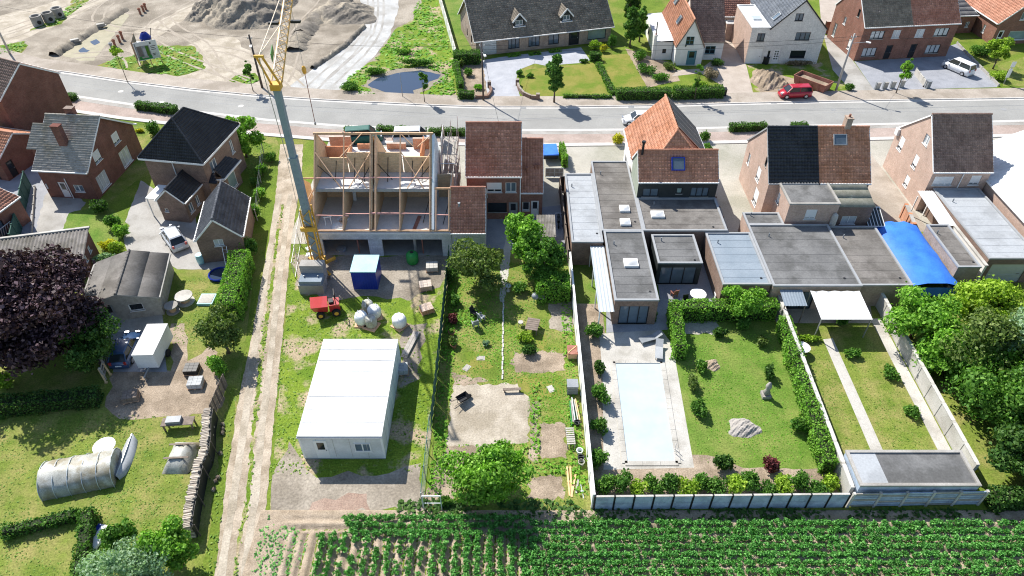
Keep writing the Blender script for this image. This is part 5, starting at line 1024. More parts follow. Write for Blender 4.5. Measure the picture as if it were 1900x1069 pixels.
for k in range(7):
    z0, z1 = 1.3 + k * .86, 2.16 + k * .86; q = hs * 1.15
    for a, b in (((-q, -q), (q, -q)), ((q, -q), (q, q)), ((q, q), (-q, q)), ((-q, q), (-q, -q))):
        if k % 2: a, b = b, a
        MB().tube((*a, z0), (*b, z1), .035, 5).build('mast_lacing', 'crane_yellow', CR)
MB().box(-.7, .7, -.75, -.5, 5.2, 5.6).build('platform', 'crane_yellow', CR); MB().box(-.3, .3, -.3, .3, 1.3, 6.0).build('inner_mast', 'crane_blue', CR)
m = MB(); m.box(-.31, .31, -.31, .31, 5.9, 12.6); m.box(-.26, .26, -.26, .26, 12.6, 18.9); m.box(-.34, .34, -.34, .34, 12.45, 12.7); m.box(-.38, .38, -.38, .38, 5.8, 6.1)
for k in range(9): m.box(-.1, .1, -.33, -.31, 6.6 + k * .66, 6.75 + k * .66)
m.build('mast', 'crane_blue', CR)
MB().box(-.4, .4, -.4, .4, 18.9, 19.4).build('slewing_head', 'crane_yellow', CR)
jd = Vector((-.187, .982, 0)).normalized(); jn = Vector((jd.y, -jd.x, 0)); J0 = Vector((0, .3, 19.3)); JL = 30; dep = 1.05; hw = .42
ch = [lambda s: J0 + jd * s - jn * hw, lambda s: J0 + jd * s + jn * hw, lambda s: J0 + jd * s + Vector((0, 0, dep))]
for k, c in enumerate(ch): MB().bar(c(0), c(JL), .1, .1).build('jib_chord', 'crane_yellow' if k < 2 else 'crane_pale', CR)
n = 34
for i in range(n):
    s0, s1 = JL * i / n, JL * (i + 1) / n
    for a, b in ((0, 2), (1, 2), (0, 1)): 
        p, q = (ch[a](s0), ch[b](s1)) if i % 2 == 0 else (ch[b](s0), ch[a](s1)); MB().tube(p, q, .032, 5).build('jib_lacing', 'crane_pale' if b == 2 else 'crane_yellow', CR)
KP = Vector((.45, -3.3, 23.0))
for sx in (-.35, .35): MB().bar((sx, 0, 19.3), KP + Vector((sx * .6, 0, 0)), .13, .13).build('king_post', 'crane_yellow', CR)
MB().bar(KP - Vector((.35, 0, 0)), KP + Vector((.35, 0, 0)), .16, .16).build('king_post_head', 'crane_yellow', CR)
for s in (9.5, 22): MB().tube(KP, ch[2](s), .045, 6).build('tie_rod', 'crane_pale', CR)
MB().tube(KP, (-.3, -.6, 12.4), .03, 5).build('stay_rope', 'steel', CR); MB().tube((-.45, -.42, 12.4), (-.6, -.6, 1.6), .02, 5).build('stay_rope', 'steel', CR)
m = MB(); c = J0 + jd * 4.6 - jn * .5; m.extr([(-1.0, -.35), (1.0, -.35), (1.0, .35), (-1.0, .35)], c + Vector((0, 0, .5)), jd, Vector((0, 0, 1)), -jn, .04); m.build('name_board', 'plastic_green', CR, fix=True)
for sx in (-1, 1):
    m = MB(); c = J0 + jd * 12.5 + jn * sx * 1.0; m.cbox(c + Vector((0, 0, .1)), (.9, .35, .22)); m.build('flood_lamp', 'plastic_black', CR)
    MB().tube(c + Vector((0, 0, .1)), J0 + jd * 12.5 + jn * sx * .4, .03, 5).build('lamp_arm', 'crane_yellow', CR)
HK = Vector((-4.75, 23.1, 0)); HZ = 10.0
MB().tube(HK + Vector((0, 0, HZ + .4)), HK + Vector((0, 0, 19.2)), .02, 5).build('hoist_rope', 'steel', CR); MB().cbox(HK + Vector((0, 0, 19.1)), (.6, .7, .25)).build('trolley', 'crane_yellow', CR)
MB().lathe(HK.x, HK.y, [(.05, HZ - .5), (.22, HZ - .35), (.26, HZ + .1), (.18, HZ + .4), (.05, HZ + .5)], 10).build('hook_block', 'crane_yellow', CR); MB().tube(HK + Vector((0, 0, HZ - .4)), HK + Vector((0, 0, 3.4)), .045, 5).build('sling_chain', 'rust', CR); MB().lathe(HK.x, HK.y, [(.04, 3.1), (.13, 3.2), (.13, 3.35), (.04, 3.5)], 8).build('hook', 'steel', CR)
# ---------------------------------------------------------------- poles, wires, lamps
def pole(name, label, x, y, h, mt, r=.14, lamp=None, cross=True):
    p = g(x, y); o = E(name, label, 'pole', p); MB().tube((0, 0, 0), (0, 0, h), r, 10, r * .65).build('shaft', mt, o, True)
    if cross: MB().bar((-.35, 0, h - .5), (.35, 0, h - .5), .07, .09).build('cross_arm', 'steel', o); [MB().cyl(sx, 0, h - .45, h - .3, .04, 8).build('insulator', 'white_paint', o) for sx in (-.3, .3)]
    if lamp:
        d = Vector(lamp).normalized(); L = Vector(lamp).length; MB().tube((0, 0, h - 1.3), d * L + Vector((0, 0, h - .8)), .035, 6).build('lamp_arm', 'steel', o); c = d * (L + .25) + Vector((0, 0, h - .8)); MB().cbox(c, (.28, .6, .12), math.atan2(-d.x, d.y)).build('lamp_head', 'white_paint', o)
    return o, p + Vector((0, 0, h - .4))
p1, t1 = pole('utility_pole', 'dark wooden utility pole at the dusty site entrance beside the crane jib', 487, 164, 7.6, 'pole_wood', .17, (.5, -1.6, 0)); p2, t2 = pole('utility_pole', 'grey utility pole with street lamp at the stone driveway of the bungalow', 897, 187, 8.1, 'pole_wood', .14, (.4, -2.0, 0))
p3, t3 = pole('utility_pole', 'pale concrete utility pole with street lamp by the rusty skip', 1551, 168, 8.0, 'pole_concrete', .17, (1.5, -.8, 0)); p4, t4 = pole('utility_pole', 'grey utility pole on the grassy edge of the earth trench', 19, 101, 8.0, 'pole_concrete', .16, (.8, -1.6, 0))
p5, t5 = pole('lamp_post', 'slender steel lamp post in front of the pond', 747, 180, 3.4, 'steel', .05, None, False)
def wire(name, label, a, b, sag=.6, off=0):
    m = MB(); n = 10; pts = [a + (b - a) * (i / n) + Vector((0, off, -4 * sag * (i / n) * (1 - i / n))) for i in range(n + 1)]
    for i in range(n): m.tube(pts[i], pts[i + 1], .018, 4)
    o = m.build(name, 'plastic_black'); return tag(o, label, 'wire')
far = Vector((88, 92, 7.6)); wire('overhead_wire', 'overhead wire from the trench pole to the dark wooden pole', t4, t1); wire('overhead_wire', 'overhead wire from the dark wooden pole to the bungalow pole', t1, t2); wire('overhead_wire', 'overhead wire from the bungalow pole to the concrete pole', t2, t3); wire('overhead_wire', 'overhead wire running from the concrete pole along the forecourts', t3, far)
wire('overhead_wire', 'lower overhead wire between the bungalow pole and the concrete pole', t2 - Vector((0, 0, .5)), t3 - Vector((0, 0, .5)), .7); wire('overhead_wire', 'service wire from the concrete pole to the red brick pair', t3, Vector((56.5, 100.8, 5.0)), .3); wire('overhead_wire', 'service wire from the bungalow pole to the bungalow eaves', t2, Vector((2.0, 103.6, 2.8)), .3); wire('overhead_wire', 'service wire from the bungalow pole over the street', t2, Vector((-1.0, 67.9, 5.2)), .4)
# ---------------------------------------------------------------- things on the building site across the street
for k, (x, y, lab) in enumerate(((72, 46, 'nearest the trench'), (93, 40, 'middle one of the row'), (110, 31, 'at the far end by the grass strip'))):
    p = g(x, y); o = E('concrete_ring', 'grey concrete manhole ring on the site, ' + lab, 'concrete ring', p, 0, 'concrete rings on the site'); MB().lathe(0, 0, [(.62, 0), (.85, 0), (.85, 1.5), (.62, 1.5), (.62, .02)], 20).build('shell', 'concrete', o); MB().tube((.55, -.5, .6), (.72, -.65, .6), .3, 12).build('pipe_socket', 'plastic_black', o)
for k, (x, y, h) in enumerate(((208, 91, .7), (214, 86, .8), (223, 79, .9), (228, 73, 1.0), (261, 27, .8), (267, 22, .8), (271, 18, .8))):
    p = g(x, y); o = E('drain_pipe', ['grey drain pipe standing at the near end of the pipe row beside the sign board', 'brown clay drain pipe next to the grey one in the pipe row', 'second brown clay drain pipe from the grey one', 'brown clay drain pipe at the far end of the row beside the sign board', 'clay drain pipe of the trench head group nearest the trench', 'middle clay drain pipe of the group at the trench head', 'clay drain pipe of the trench head group farthest from the trench'][k], 'pipe', p, 0, 'clay pipes beside the sign board' if k < 4 else 'clay pipes at the trench head'); MB().lathe(0, 0, [(.12, 0), (.18, 0), (.18, h), (.25, h), (.25, h + .25), (.17, h + .25), (.12, h + .1)], 12).build('tube', 'terracotta_pipe' if k else 'plastic_grey', o)
for k, (x, y) in enumerate(((141, 81), (189, 52))):
    p = g(x, y); o = E('concrete_slab', 'small white concrete slab on the trench bank, ' + ('by the larger puddle' if k == 0 else 'further up the trench'), 'slab', (p.x, p.y, .25), 35); MB().cbox((0, 0, .3), (1.2, .6, .35)).build('block', 'concrete_pale', o); MB().cbox((0, 0, .06), (1.6, .5, .12)).build('footing', 'concrete', o)
a, bq = g(262, 125), g(303, 117); d = (bq - a); W = d.length; ang = math.degrees(math.atan2(d.y, d.x)); SB = E('sign_board', 'large white framed sign board with picture and text panel on the site grass', 'sign', a, ang)
for u in (.1, W * .5, W - .1): MB().box(u - .06, u + .06, .06, .18, 0, 3.6).build('post', 'timber', SB)
MB().box(0, W, 0, .05, .9, 3.6).build('panel', 'white_paint', SB)
MB().box(.08, W * .64, -.012, 0, .98, 3.5).build('picture_panel', 'leaf_dark' if 0 else 'plastic_grey', SB)
for i, (u0, u1, z0, z1, mt) in enumerate(((.08, .64, .98, 1.5, 'plastic_green'), (.1, .3, 1.5, 3.0, 'roofing_brown'), (.34, .46, 1.4, 2.6, 'roofing_light'), (.46, .6, 1.5, 2.9, 'leaf_hedge'), (.08, .64, 3.0, 3.5, 'zinc'), (.2, .5, 1.2, 1.45, 'concrete'))): MB().box(max(.1, W * u0), W * u1, -.02 - .002 * i, -.012, z0 + .01, z1).build('picture_area', mt, SB)
MB().box(W * .65, W - .08, -.012, 0, .98, 3.5).build('text_panel', 'zinc', SB)
for i, (u1, z) in enumerate(((.76, 3.1), (.92, 2.7), (.86, 2.45), (.9, 2.2), (.84, 1.6), (.8, 1.4))): MB().box(W * .69, W * u1, -.02, -.012, z, z + (.22 if i == 0 else .09)).build('text_line', 'dark_paint', SB)
SB2 = E('sign_board', 'second sign board at an angle behind the picture board, seen from its brown back', 'sign', a + Vector((-.3, .3, 0)), ang + 78); MB().box(0, 3.6, 0, .05, .9, 3.6).build('panel', 'timber_old', SB2); [MB().box(u, u + .1, .06, .16, 0, 3.6).build('post', 'timber', SB2) for u in (.1, 3.3)]
p = g(276, 88); o = E('cement_mixer', 'yellow and blue cement mixer behind the sign board', 'cement mixer', p, 30)
MB().lathe(0, 0, [(.2, .9), (.75, 1.15), (.85, 1.6), (.5, 2.2), (.35, 2.35), (.33, 2.2)], 16).build('drum', 'box_blue', o); MB().box(-.7, .7, -.45, .45, .45, .9).build('chassis', 'crane_yellow', o); [MB().tube((.5 * s, -.5, .35), (.5 * s, -.35, .35), .33, 12).build('wheel', 'rubber', o) for s in (-1, 1)]; [MB().tube((.5 * s, .5, .35), (.5 * s, .35, .35), .33, 12).build('wheel', 'rubber', o) for s in (-1, 1)]; MB().tube((.6, 0, .9), (1.2, .6, 2.6), .05, 6).build('handle', 'plastic_black', o); MB().box(.4, .8, -.3, .3, .9, 1.5).build('motor_box', 'crane_yellow', o)
p = g(258, 92); o = E('big_bag', 'white topped big bag of sand behind the sign board', 'bag', p, 15); MB().lathe(0, 0, [(.5, 0), (.62, .3), (.6, .9), (.45, 1.15), (.1, 1.2)], 10).build('sack', 'white_paint', o); MB().box(-.6, .6, -.6, .6, -.0, .12).build('pallet', 'timber', o)
# ---------------------------------------------------------------- trees, hedges, shrubs
tree('street_tree', 'dense egg-shaped street tree before the dry front lawn of the bungalow', g(1028, 191), 7.2, 1.45, 1.45, 2.9, 'leaf_hedge', 4200, .24, 11, .12, 4.2, 34, shape='egg')
tree('street_tree', 'slim young street tree before the clipped cottage hedge', g(1288, 187), 5.4, .6, .6, 1.9, 'leaf_mid', 900, .2, 12, .06, 3.4, 16)
tree('street_tree', 'bright young street tree before the dark paved forecourt', g(1662, 174), 5.4, .95, .95, 1.9, 'leaf_bright', 1100, .22, 13, .07, 3.5, 14)
tree('street_tree', 'thin young street tree at the edge of the pond', g(788, 190), 4.4, .7, .7, 1.2, 'leaf_mid', 700, .2, 14, .05, 3.1, 12)
tree('street_tree', 'young street tree beside the dark wooden pole', g(470, 170), 4.9, .7, .7, 1.8, 'leaf_mid', 1000, .2, 15, .06, 3.0, 16)
tree('street_tree', 'sparse young street tree with long bare stem near the sign board', g(237, 153), 5.6, .9, .9, .9, 'leaf_lime', 420, .2, 16, .05, 4.6, 9)
tree('garden_tree', 'bushy bright green tree between the black roofed house and the lane', g(458, 292), 5.6, 2.3, 2.3, 2.4, 'leaf_bright', 3600, .26, 17, .14, 3.0)
tree('garden_tree', 'broad olive green fruit tree behind the tiled annex', (-2.95, 49.3, 0), 5.0, 2.75, 2.7, 2.0, 'leaf_olive', 5200, .22, 18, .15, 2.9, 34)
tree('garden_tree', 'tall fresh green tree behind the red brick house', (1.3, 52.8, 0), 6.6, 2.2, 2.2, 2.6, 'leaf_bright', 4200, .24, 19, .16, 4.0, 30)
tree('garden_tree', 'mid green tree between the lean-to and the clipped hedge block', (2.9, 49.6, 0), 4.8, 2.1, 2.0, 1.9, 'leaf_mid', 3000, .24, 20, .13, 2.9, 24)
tree('walnut_tree', 'wide fresh green walnut tree at the foot of the middle garden by the potato field', (-1.7, 27.2, 0), 4.6, 3.0, 2.2, 1.9, 'leaf_bright', 6500, .23, 21, .17, 2.7, 36)
tree('copper_beech', 'huge dark purple copper beech over the long brick shed', (-39.8, 40.8, 0), 10.4, 6.2, 6.6, 4.9, 'leaf_purple', 22000, .3, 22, .4, 5.2, 80, clump=.25)
tree('evergreen_tree', 'dark green evergreen tree against the purple copper beech', (-34.6, 39.4, 0), 6.0, 2.1, 2.6, 2.6, 'leaf_dark', 5200, .2, 23, .16, 3.3, 34)
tree('lane_tree', 'loose olive green tree in the hedge line along the lane', g(425, 655), 5.0, 2.0, 1.9, 2.0, 'leaf_olive', 3200, .22, 24, .12, 3.0, 24)
tree('willow_tree', 'grey green feathery tree at the end of the left plot', (-23.6, 20.6, 0), 4.6, 3.0, 2.0, 2.0, 'leaf_grey', 5200, .15, 25, .14, 2.6, 34)
tree('garden_tree', 'bright green tree at the lane end of the left plot', (-21.6, 21.9, 0), 4.2, 1.75, 1.6, 1.7, 'leaf_bright', 3400, .18, 26, .1, 2.6, 26)
tree('garden_tree', 'small dark green tree behind the grey green feathery tree', (-25.4, 22.8, 0), 3.4, 1.2, 1.2, 1.4, 'leaf_mid', 1600, .17, 27, .08, 2.1, 18)
tree('garden_tree', 'round bright green tree beside the white terrace canopy', (35.0, 42.6, 0), 5.0, 2.9, 2.7, 2.2, 'leaf_bright', 5200, .24, 28, .16, 2.9, 34)
for k, (x, y, rx, ry, rz, lf, lab) in enumerate(((39, 39, 3.4, 3.0, 2.6, 'leaf_olive', 'large olive green tree next to the round bright tree'), (44, 38, 3.4, 3, 2.8, 'leaf_grey', 'pale grey green tree in the overgrown corner plot'), (48, 41, 3, 3, 2.6, 'leaf_mid', 'mid green tree at the back of the overgrown corner plot'), (37.5, 34, 2.8, 2.6, 2.2, 'leaf_mid', 'mid green tree leaning over the pale garden wall'), (42, 32.5, 3.4, 3, 2.6, 'leaf_dark', 'dark green tree in the middle of the overgrown corner plot'), (47, 34, 3.2, 3, 2.6, 'leaf_olive', 'olive green tree in the overgrown corner plot beside the dark one'), (37.3, 28.8, 2.2, 2, 1.7, 'leaf_dark', 'low dark tree behind the slatted field fence'), (44.5, 28.5, 2.8, 2.4, 2.0, 'leaf_mid', 'mid green tree at the field edge of the overgrown plot'), (51, 30, 3, 3, 2.6, 'leaf_hedge', 'dense green tree at the far field corner of the overgrown plot'), (41.5, 44, 2.4, 2.2, 1.8, 'leaf_lime', 'lime green small tree below the blue tarpaulin'), (36.3, 38.4, 2.0, 2.0, 1.6, 'leaf_bright', 'bright green tree between the round tree and the pale wall'), (40.5, 36, 2.4, 2.2, 1.8, 'leaf_bright', 'fresh green tree among the olive ones in the overgrown plot'), (39.8, 29.6, 2.2, 1.9, 1.6, 'leaf_lime', 'yellowish green tree near the slatted field fence'))):
    tree('garden_tree', lab, (x, y, 0), rz * 2.5 + .4, rx * 1.35, ry * 1.35, rz * 1.25, lf, 7000, .25, 40 + k, .15, None, 32, group='trees of the overgrown corner plot')
tree('garden_tree', 'round topped green tree standing in the hedge of the pool garden', (20.4, 45.0, 0), 4.0, 1.9, 1.6, 1.5, 'leaf_bright', 2600, .2, 55, .1, 2.6, 20)
tree('conifer', 'dark conifer at the right end of the bungalow', g(1168, 88), 7, 1.6, 1.6, 3.2, 'leaf_hedge', 2600, .24, 56, .14, 3.6, 24, shape='cone'); tree('conifer', 'green conifer between the bungalow and the white annex', g(1186, 78), 6.5, 1.4, 1.4, 3.0, 'leaf_mid', 2200, .24, 57, .12, 3.4, 22, shape='cone'); tree('conifer', 'tall conifer behind the end chimney of the bungalow', g(1165, 45), 8, 1.8, 1.8, 3.8, 'leaf_dark', 2600, .26, 58, .14, 4.0, 24, shape='cone')
tree('garden_tree', 'lime green round tree in front of the pink tiled house', g(1842, 128), 5.2, 1.7, 1.7, 2.1, 'leaf_lime', 2200, .24, 59, .1, 3.0, 20)
# shrubs: (px, py, rx, ry, h, leaf, n, label)
SH = [(505, 300, .8, .8, 1.2, 'leaf_mid', 420, 'rounded shrub at the street corner of the lane'), (487, 326, .9, 1.0, 1.5, 'leaf_mid', 500, 'second shrub from the street along the lane fence'), (485, 368, .95, .95, 1.5, 'leaf_bright', 520, 'bright ball shrub along the lane fence beside the black roofed house'), (476, 345, .8, .9, 1.2, 'leaf_hedge', 400, 'dark shrub behind the bright ball shrub'), (474, 404, .9, 1, 1.7, 'leaf_mid', 520, 'shrub beside the dark tiled garage'), (462, 474, 1.3, 1.1, 2.2, 'leaf_hedge', 900, 'tall shrub against the garage gable'), (446, 492, .9, .9, 1.5, 'leaf_dark', 500, 'dark shrub under the ladder of the garage'),
 (290, 250, 1.15, 1.15, 1.9, 'leaf_hedge', 900, 'clipped round bush on the front lawn of the black roofed house'), (259, 246, .9, .35, .5, 'leaf_yellow', 260, 'low yellow bush on the front lawn of the black roofed house'),
 (1146, 268, .95, .9, 1.5, 'leaf_yellow', 700, 'bright yellow bush before the house with solar panels'), (1306, 262, .8, .8, 1.4, 'leaf_hedge', 420, 'round dark bush at the street corner of the solar panel house'), (1313, 282, .7, .7, 1.2, 'leaf_mid', 360, 'small round bush under the solar panel slope'),
 (190, 395, 1.5, 1.1, 1.6, 'leaf_dark', 800, 'dark bush at the corner of the grey shingled house'), (213, 425, 1.0, 1.0, 1.6, 'leaf_mid', 620, 'green bush below the dark corner bush'), (228, 440, 1.0, 1.0, 1.6, 'leaf_bright', 560, 'light leafed bush between lawn and concrete yard'), (205, 462, 1.1, .8, 1.2, 'leaf_yellow', 560, 'golden yellow bush beside the corrugated shed'), (222, 470, 1.0, .9, 1.3, 'leaf_lime', 520, 'lime green bush next to the golden one'), (200, 492, 1.3, 1.0, 1.4, 'leaf_grey', 620, 'grey green bush at the shed corner'),
 (12, 722, 1.4, 1.1, 1.6, 'leaf_lime', 620, 'pale lime bush at the foot of the purple beech'), (408, 690, 1.1, 1.1, 2.0, 'leaf_bright', 800, 'bright bush at the end of the lane hedge'),
 (975, 632, .8, .7, .9, 'leaf_lime', 380, 'lime green bush on the middle lawn'), (981, 655, .8, .7, 1.0, 'leaf_dark', 420, 'dark bush on the middle lawn'), (903, 640, .5, .4, .5, 'leaf_grey', 160, 'small grey green plant beside the dividing strip'), (945, 850, 1.2, .9, .5, 'grass_lush', 420, 'lush low weeds at the edge of the sand bed'), (965, 540, 1.0, .9, 1.1, 'leaf_mid', 420, 'low bush under the mid green garden tree'), (828, 935, .7, .5, .8, 'leaf_mid', 240, 'weed clump at the field gate'),
 (842, 600, .6, .8, 1.1, 'leaf_red', 300, 'reddish potted shrub along the green screen fence'), (846, 565, .6, .8, 1.2, 'leaf_hedge', 320, 'dark climber shrub along the green screen fence'), (839, 640, .6, .6, .9, 'leaf_olive', 260, 'olive shrub beside the clay pot at the screen fence'), (835, 520, .6, .9, 1.3, 'leaf_dark', 360, 'shaded shrub under the olive fruit tree'),
 (1101, 625, .9, 1.0, 1.6, 'leaf_mid', 560, 'round shrub along the white wall at the pool head'), (1109, 690, .7, .8, 1.2, 'leaf_dark', 360, 'dark shrub along the white wall beside the pool'), (1113, 745, .9, 1.1, 1.7, 'leaf_mid', 600, 'large green shrub along the white wall at mid pool'), (1110, 800, .8, .9, 1.3, 'leaf_hedge', 420, 'clipped shrub along the white wall at the pool foot'), (1108, 860, .9, 1.0, 1.6, 'leaf_mid', 520, 'leafy shrub in the corner of white wall and panel wall'),
 (1296, 768, .7, 1.3, 1.1, 'leaf_hedge', 520, 'low clipped shrub along the pool terrace'), (1340, 870, 1.1, .7, 1.5, 'leaf_dark', 560, 'dark pointed shrub on the pool garden lawn'), (1432, 872, 1.0, .8, 1.3, 'leaf_red', 560, 'dark red leafed shrub near the panel wall'), (1415, 640, .7, .7, 1.0, 'leaf_olive', 320, 'small olive shrub on the pool garden lawn'), (1424, 700, .6, 1.0, 1.3, 'leaf_dark', 360, 'dark shrub at the long garden hedge'), (1385, 898, 1.2, .6, 1.0, 'leaf_lime', 420, 'yellow green shrub near the panel wall'),
 (1104, 92, 1.2, 1.0, 1.7, 'leaf_lime', 520, 'lime green bush before the wide bungalow window'), (1118, 96, .9, .8, 1.3, 'leaf_yellow', 320, 'yellowish bush before the wide bungalow window'), (1135, 90, .9, .9, 2.2, 'leaf_hedge', 520, 'columnar bush at the bungalow corner'), (964, 140, .6, .6, .9, 'leaf_hedge', 260, 'clipped ball in the gravel corner of the lawn'), (984, 143, .7, .5, .6, 'leaf_mid', 220, 'low plant in the gravel corner of the lawn'),
 (870, 140, .9, .9, 1.1, 'leaf_mid', 320, 'spreading shrub in the bed by the driveway'), (858, 126, .5, .5, 1.3, 'leaf_olive', 220, 'small ball topped shrub in the bed by the driveway'), (888, 165, .8, 1.2, .7, 'grass_lush', 320, 'grassy plant along the stone driveway'), (1082, 116, .9, .5, .6, 'leaf_hedge', 240, 'low spreading shrub at the lawn corner'),
 (1186, 112, 1.5, 1.4, 1.6, 'leaf_mid', 700, 'leafy bush in the cottage bed beside the annex'), (1200, 135, 1.6, 1.5, 1.3, 'leaf_hedge', 700, 'broad bush in the middle of the cottage bed'), (1225, 150, 1.6, 1.3, 1.1, 'leaf_mid', 620, 'low bush in the cottage bed near the hedge'), (1240, 128, 1.2, 1.0, 1.0, 'leaf_olive', 420, 'olive bush before the cottage door'), (1318, 145, 1.3, 1.2, 1.6, 'leaf_dry', 560, 'bare brownish shrub at the cottage drive'), (1330, 122, 1.2, .8, 1.2, 'leaf_dark', 520, 'dark bush under the cottage window'), (1312, 108, .5, .4, 2.6, 'leaf_mid', 300, 'climbing plant on the cottage corner'), (1304, 162, 1.6, .7, .8, 'leaf_lime', 420, 'yellow green plants behind the cottage hedge'),
 (1850, 148, 1.3, 1.2, 1.5, 'leaf_lime', 560, 'low yellow green bush beside the lime tree'), (1810, 100, 1.6, 1.4, 1.4, 'leaf_mid', 520, 'loose bush at the side of the red pair'), (1826, 106, 1.5, 1.2, 2.2, 'leaf_hedge', 760, 'dark clipped bush before the pink tiled house'), (1575, 168, .8, .8, 1.0, 'leaf_hedge', 320, 'weed clump at the foot of the concrete pole'), (1480, 122, 2.8, .5, .9, 'leaf_dry', 520, 'dry grass strip under the white house window'), (1560, 600, 1.1, .6, .8, 'leaf_hedge', 380, 'dark plants at the edge of the canopy terrace'), (1650, 700, .7, 1.2, .9, 'leaf_mid', 420, 'shrub against the pale wall beside the narrow lawn'), (1690, 770, .6, 1.0, .8, 'leaf_mid', 380, 'smaller shrub lower along the pale wall of the narrow lawn'), (1300, 690, .7, .9, 1.0, 'leaf_mid', 380, 'leafy shrub at the head of the pool garden lawn'), (1285, 720, .6, 1.2, 1.0, 'leaf_olive', 420, 'olive shrub along the terrace edge beside the lawn'), (1480, 800, .8, .8, 1.3, 'leaf_mid', 420, 'green shrub before the foot of the long hedge'), (1375, 610, .9, .7, 1.2, 'leaf_hedge', 420, 'shaded shrub behind the terrace hedge'), (1335, 625, .8, .6, 1.0, 'leaf_dark', 360, 'dark low shrub in the shade of the terrace hedge'), (1790, 880, .9, .8, 1.0, 'leaf_yellow', 420, 'yellow bush beside the grey field shed'), (1478, 655, .8, .6, .7, 'leaf_yellow', 320, 'yellow green bed plants below the white canopy'), (1500, 632, 1.4, .4, .6, 'leaf_lime', 360, 'lime green bed edge below the white canopy'), (1580, 660, .9, .6, .8, 'leaf_mid', 320, 'green bush on the narrow garden lawn'),
 (650, 168, 1.5, 1.3, 1.2, 'leaf_hedge', 620, 'reed clump at the near end of the pond'), (700, 138, 2.6, .8, 1.0, 'leaf_mid', 760, 'reed belt on the gravel road side of the pond'), (770, 122, 3.4, .8, 1.1, 'leaf_hedge', 860, 'dark reed belt along the far bank of the pond'), (752, 100, 1.5, .7, .8, 'leaf_mid', 320, 'weed clump in the pond meadow')]
for k, (x, y, rx, ry, h, lf, n, lab) in enumerate(SH): shrub('shrub', lab, g(x, y), rx, ry, h, lf, int(n * 1.3), .17, 100 + k)
for k in range(15):
    x = 6.6 + k * 1.15; shrub('shrub', ['mid green rounded shrub in the row behind the concrete panel wall', 'dark green rounded shrub in the row behind the concrete panel wall', 'lime green rounded shrub in the row behind the concrete panel wall'][k % 3], (x, 27.4 + .35 * math.sin(k * 2.3), 0), 1.0, .95, 1.5 + .4 * math.sin(k * 1.7), ['leaf_mid', 'leaf_hedge', 'leaf_lime'][k % 3], 700, .16, 300 + k, group='shrubs behind the panel wall')
HD = [('clipped hedge strip by the tall dark brick house', [(86, 178), (143, 187)], .9, .9, 'leaf_hedge'), ('clipped hedge strip at the street before the black roofed house', [(256, 203), (330, 212)], 1.0, 1.1, 'leaf_hedge'), ('low hedge at the street behind the crane hook', [(640, 244), (668, 247)], .7, .6, 'leaf_mid'), ('clipped hedge block at the street before the left new house', [(702, 248), (762, 250)], .9, 1.0, 'leaf_hedge'), ('short hedge block at the street before the right new house', [(770, 250), (792, 251)], .9, .9, 'leaf_hedge'), ('clipped hedge strip at the street ending at the red brick house', [(796, 251), (864, 252)], .9, .9, 'leaf_hedge'), ('clipped hedge at the street before the semi-detached pair', [(1352, 244), (1420, 242)], .9, 1.0, 'leaf_hedge'), ('short hedge block at the street before the orange tiled house', [(1466, 241), (1496, 240)], .9, .9, 'leaf_hedge'),
 ('clipped hedge block behind the bungalow planting bed', [(842, 118), (890, 116)], 1.6, 1.7, 'leaf_hedge'), ('narrow hedge along the pond side of the bungalow bed', [(846, 126), (855, 170)], .7, 1.2, 'leaf_mid'), ('square hedge block at the street corner of the bungalow bed', [(851, 183), (880, 184)], 1.0, 1.1, 'leaf_hedge'), ('small box hedge at the end of the bungalow path', [(1094, 112), (1114, 112)], 1.0, 1.2, 'leaf_hedge'), ('planted strip dividing the two dry front lawns', [(1110, 122), (1138, 178)], .8, .6, 'leaf_mid'), ('low planting along the street edge of the dry lawn', [(1045, 182), (1135, 183)], .5, .5, 'leaf_mid'), ('clipped street hedge before the cottage bed', [(1142, 184), (1244, 183)], 1.3, 1.4, 'leaf_hedge'), ('clipped street hedge beside the cottage driveway', [(1249, 183), (1338, 180)], 1.4, 1.5, 'leaf_hedge'),
 ('tall hedge along the lane behind the garage', [(455, 500), (432, 598)], 1.8, 2.4, 'leaf_bright'), ('hedge on top of the terrace wall of the pool garden', [(1238, 592), (1432, 588)], 1.1, 1.9, 'leaf_bright'), ('low dark hedge before the long grey flat roof', [(1142, 590), (1216, 590)], 1.0, 1.1, 'leaf_hedge'), ('hedge between the pool terrace and the lawn', [(1248, 600), (1258, 668)], 1.0, 1.8, 'leaf_bright'), ('long clipped hedge along the pale garden wall', [(1448, 610), (1530, 880)], 1.0, 1.7, 'leaf_bright'), ('clipped dark hedge across the left plot', [(150, 1150), (172, 960)], .9, 1.2, 'leaf_hedge'), ('low hedge on the left lawn behind the hoop greenhouse', [(10, 995), (150, 960)], .7, .8, 'leaf_hedge'), ('dark shaded hedge under the purple beech', [(-60, 770), (190, 745)], 1.4, 1.2, 'leaf_dark')]
for k, (lab, pl, w, h, lf) in enumerate(HD): hedge('hedge', lab, [g(*p) for p in pl], w, h, lf, .15, 60, 400 + k)
hedge('hedge', 'thick clipped hedge block between the middle garden trees and the white wall', [(2.3, 48.2, 0), (5.2, 48.2, 0)], 2.3, 2.1, 'leaf_bright', .17, 70, 440)
hedge('hedge', 'overgrown ivy hedge at the corner of the slatted field fence', [(33.4, 26.3, 0), (46, 26.6, 0)], 1.1, 1.5, 'leaf_dark', .2, 55, 441)
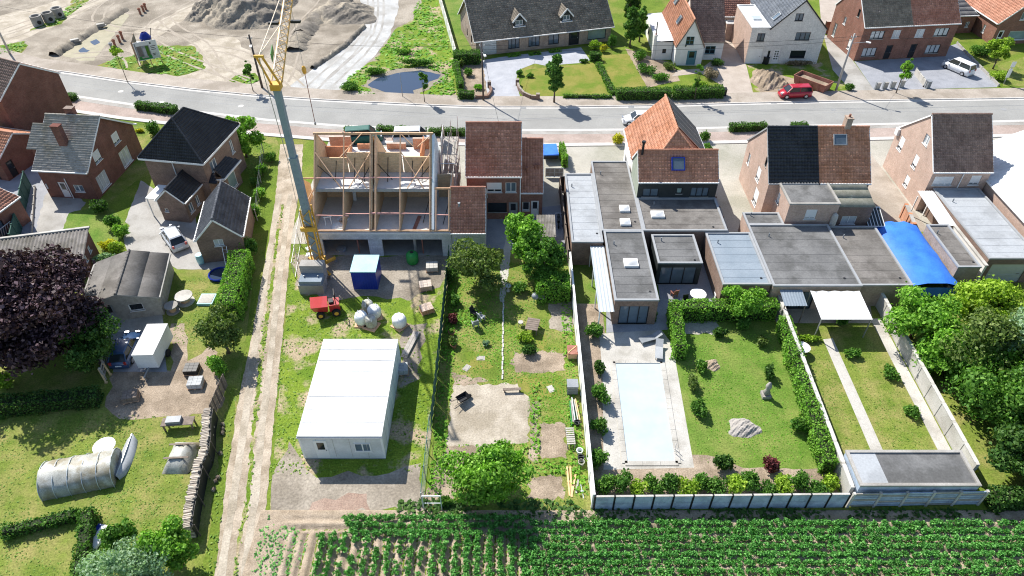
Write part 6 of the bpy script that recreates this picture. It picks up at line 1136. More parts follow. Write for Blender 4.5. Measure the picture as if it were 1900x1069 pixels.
for k, (x, y) in enumerate(((953, 104), (992, 101), (1029, 96))):
    p = g(x, y); hedge('planting_bed', ['low square bed of green plants by the garage end of the bungalow', 'low square bed of green plants under the middle bungalow window', 'low square bed of green plants beside the bungalow door'][k], [p - Vector((.9, .2, 0)), p + Vector((.9, .3, 0))], .9, .22, 'grass_lush', .12, 90, 450 + k, cat='plants')
# ground cover nobody could count
P_ = lambda *a: [(p.x, p.y) for p in gp(*a)]
tufts('meadow_grass', 'rough bright green grass of the pond meadow', [P_((775, -20), (805, -20), (826, 60), (840, 110), (845, 178), (790, 180), (798, 160), (830, 140), (780, 122), (735, 128), (690, 142), (672, 162), (700, 176), (640, 175), (625, 170), (650, 140), (695, 112), (732, 60), (765, 40))], 9, .32, 'grass_lush', 1, .35)
tufts('site_weeds', 'bright weeds on the building site around the sign board and poles', [P_((184, 122), (215, 107), (246, 105), (292, 86), (364, 88), (378, 129), (330, 140), (250, 135)), P_((426, 150), (440, 139), (470, 137), (480, 150), (462, 159), (432, 156)), P_((-30, 92), (45, 77), (50, 84), (38, 98), (0, 101)), P_((58, 57), (110, 45), (160, 5), (150, -10), (120, 20), (92, 38))], 8, .3, 'grass_lush', 2, .3)
tufts('verge_grass', 'tufts of grass along the lane and its middle strip', [P_((430, 1100), (434, 1030), (454, 930), (464, 820), (476, 700), (486, 600), (500, 520), (510, 440), (521, 380), (527, 380), (517, 450), (508, 530), (496, 620), (488, 700), (476, 810), (466, 930), (444, 1030), (438, 1100)), P_((376, 1069), (400, 900), (412, 800), (430, 720), (438, 720), (434, 800), (420, 880), (404, 1020), (399, 1069)), P_((440, 240), (505, 270), (490, 350), (478, 440), (470, 500), (440, 520), (455, 440), (470, 370)), P_((497, 900), (510, 760), (520, 660), (532, 560), (544, 470), (552, 470), (540, 580), (526, 690), (514, 800), (505, 900))], 22, .13, 'grass_blade', 3, .14)
tufts('garden_grass', 'uneven tufts of grass on the middle garden', [[(-5.9, 26.4), (5.3, 26.4), (5.3, 53), (-5.9, 53)]], 60, .085, 'grass_lush', 4, .08, holes=[P_((842, 714), (980, 712), (980, 822), (826, 826)), P_((830, 826), (915, 830), (890, 880), (830, 935), (792, 938)), P_((955, 655), (1050, 655), (1050, 690), (955, 690)), P_((1000, 788), (1048, 786), (1052, 850), (1002, 852)), P_((985, 884), (1042, 884), (1045, 925), (980, 925)), P_((1018, 560), (1060, 560), (1062, 618), (1020, 610))])
tufts('fence_weeds', 'tall loose weeds along both fences of the middle garden', [[(-6.0, 27), (-5.0, 27), (-4.9, 52), (-6.0, 52)], [(4.3, 27), (5.4, 27), (5.4, 47), (4.5, 47)], P_((905, 832), (985, 825), (990, 880), (930, 870)), P_((990, 855), (1050, 855), (1050, 882), (990, 882)), P_((984, 712), (1000, 712), (1002, 855), (986, 830)), P_((845, 575), (925, 580), (925, 600), (850, 610))], 45, .14, 'grass_lush', 12, .4)
tufts('plot_weeds', 'weeds over the sandy plot around the white site cabins', [P_((540, 550), (820, 560), (790, 880), (720, 870), (580, 880), (505, 880), (520, 700))], 18, .11, 'grass_blade', 5, .12, holes=[[(-15.6, 30), (-9.2, 30), (-9.2, 39.8), (-15.6, 39.8)]])
tufts('lawn_grass', 'short grass of the left garden plot', [P_((0, 760), (200, 770), (395, 770), (370, 1000), (300, 1069), (-60, 1069)), P_((330, 520), (420, 510), (380, 640), (320, 640))], 28, .085, 'grass_blade', 6, .07)
tufts('rank_growth', 'rank weeds in the shade along the field side of the panel wall', [[(4.6, 25.0), (34, 25.3), (34, 25.9), (4.6, 25.9)], [(-8, 25.2), (4.6, 25.2), (4.6, 26.6), (-8, 26.6)]], 55, .2, 'leaf_dark', 7, .45)
tufts('row_end_weeds', 'weeds and volunteer plants at the lane corner of the field', [P_((482, 985), (545, 970), (572, 1010), (545, 1069), (465, 1069)), P_((488, 985), (500, 955), (512, 975))], 70, .12, 'leaf_potato', 8, .3)
tufts('pool_lawn_grass', 'short lush grass of the pool garden lawn', [P_((1255, 625), (1430, 620), (1500, 860), (1300, 860))], 30, .08, 'grass_lush', 9, .06)
tufts('strip_lawn_grass', 'short grass of the narrow garden lawns', [P_((1470, 650), (1530, 650), (1612, 838), (1560, 838)), P_((1560, 650), (1625, 650), (1730, 838), (1645, 838))], 28, .08, 'grass_blade', 10, .06)
# potato field: countable plants in the thin corner, closed canopy elsewhere
def potato_mesh(seed):
    rng = np.random.default_rng(seed); bl = [(rng.normal() * .1, rng.normal() * .1, .2 + .1 * rng.random(), .16, .16, .13) for _ in range(5)]; P, N = cloud(bl, 100, rng, .3); P[:, 2] = np.maximum(P[:, 2], .02); V, F = leafquads(P, .095, rng, .9, N); return npmesh('potato_plant', V, F, rng.random(len(F)))
PM = [potato_mesh(s) for s in range(6)]
for me in PM: me.materials.append(MATS['leaf_potato'])
rr = random.Random(9); cnt = 0
def rowx(k): return k * .75
for k in range(-17, 2):
    x = rowx(k); y = 23.9
    if x < -13.0: continue
    while y > 19.8 and cnt < 290:
        thin = .8 if x < -4 else .92
        if rr.random() < thin:
            o = bpy.data.objects.new('potato_plant', PM[rr.randrange(6)]); col.objects.link(o); o.location = (x + rr.uniform(-.05, .05), y, .15); o.rotation_euler = (0, 0, rr.uniform(0, 6)); s = rr.uniform(.75, 1.2); o.scale = (s, s, s); tag(o, 'single potato plant on an earth ridge of the thin field corner', 'potato plant', 'potato plants on the open ridges'); cnt += 1
        y -= rr.uniform(.28, .42)
def canopy():
    rng = np.random.default_rng(77); Ps = []; Ns = []
    def addrow(x0, x1, y, dens, gap=0.0):
        n = int((x1 - x0) / .3)
        for i in range(n):
            if rng.random() < gap: continue
            x = x0 + (i + rng.random() * .7) * .3; s = .8 + .45 * rng.random(); dens_ = int(dens * 1.5 * s); p, nn = cloud([(x + rng.normal() * .07, y + rng.normal() * .08, .33 * s, .2 * s, .2 * s, .17 * s) for _ in range(3)], dens_, rng, .35); Ps.append(p); Ns.append(nn)
    for j, y in enumerate((25.15, 24.6, 24.05)): addrow(-11.6 + .3 * j, 1.2, y, 60, .08)
    for j in range(12):
        y = 24.75 - .56 * j; x1 = 44 - j * .3
        if y < 19: break
        addrow(1.2 + .15 * math.sin(j * 3), x1, y, 62, .02)
    for k in range(-6, 3):
        if k * .75 > -4.2:
            y = 23.7
            while y > 18.5: addrow(k * .75 - .15, k * .75 + .17, y, 40, .1); y -= .3
    P = np.concatenate(Ps); N = np.concatenate(Ns); P[:, 2] = np.maximum(P[:, 2], .05); V, F = leafquads(P, .095, rng, 1.0, N)
    o = link('potato_crop', npmesh('potato_crop', V, F, rng.random(len(F))), 'leaf_potato'); tag(o, 'closed green canopy of potato plants in rows along the garden walls', 'crop', None, 'stuff')
canopy()
# ---------------------------------------------------------------- garden walls and fences
def panelwall(name, label, a, b, h, n, mt, pm, postmt, th=.08, pw=.14, coping=None, cat='wall', boards=2):
    "posts with slotted panels from a to b; each panel and post a part"
    a, b = Vector((a[0], a[1], 0)), Vector((b[0], b[1], 0)); d = b - a; L = d.length; o = E(name, label, cat, a, math.degrees(math.atan2(d.y, d.x))); s = L / n
    for i in range(n + 1): MB().box(i * s - pw / 2, i * s + pw / 2, -pw * .6, pw * .6, 0, h + .06).build('post', postmt, o)
    for i in range(n):
        for k in range(boards): z0, z1 = h * k / boards, h * (k + 1) / boards - .012; MB().box(i * s + pw / 2 - .02, (i + 1) * s - pw / 2 + .02, -th / 2, th / 2, z0 + .005, z1).build('panel', mt, o)
        if coping: MB().box(i * s + pw / 2, (i + 1) * s - pw / 2, -th * .9, th * .9, h - .01, h + .05).build('coping', coping, o)
    return o
panelwall('panel_wall', 'grey blue concrete panel wall with dark posts along the potato field', (5.7, 25.95), (23.25, 26.15), 1.65, 13, 'concrete_panel', None, 'plastic_black', pw=.12, coping='concrete_pale')
o = E('slatted_fence', 'slatted concrete fence behind the grey shed along the potato field', 'fence', (23.5, 26.15, 0), 1.2)
for i in range(6): MB().box(i * 1.85 - .08, i * 1.85 + .08, -.1, .1, 0, 1.75).build('post', 'concrete_pale', o)
for i in range(5):
    for k in range(7): MB().box(i * 1.85 + .07, i * 1.85 + 1.78, -.03, .03, .08 + k * .235, .08 + k * .235 + .19).build('slat', 'concrete_panel' if (i + k) % 3 else 'timber_grey', o)
panelwall('white_wall', 'long white concrete wall between the middle garden and the pool garden', (5.62, 26.1), (5.62, 52.4), 1.75, 13, 'render_white', None, 'render_white', th=.1, pw=.16, coping='white_paint', boards=1)
panelwall('alley_wall', 'dark panel wall along the alley beside the pale grey flat roof', (5.5, 52.6), (5.3, 65.2), 1.9, 6, 'timber_old', None, 'pole_wood', boards=3)
panelwall('dark_fence', 'dark wooden fence closing the alley toward the street', (5.4, 65.6), (8.7, 66.2), 1.9, 2, 'plastic_black', None, 'pole_wood', boards=4, cat='fence')
panelwall('garden_wall', 'pale concrete garden wall beside the long clipped hedge', (23.55, 26.7), (24.15, 47.5), 1.7, 11, 'concrete_pale', None, 'concrete_pale', th=.16, pw=.2, coping='kerb', boards=1)
panelwall('garden_wall', 'pale concrete garden wall before the overgrown corner plot', (33.2, 28.6), (33.6, 47.2), 1.6, 10, 'concrete_pale', None, 'concrete_pale', th=.16, pw=.2, coping='kerb', boards=1)
slab('wall_walk', [(32.0, 28.8), (33.0, 28.8), (33.3, 45), (32.4, 45)], 0, .06, 'concrete_pale')
panelwall('white_wall', 'white concrete wall between the pond meadow and the bungalow lawn', g(846, 112), g(806, -30), 1.8, 14, 'render_white', None, 'render_white', th=.1, pw=.16, coping='concrete_pale', boards=1)
panelwall('green_fence', 'green sheet fence beside the grey shingled house', g(33, 462), g(57, 345), 1.9, 7, 'mesh_green', None, 'mesh_green', boards=1, cat='fence')
panelwall('low_kerb', 'low pale log edging along the green fence', g(60, 440), g(66, 350), .35, 5, 'timber_grey', None, 'timber_grey', boards=1, cat='edging')
panelwall('brick_garden_wall', 'dark brick wall along the narrow passage of the dark clad house', (21.45, 54.4), (21.6, 61.5), 1.9, 4, 'brick_brown', None, 'brick_brown', th=.2, pw=.3, coping='concrete', boards=1)
panelwall('gate_fence', 'dark brown wooden gate between the white house and the red pair', g(1527, 62), g(1558, 64), 1.9, 2, 'rust', None, 'timber_old', boards=4, cat='gate')
panelwall('forecourt_wall', 'low pale wall dividing the two dark paved forecourts', g(1716, 163), g(1697, 138), .9, 3, 'concrete_pale', None, 'concrete_pale', th=.15, boards=1)
panelwall('forecourt_kerb', 'low pale kerb wall along the forecourt of the pink tiled house', g(1852, 160), g(1775, 82), .35, 8, 'concrete', None, 'concrete', th=.15, boards=1)
panelwall('hall_wall', 'low orange brick wall at the passage beside the blue tarpaulin', (41.0, 57.2), (41.6, 60.5), 1.7, 2, 'brick_orange', None, 'brick_orange', th=.2, pw=.3, coping='concrete', boards=1)
# green screen fence and open field gate of the middle garden
o = E('screen_fence', 'dark green netting fence on the shaded side of the middle garden', 'fence', (-6.2, 33.0, 0))
for i in range(9): MB().cyl(0, i * 2.55, 0, 1.9, .035, 8).build('post', 'green_paint', o)
for i in range(8):
    V = []; n = 8
    for j in range(n + 1): t = j / n; V += [(.05 * math.sin(j * 2 + i) - .02, i * 2.55 + .05 + 2.45 * t, .05), (.03 * math.sin(j * 2 + i + 1), i * 2.55 + .05 + 2.45 * t, 1.82 - .05 * math.sin(math.pi * t))]
    link('netting', npmesh('netting', V, [(2 * j, 2 * j + 2, 2 * j + 3, 2 * j + 1) for j in range(n)]), 'mesh_green', o)
o = E('wire_fence', 'galvanised wire fence with braced posts at the field end of the middle garden', 'fence', (-6.25, 25.9, 0))
for i in range(4): MB().cyl(0, i * 2.2 + .2, 0, 1.9, .04, 8).build('post', 'steel', o)
for i in range(3): MB().tube((0, i * 2.2 + .25, 1.7), (.0, i * 2.2 + 1.5, .05), .025, 6).build('brace', 'steel', o)
for z in (.1, .5, .9, 1.3, 1.75): MB().tube((0, .2, z), (0, 6.9, z), .012, 4).build('wire', 'steel', o)
MB().tube((0, .2, 1.88), (0, 6.9, 1.88), .03, 6).build('top_rail', 'green_paint', o)
o = E('field_gate', 'pale steel gate frame at the field corner of the middle garden', 'gate', (-6.15, 25.9, 0)); bars(o, 'post', 'zinc', [((x, 0, 0), (x, 0, 1.8)) for x in (0, 1.25)], .07, .07); bars(o, 'top_rail', 'zinc', [((0, 0, 1.8), (1.25, 0, 1.8))], .07, .07); bars(o, 'mid_rail', 'zinc', [((0, 0, .9), (1.25, 0, .9))], .04, .04)
o = E('lane_fence', 'wire fence with grey posts along the lane beside the black roofed house', 'fence', g(490, 285))
q0 = g(490, 285)
for k, (x, y) in enumerate(((490, 285), (487, 310), (485, 340), (482, 375), (478, 410))): p = g(x, y) - q0; MB().cyl(p.x, p.y, 0, 1.5, .05, 8).build('post', 'concrete', o)
for z in (.5, 1.0, 1.4): MB().tube(g(490, 285) - q0 + Vector((0, 0, z)), g(478, 410) - q0 + Vector((0, 0, z)), .012, 4).build('wire', 'steel', o)
# dark timber fence and firewood stack along the lane
a, bq = g(398, 775), g(424, 712); d = bq - a; o = E('dark_fence', 'dark slatted timber fence at the end of the firewood stack', 'fence', a, math.degrees(math.atan2(d.y, d.x)))
for k in range(int(d.length / .22)): MB().box(k * .22, k * .22 + .17, -.02 + .015 * (k % 2), .02 + .015 * (k % 2), .05, 1.5).build('slat', 'timber_old' if k % 3 else 'pole_wood', o)
for z in (.4, 1.2): MB().box(0, d.length, .04, .09, z, z + .08).build('rail', 'pole_wood', o)
LP = [g(357, 1000), g(362, 960), g(378, 880), g(387, 862), g(391, 835), g(392, 800), g(396, 778)]
o = E('firewood_stack', 'long stack of pale split firewood along the lane', 'firewood', LP[0]); rr = random.Random(3); cum = [0]
for p, q in zip(LP[:-1], LP[1:]): cum.append(cum[-1] + (q - p).length)
def along(s):
    for i in range(len(LP) - 1):
        if s <= cum[i + 1]: t = (s - cum[i]) / (cum[i + 1] - cum[i]); d = (LP[i + 1] - LP[i]).normalized(); return LP[i] + (LP[i + 1] - LP[i]) * t - LP[0], Vector((d.y, -d.x, 0)), d
    return LP[-1] - LP[0], Vector((1, 0, 0)), Vector((0, 1, 0))
rest = MB(); s = .05; k = 0
while s < cum[-1]:
    p, n, dd = along(s); r = rr.uniform(.06, .1)
    for lay in range(9):
        z = .1 + lay * .17 + rr.uniform(-.02, .02); w = .27 + rr.uniform(-.06, .06); c = p + Vector((0, 0, z)) + dd * rr.uniform(-.03, .03); off = n * rr.uniform(-.06, .06)
        if lay >= 7:
            m = MB(); m.cr = rr.random(); m.tube(c - n * w + off, c + n * w + off, r * 1.1, 6); m.build('log', 'log_wood', o)
        else: rest.cr = rr.random(); rest.tube(c - n * w + off, c + n * w + off, r, 6)
    s += r * 2 * .92
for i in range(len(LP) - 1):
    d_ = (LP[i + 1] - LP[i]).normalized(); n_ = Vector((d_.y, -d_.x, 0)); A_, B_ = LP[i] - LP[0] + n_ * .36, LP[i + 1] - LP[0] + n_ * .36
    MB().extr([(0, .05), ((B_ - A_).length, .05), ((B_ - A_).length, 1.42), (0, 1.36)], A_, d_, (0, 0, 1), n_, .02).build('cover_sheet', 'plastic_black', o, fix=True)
q = rest.build('lower_logs', 'log_wood', o); q['kind'] = 'stuff'
MB().bar(along(.2)[0] + Vector((.55, 0, .05)), along(.2)[0] + Vector((.55, 0, 1.5)), .06, .06).build('stake', 'pole_wood', o); bars(o, 'stake', 'pole_wood', [(along(t)[0] + along(t)[1] * .55, along(t)[0] + along(t)[1] * .5 + Vector((0, 0, 1.6))) for t in (2.4, 4.6, 6.8)], .05, .05)
for k, (x, y) in enumerate(((411, 790), (412, 800), (413, 808), (411, 845), (408, 888), (404, 893), (399, 908))):
    p = g(x, y); q = E('log_round', ['pale log round nearest the dark slatted fence', 'second pale log round below the dark slatted fence', 'third pale log round below the dark slatted fence', 'single pale log round halfway along the firewood stack', 'pale log round of the pair beside the lower firewood stack', 'pale log round touching the lower pair from the stack side', 'last pale log round toward the bright lane end tree'][k], 'log', p, k * 40, 'log rounds along the lane'); MB().tube((0, 0, .14), (.22, .05, .16), .15, 10).build('wood', 'log_wood', q); MB().tube((.0, 0, .14), (.2, .05, .16), .158, 10).build('bark_ring', 'bark', q)
o = E('plank_fence', 'weathered dark plank fence beside the evergreen tree', 'fence', g(197, 705)); d = g(207, 640) - g(197, 705)
for k in range(5): t = k / 4; p = d * t; MB().box(p.x - .06, p.x + .06, p.y - .06, p.y + .06, 0, 1.5).build('post', 'timber_grey', o)
bars(o, 'rail', 'timber_grey', [(Vector((0, 0, z)), d + Vector((0, 0, z))) for z in (.4, .8, 1.2)], .04, .18)
for k, (x0, y0, x1, y1) in enumerate(((182, 684, 197, 710), (187, 668, 205, 695))): a, bq = g(x0, y0, 1.2), g(x1, y1, .05); q = tag(MB().bar(a, bq, .14, .1).cbox(bq, (.2, .2, .1)).build('wooden_prop', 'timber_new'), ['pale timber prop leaning at the evergreen tree', 'second pale timber prop higher on the plank fence'][k], 'timber')
# ---------------------------------------------------------------- cars
def car(label, p, rot, L, W, H, paint, group=None, van=False, name='parked_car'):
    o = E(name, label, 'car', p, rot, group); w = W / 2; k = L / 4.2; zb = .62 * H; h0 = .2
    st = [(2.1, .55, .42), (2.02, .8, .62), (1.3, .97, .86), (.85, 1, .95), (-.3, 1, .98), (-1.7, .99, 1.0), (-2.02, .95, .96), (-2.1, .9, .5)]
    m = MB(); V = []; n = len(st)
    for x, ww, zz in st:
        x *= k; ww *= w; zt = zb * zz; zm = h0 + (zt - h0) * .6
        V += [(x, -ww * .93, h0), (x, -ww, zm * .8), (x, -ww * .985, zm), (x, -ww * .9, zt), (x, 0, zt + .03), (x, ww * .9, zt), (x, ww * .985, zm), (x, ww, zm * .8), (x, ww * .93, h0)]
    F = [(i * 9 + j, i * 9 + (j + 1) % 9, (i + 1) * 9 + (j + 1) % 9, (i + 1) * 9 + j) for i in range(n - 1) for j in range(9)] + [tuple(range(9)), tuple(range((n - 1) * 9, n * 9))[::-1]]
    m.add(V, F); m.build('body', paint, o, True, fix=True)
    fx, rx, bx = (.95, .3, -2.0) if not van else (1.35, .75, -2.05); rr_ = -1.45 if not van else -1.85
    P = [(fx * k, zb * .96), (rx * k, H - .06), (rr_ * k, H - .08), (bx * k, zb * 1.0)]; m = MB(); V = []
    for (x, z), ww in zip(P, (.86, .7, .68, .84)): V += [(x, -ww * w, z), (x, ww * w, z)]
    m.add(V, [(0, 1, 3, 2), (2, 3, 5, 4), (4, 5, 7, 6), (0, 2, 4, 6), (1, 7, 5, 3)]); m.build('windows', 'glass_dark', o)
    m = MB(); m.add([(rx * k + .06, -.7 * w, H - .07), (rx * k + .06, .7 * w, H - .07), (rr_ * k - .05, .68 * w, H - .09), (rr_ * k - .05, -.68 * w, H - .09), (rx * k - .05, -.58 * w, H), (rx * k - .05, .58 * w, H), (rr_ * k + .1, .56 * w, H - .01), (rr_ * k + .1, -.56 * w, H - .01)], [(4, 7, 6, 5), (0, 4, 5, 1), (1, 5, 6, 2), (2, 6, 7, 3), (3, 7, 4, 0)]); m.build('roof', paint, o, fix=True)
    for s in (-1, 1):
        for (x0, z0), (x1, z1), a0, a1 in ((P[0], P[1], .87, .71), (P[3], P[2], .85, .69), ((-.35 * k, zb), (-.4 * k, H - .07), .87, .7)): MB().bar((x0, s * a0 * w, z0), (x1, s * a1 * w, z1), .08, .06).build('pillar', paint, o)
        MB().cbox(((fx - .15) * k, s * (w + .06), zb * 1.02), (.12, .2, .14)).build('mirror', paint, o)
        MB().cbox((2.0 * k, s * w * .55, zb * .72), (.16, .34, .14)).build('headlight', 'chrome', o); MB().cbox((-2.06 * k, s * w * .72, zb * .85), (.1, .2, .3)).build('tail_light', 'machine_red', o)
        for x in (1.3, -1.3): q = MB().tube((x * k, s * (w - .2), .32), (x * k, s * (w + .01), .32), .32, 16).build('wheel', 'rubber', o); MB().tube((x * k, s * (w + .01), .32), (x * k, s * (w + .025), .32), .2, 12).build('rim', 'chrome', q)
    MB().cbox((-2.1 * k, 0, .5), (.06, .5, .11)).build('number_plate', 'white_paint', o)
    return o
car('red family car parked on the far pavement by the rusty skip', g(1472, 180) + Vector((0, 0, .1)), 184, 4.3, 1.75, 1.6, 'car_red', van=True)
car('white hatchback on the street behind the solar panel house', g(1183, 228), 182, 4.1, 1.75, 1.5, 'car_white')
car('white people carrier on the dark paved forecourt', g(1775, 132), 118, 4.4, 1.8, 1.75, 'car_white', van=True)
car('black car in the passage beside the orange tiled house', (37.9, 61.6, .014), 88, 4.4, 1.8, 1.5, 'car_black')
car('second black car with white trim lower in the same passage', (37.6, 57.3, .014), 86, 4.3, 1.8, 1.5, 'car_black')
car('silver car on the concrete yard of the black roofed house', g(325, 448), 128, 4.3, 1.75, 1.5, 'car_silver')
o = car('dark green van parked behind the street hedge at the new houses', g(676, 262), 8, 4.6, 1.85, 1.9, 'green_paint', van=True); car('white delivery van parked before the right new house', g(768, 266), 2, 4.9, 1.9, 2.1, 'car_white', van=True)
# ---------------------------------------------------------------- rusty skip, bins, tarpaulins, street things
o = E('rubble_skip', 'faded red open rubble skip full of debris before the white house', 'skip', g(1506, 160), -48)
m = MB(); t = .08
V = [(-2.2, -.95, 0), (2.2, -.95, 0), (2.2, .95, 0), (-2.2, .95, 0), (-2.5, -1.1, 1.2), (2.4, -1.1, 1.2), (2.4, 1.1, 1.2), (-2.5, 1.1, 1.2)]; m.add(V + [(v[0] * .96, v[1] * .92, v[2] + (.06 if v[2] == 0 else 0)) for v in V], [(0, 3, 2, 1), (0, 1, 5, 4), (1, 2, 6, 5), (2, 3, 7, 6), (3, 0, 4, 7), (8, 9, 10, 11), (12, 13, 9, 8), (13, 14, 10, 9), (14, 15, 11, 10), (15, 12, 8, 11), (4, 5, 13, 12), (5, 6, 14, 13), (6, 7, 15, 14), (7, 4, 12, 15)]); m.build('hull', 'rust', o, fix=True)
for x in (-1.6, -.6, .4, 1.4): [MB().box(x, x + .1, s * 1.06 - .05, s * 1.06 + .05, .1, 1.15).build('rib', 'rust', o) for s in (-1, 1)]
MB().prism([(-2.1, -.88), (2.1, -.88), (2.1, .88), (-2.1, .88)], .3, lambda x, y: .75 + .18 * math.sin(x * 3) * math.cos(y * 2)).build('debris', 'soil', o)
mound('earth_heap', 1425, 150, 2.6, 3.2, 1.3, 'soil', 9)
o = E('blue_tarpaulin_shelter', 'garden shelter covered with a bright blue tarpaulin', 'shelter', (36.4, 47.3, 0))
V = []; n = 10; F = []
for i in range(n + 1):
    for j in range(n + 1):
        x, y = 4.4 * i / n, 9.4 * j / n; e = min(i, n - i, 3) / 3; f = min(j, n - j, 2) / 2; z = 1.75 + .7 * e ** .6 * (.75 + .25 * f) + .09 * math.sin(i * 1.9 + j) * math.sin(j * 2.3); V.append((x - .15 * (1 - e) * (1 if i < 5 else -1), y, z))
F = [(i * (n + 1) + j, (i + 1) * (n + 1) + j, (i + 1) * (n + 1) + j + 1, i * (n + 1) + j + 1) for i in range(n) for j in range(n)]; link('tarpaulin', npmesh('tarpaulin', V, F), 'tarp_blue', o, True)
m = MB(); pts = [(0, y) for y in (0, 3, 6, 9.4)] + [(4.4, y) for y in (0, 3, 6, 9.4)]
for x, y in pts: MB().box(x - .05, x + .05, y - .05, y + .05, 0, 1.75).build('post', 'timber', o)
for sx, col_ in ((0, 1), (4.4, -1)): V = []; [V.extend([(sx, 9.4 * j / 12, 1.76), (sx - .15 * col_ + .08 * math.sin(j * 2), 9.4 * j / 12, .7 + .15 * math.sin(j * 1.3))]) for j in range(13)]; link('side_sheet', npmesh('side', V, [(2 * j, 2 * j + 2, 2 * j + 3, 2 * j + 1) for j in range(12)]), 'tarp_blue', o, True)
V = []; [V.extend([(4.4 * j / 8, 0, 1.76), (4.4 * j / 8, -.2 + .08 * math.sin(j * 2), .8 + .12 * math.sin(j * 1.7))]) for j in range(9)]; link('side_sheet', npmesh('side', V, [(2 * j, 2 * j + 2, 2 * j + 3, 2 * j + 1) for j in range(8)]), 'tarp_blue', o, True)
p = g(1020, 292); o = E('covered_trailer', 'trailer under a light blue cover beside the red brick house', 'trailer', p, 4); MB().box(-.85, .85, -1.2, 1.2, .5, .95).build('tub', 'plastic_black', o); MB().prism([(-.9, -1.25), (.9, -1.25), (.9, 1.25), (-.9, 1.25)], .95, lambda x, y: 1.25 - .15 * abs(x)).build('cover', 'tarp_blue', o); [MB().tube((s * .85, .2, .32), (s * 1.0, .2, .32), .32, 14).build('wheel', 'rubber', o) for s in (-1, 1)]
hedge('hedge', 'narrow bright green hedge at the street end of the alley', [g(1041, 283), g(1048, 312)], .6, 1.5, 'leaf_bright', .15, 70, 470)
p = g(1012, 330); o = E('garden_gate', 'grey metal gate closing the alley beside the red brick house', 'gate', p); bars(o, 'gate_bar', 'zinc', [((x, 0, .1), (x, 0, 1.3)) for x in (0, .5, 1.0, 1.05, 1.55, 2.05)], .05, .05); bars(o, 'rail', 'zinc', [((0, 0, z), (2.05, 0, z)) for z in (.15, .7, 1.3)], .05, .05); MB().box(.03, 2.0, -.01, .01, .2, 1.25).build('gate_panel', 'timber_grey', o)
for k, (x, y, lab) in enumerate(((1627, 166, 'at the end of the concrete drive'), (1641, 165, 'beside the first grey post'), (1655, 164, 'before the street tree'), (1672, 162, 'next to the dividing wall'))):
    o = E('meter_post', 'short pale meter post on the forecourt edge, ' + lab, 'post', g(x, y), 8, 'meter posts on the forecourt edge'); MB().box(-.3, .3, -.12, .12, 0, .9).build('cabinet', 'concrete_pale', o); MB().box(-.38, -.3, -.14, .14, 0, 1.05).build('side_plate', 'plastic_grey', o); MB().box(-.33, .33, -.14, .14, .9, .96).build('cap', 'concrete', o)
for k, (x, y, lab, mt) in enumerate(((1342, 178, 'black wheelie bin at the end of the cottage hedge', 'plastic_black'), (1719, 163, 'grey wheelie bin at the low dividing wall', 'plastic_grey'), (1420, 119, 'black wheelie bin before the white garage door', 'plastic_black'), (336, 398, 'dark bin at the porch of the black roofed house', 'plastic_black'), (374, 488, 'pale blue water barrel at the garage corner', 'box_cyan'))):
    o = E('wheelie_bin' if k < 4 else 'water_barrel', lab, 'bin', g(x, y), 20 * k)
    if k < 4: MB().prism([(-.28, -.32), (.28, -.32), (.28, .32), (-.28, .32)], .05, 1.0).build('tub', mt, o); MB().prism([(-.31, -.36), (.31, -.36), (.31, .34), (-.31, .34)], 1.0, lambda a, c: 1.06 + .06 * (c > 0)).build('lid', mt, o); [MB().tube((s * .25, .33, .12), (s * .3, .33, .12), .12, 10).build('wheel', 'rubber', o) for s in (-1, 1)]
    else: MB().lathe(0, 0, [(.3, 0), (.36, .3), (.36, .7), (.32, 1.0), (.1, 1.02)], 14).build('tub', mt, o); MB().cyl(0, 0, 1.0, 1.06, .34, 14).build('lid', mt, o)
o = E('street_sign', 'tall narrow white post sign beside the lime green tree', 'sign', g(1862, 156)); MB().box(-.05, .05, -.05, .05, 0, 3.2).build('post', 'steel', o); MB().box(-.3, .3, -.05, -.02 - .04, 2.5, 3.3).build('upper_plate', 'white_paint', o); MB().box(-.25, .25, -.06, -.05 - .03, 1.0, 2.3).build('lower_plate', 'white_paint', o)
for k, (x, y) in enumerate(((962, 150), (972, 172), (998, 185))):
    pass
a = [g(960, 158), g(963, 168), g(972, 178), g(985, 184), g(998, 185)]; o = E('curved_wall', 'low dark curved brick wall at the lawn edge of the stone driveway', 'wall', a[0])
for i in range(4): MB().bar(a[i] - a[0] + Vector((0, 0, .3)), a[i + 1] - a[0] + Vector((0, 0, .3)), .3, .6).build('segment', 'brick_brown', o)
for q in (a[0], a[4]): MB().cbox(q - a[0] + Vector((0, 0, .45)), (.5, .5, .9)).build('pier', 'brick_brown', o)
a = [g(882, 184), g(905, 183), g(912, 172), g(908, 162)]; o = E('curved_wall', 'low dark curved brick wall at the bed edge of the stone driveway', 'wall', a[0])
for i in range(3): MB().bar(a[i] - a[0] + Vector((0, 0, .25)), a[i + 1] - a[0] + Vector((0, 0, .25)), .3, .5).build('segment', 'brick_brown', o)
MB().cbox(a[3] - a[0] + Vector((0, 0, .45)), (.5, .5, .9)).build('pier', 'brick_brown', o)
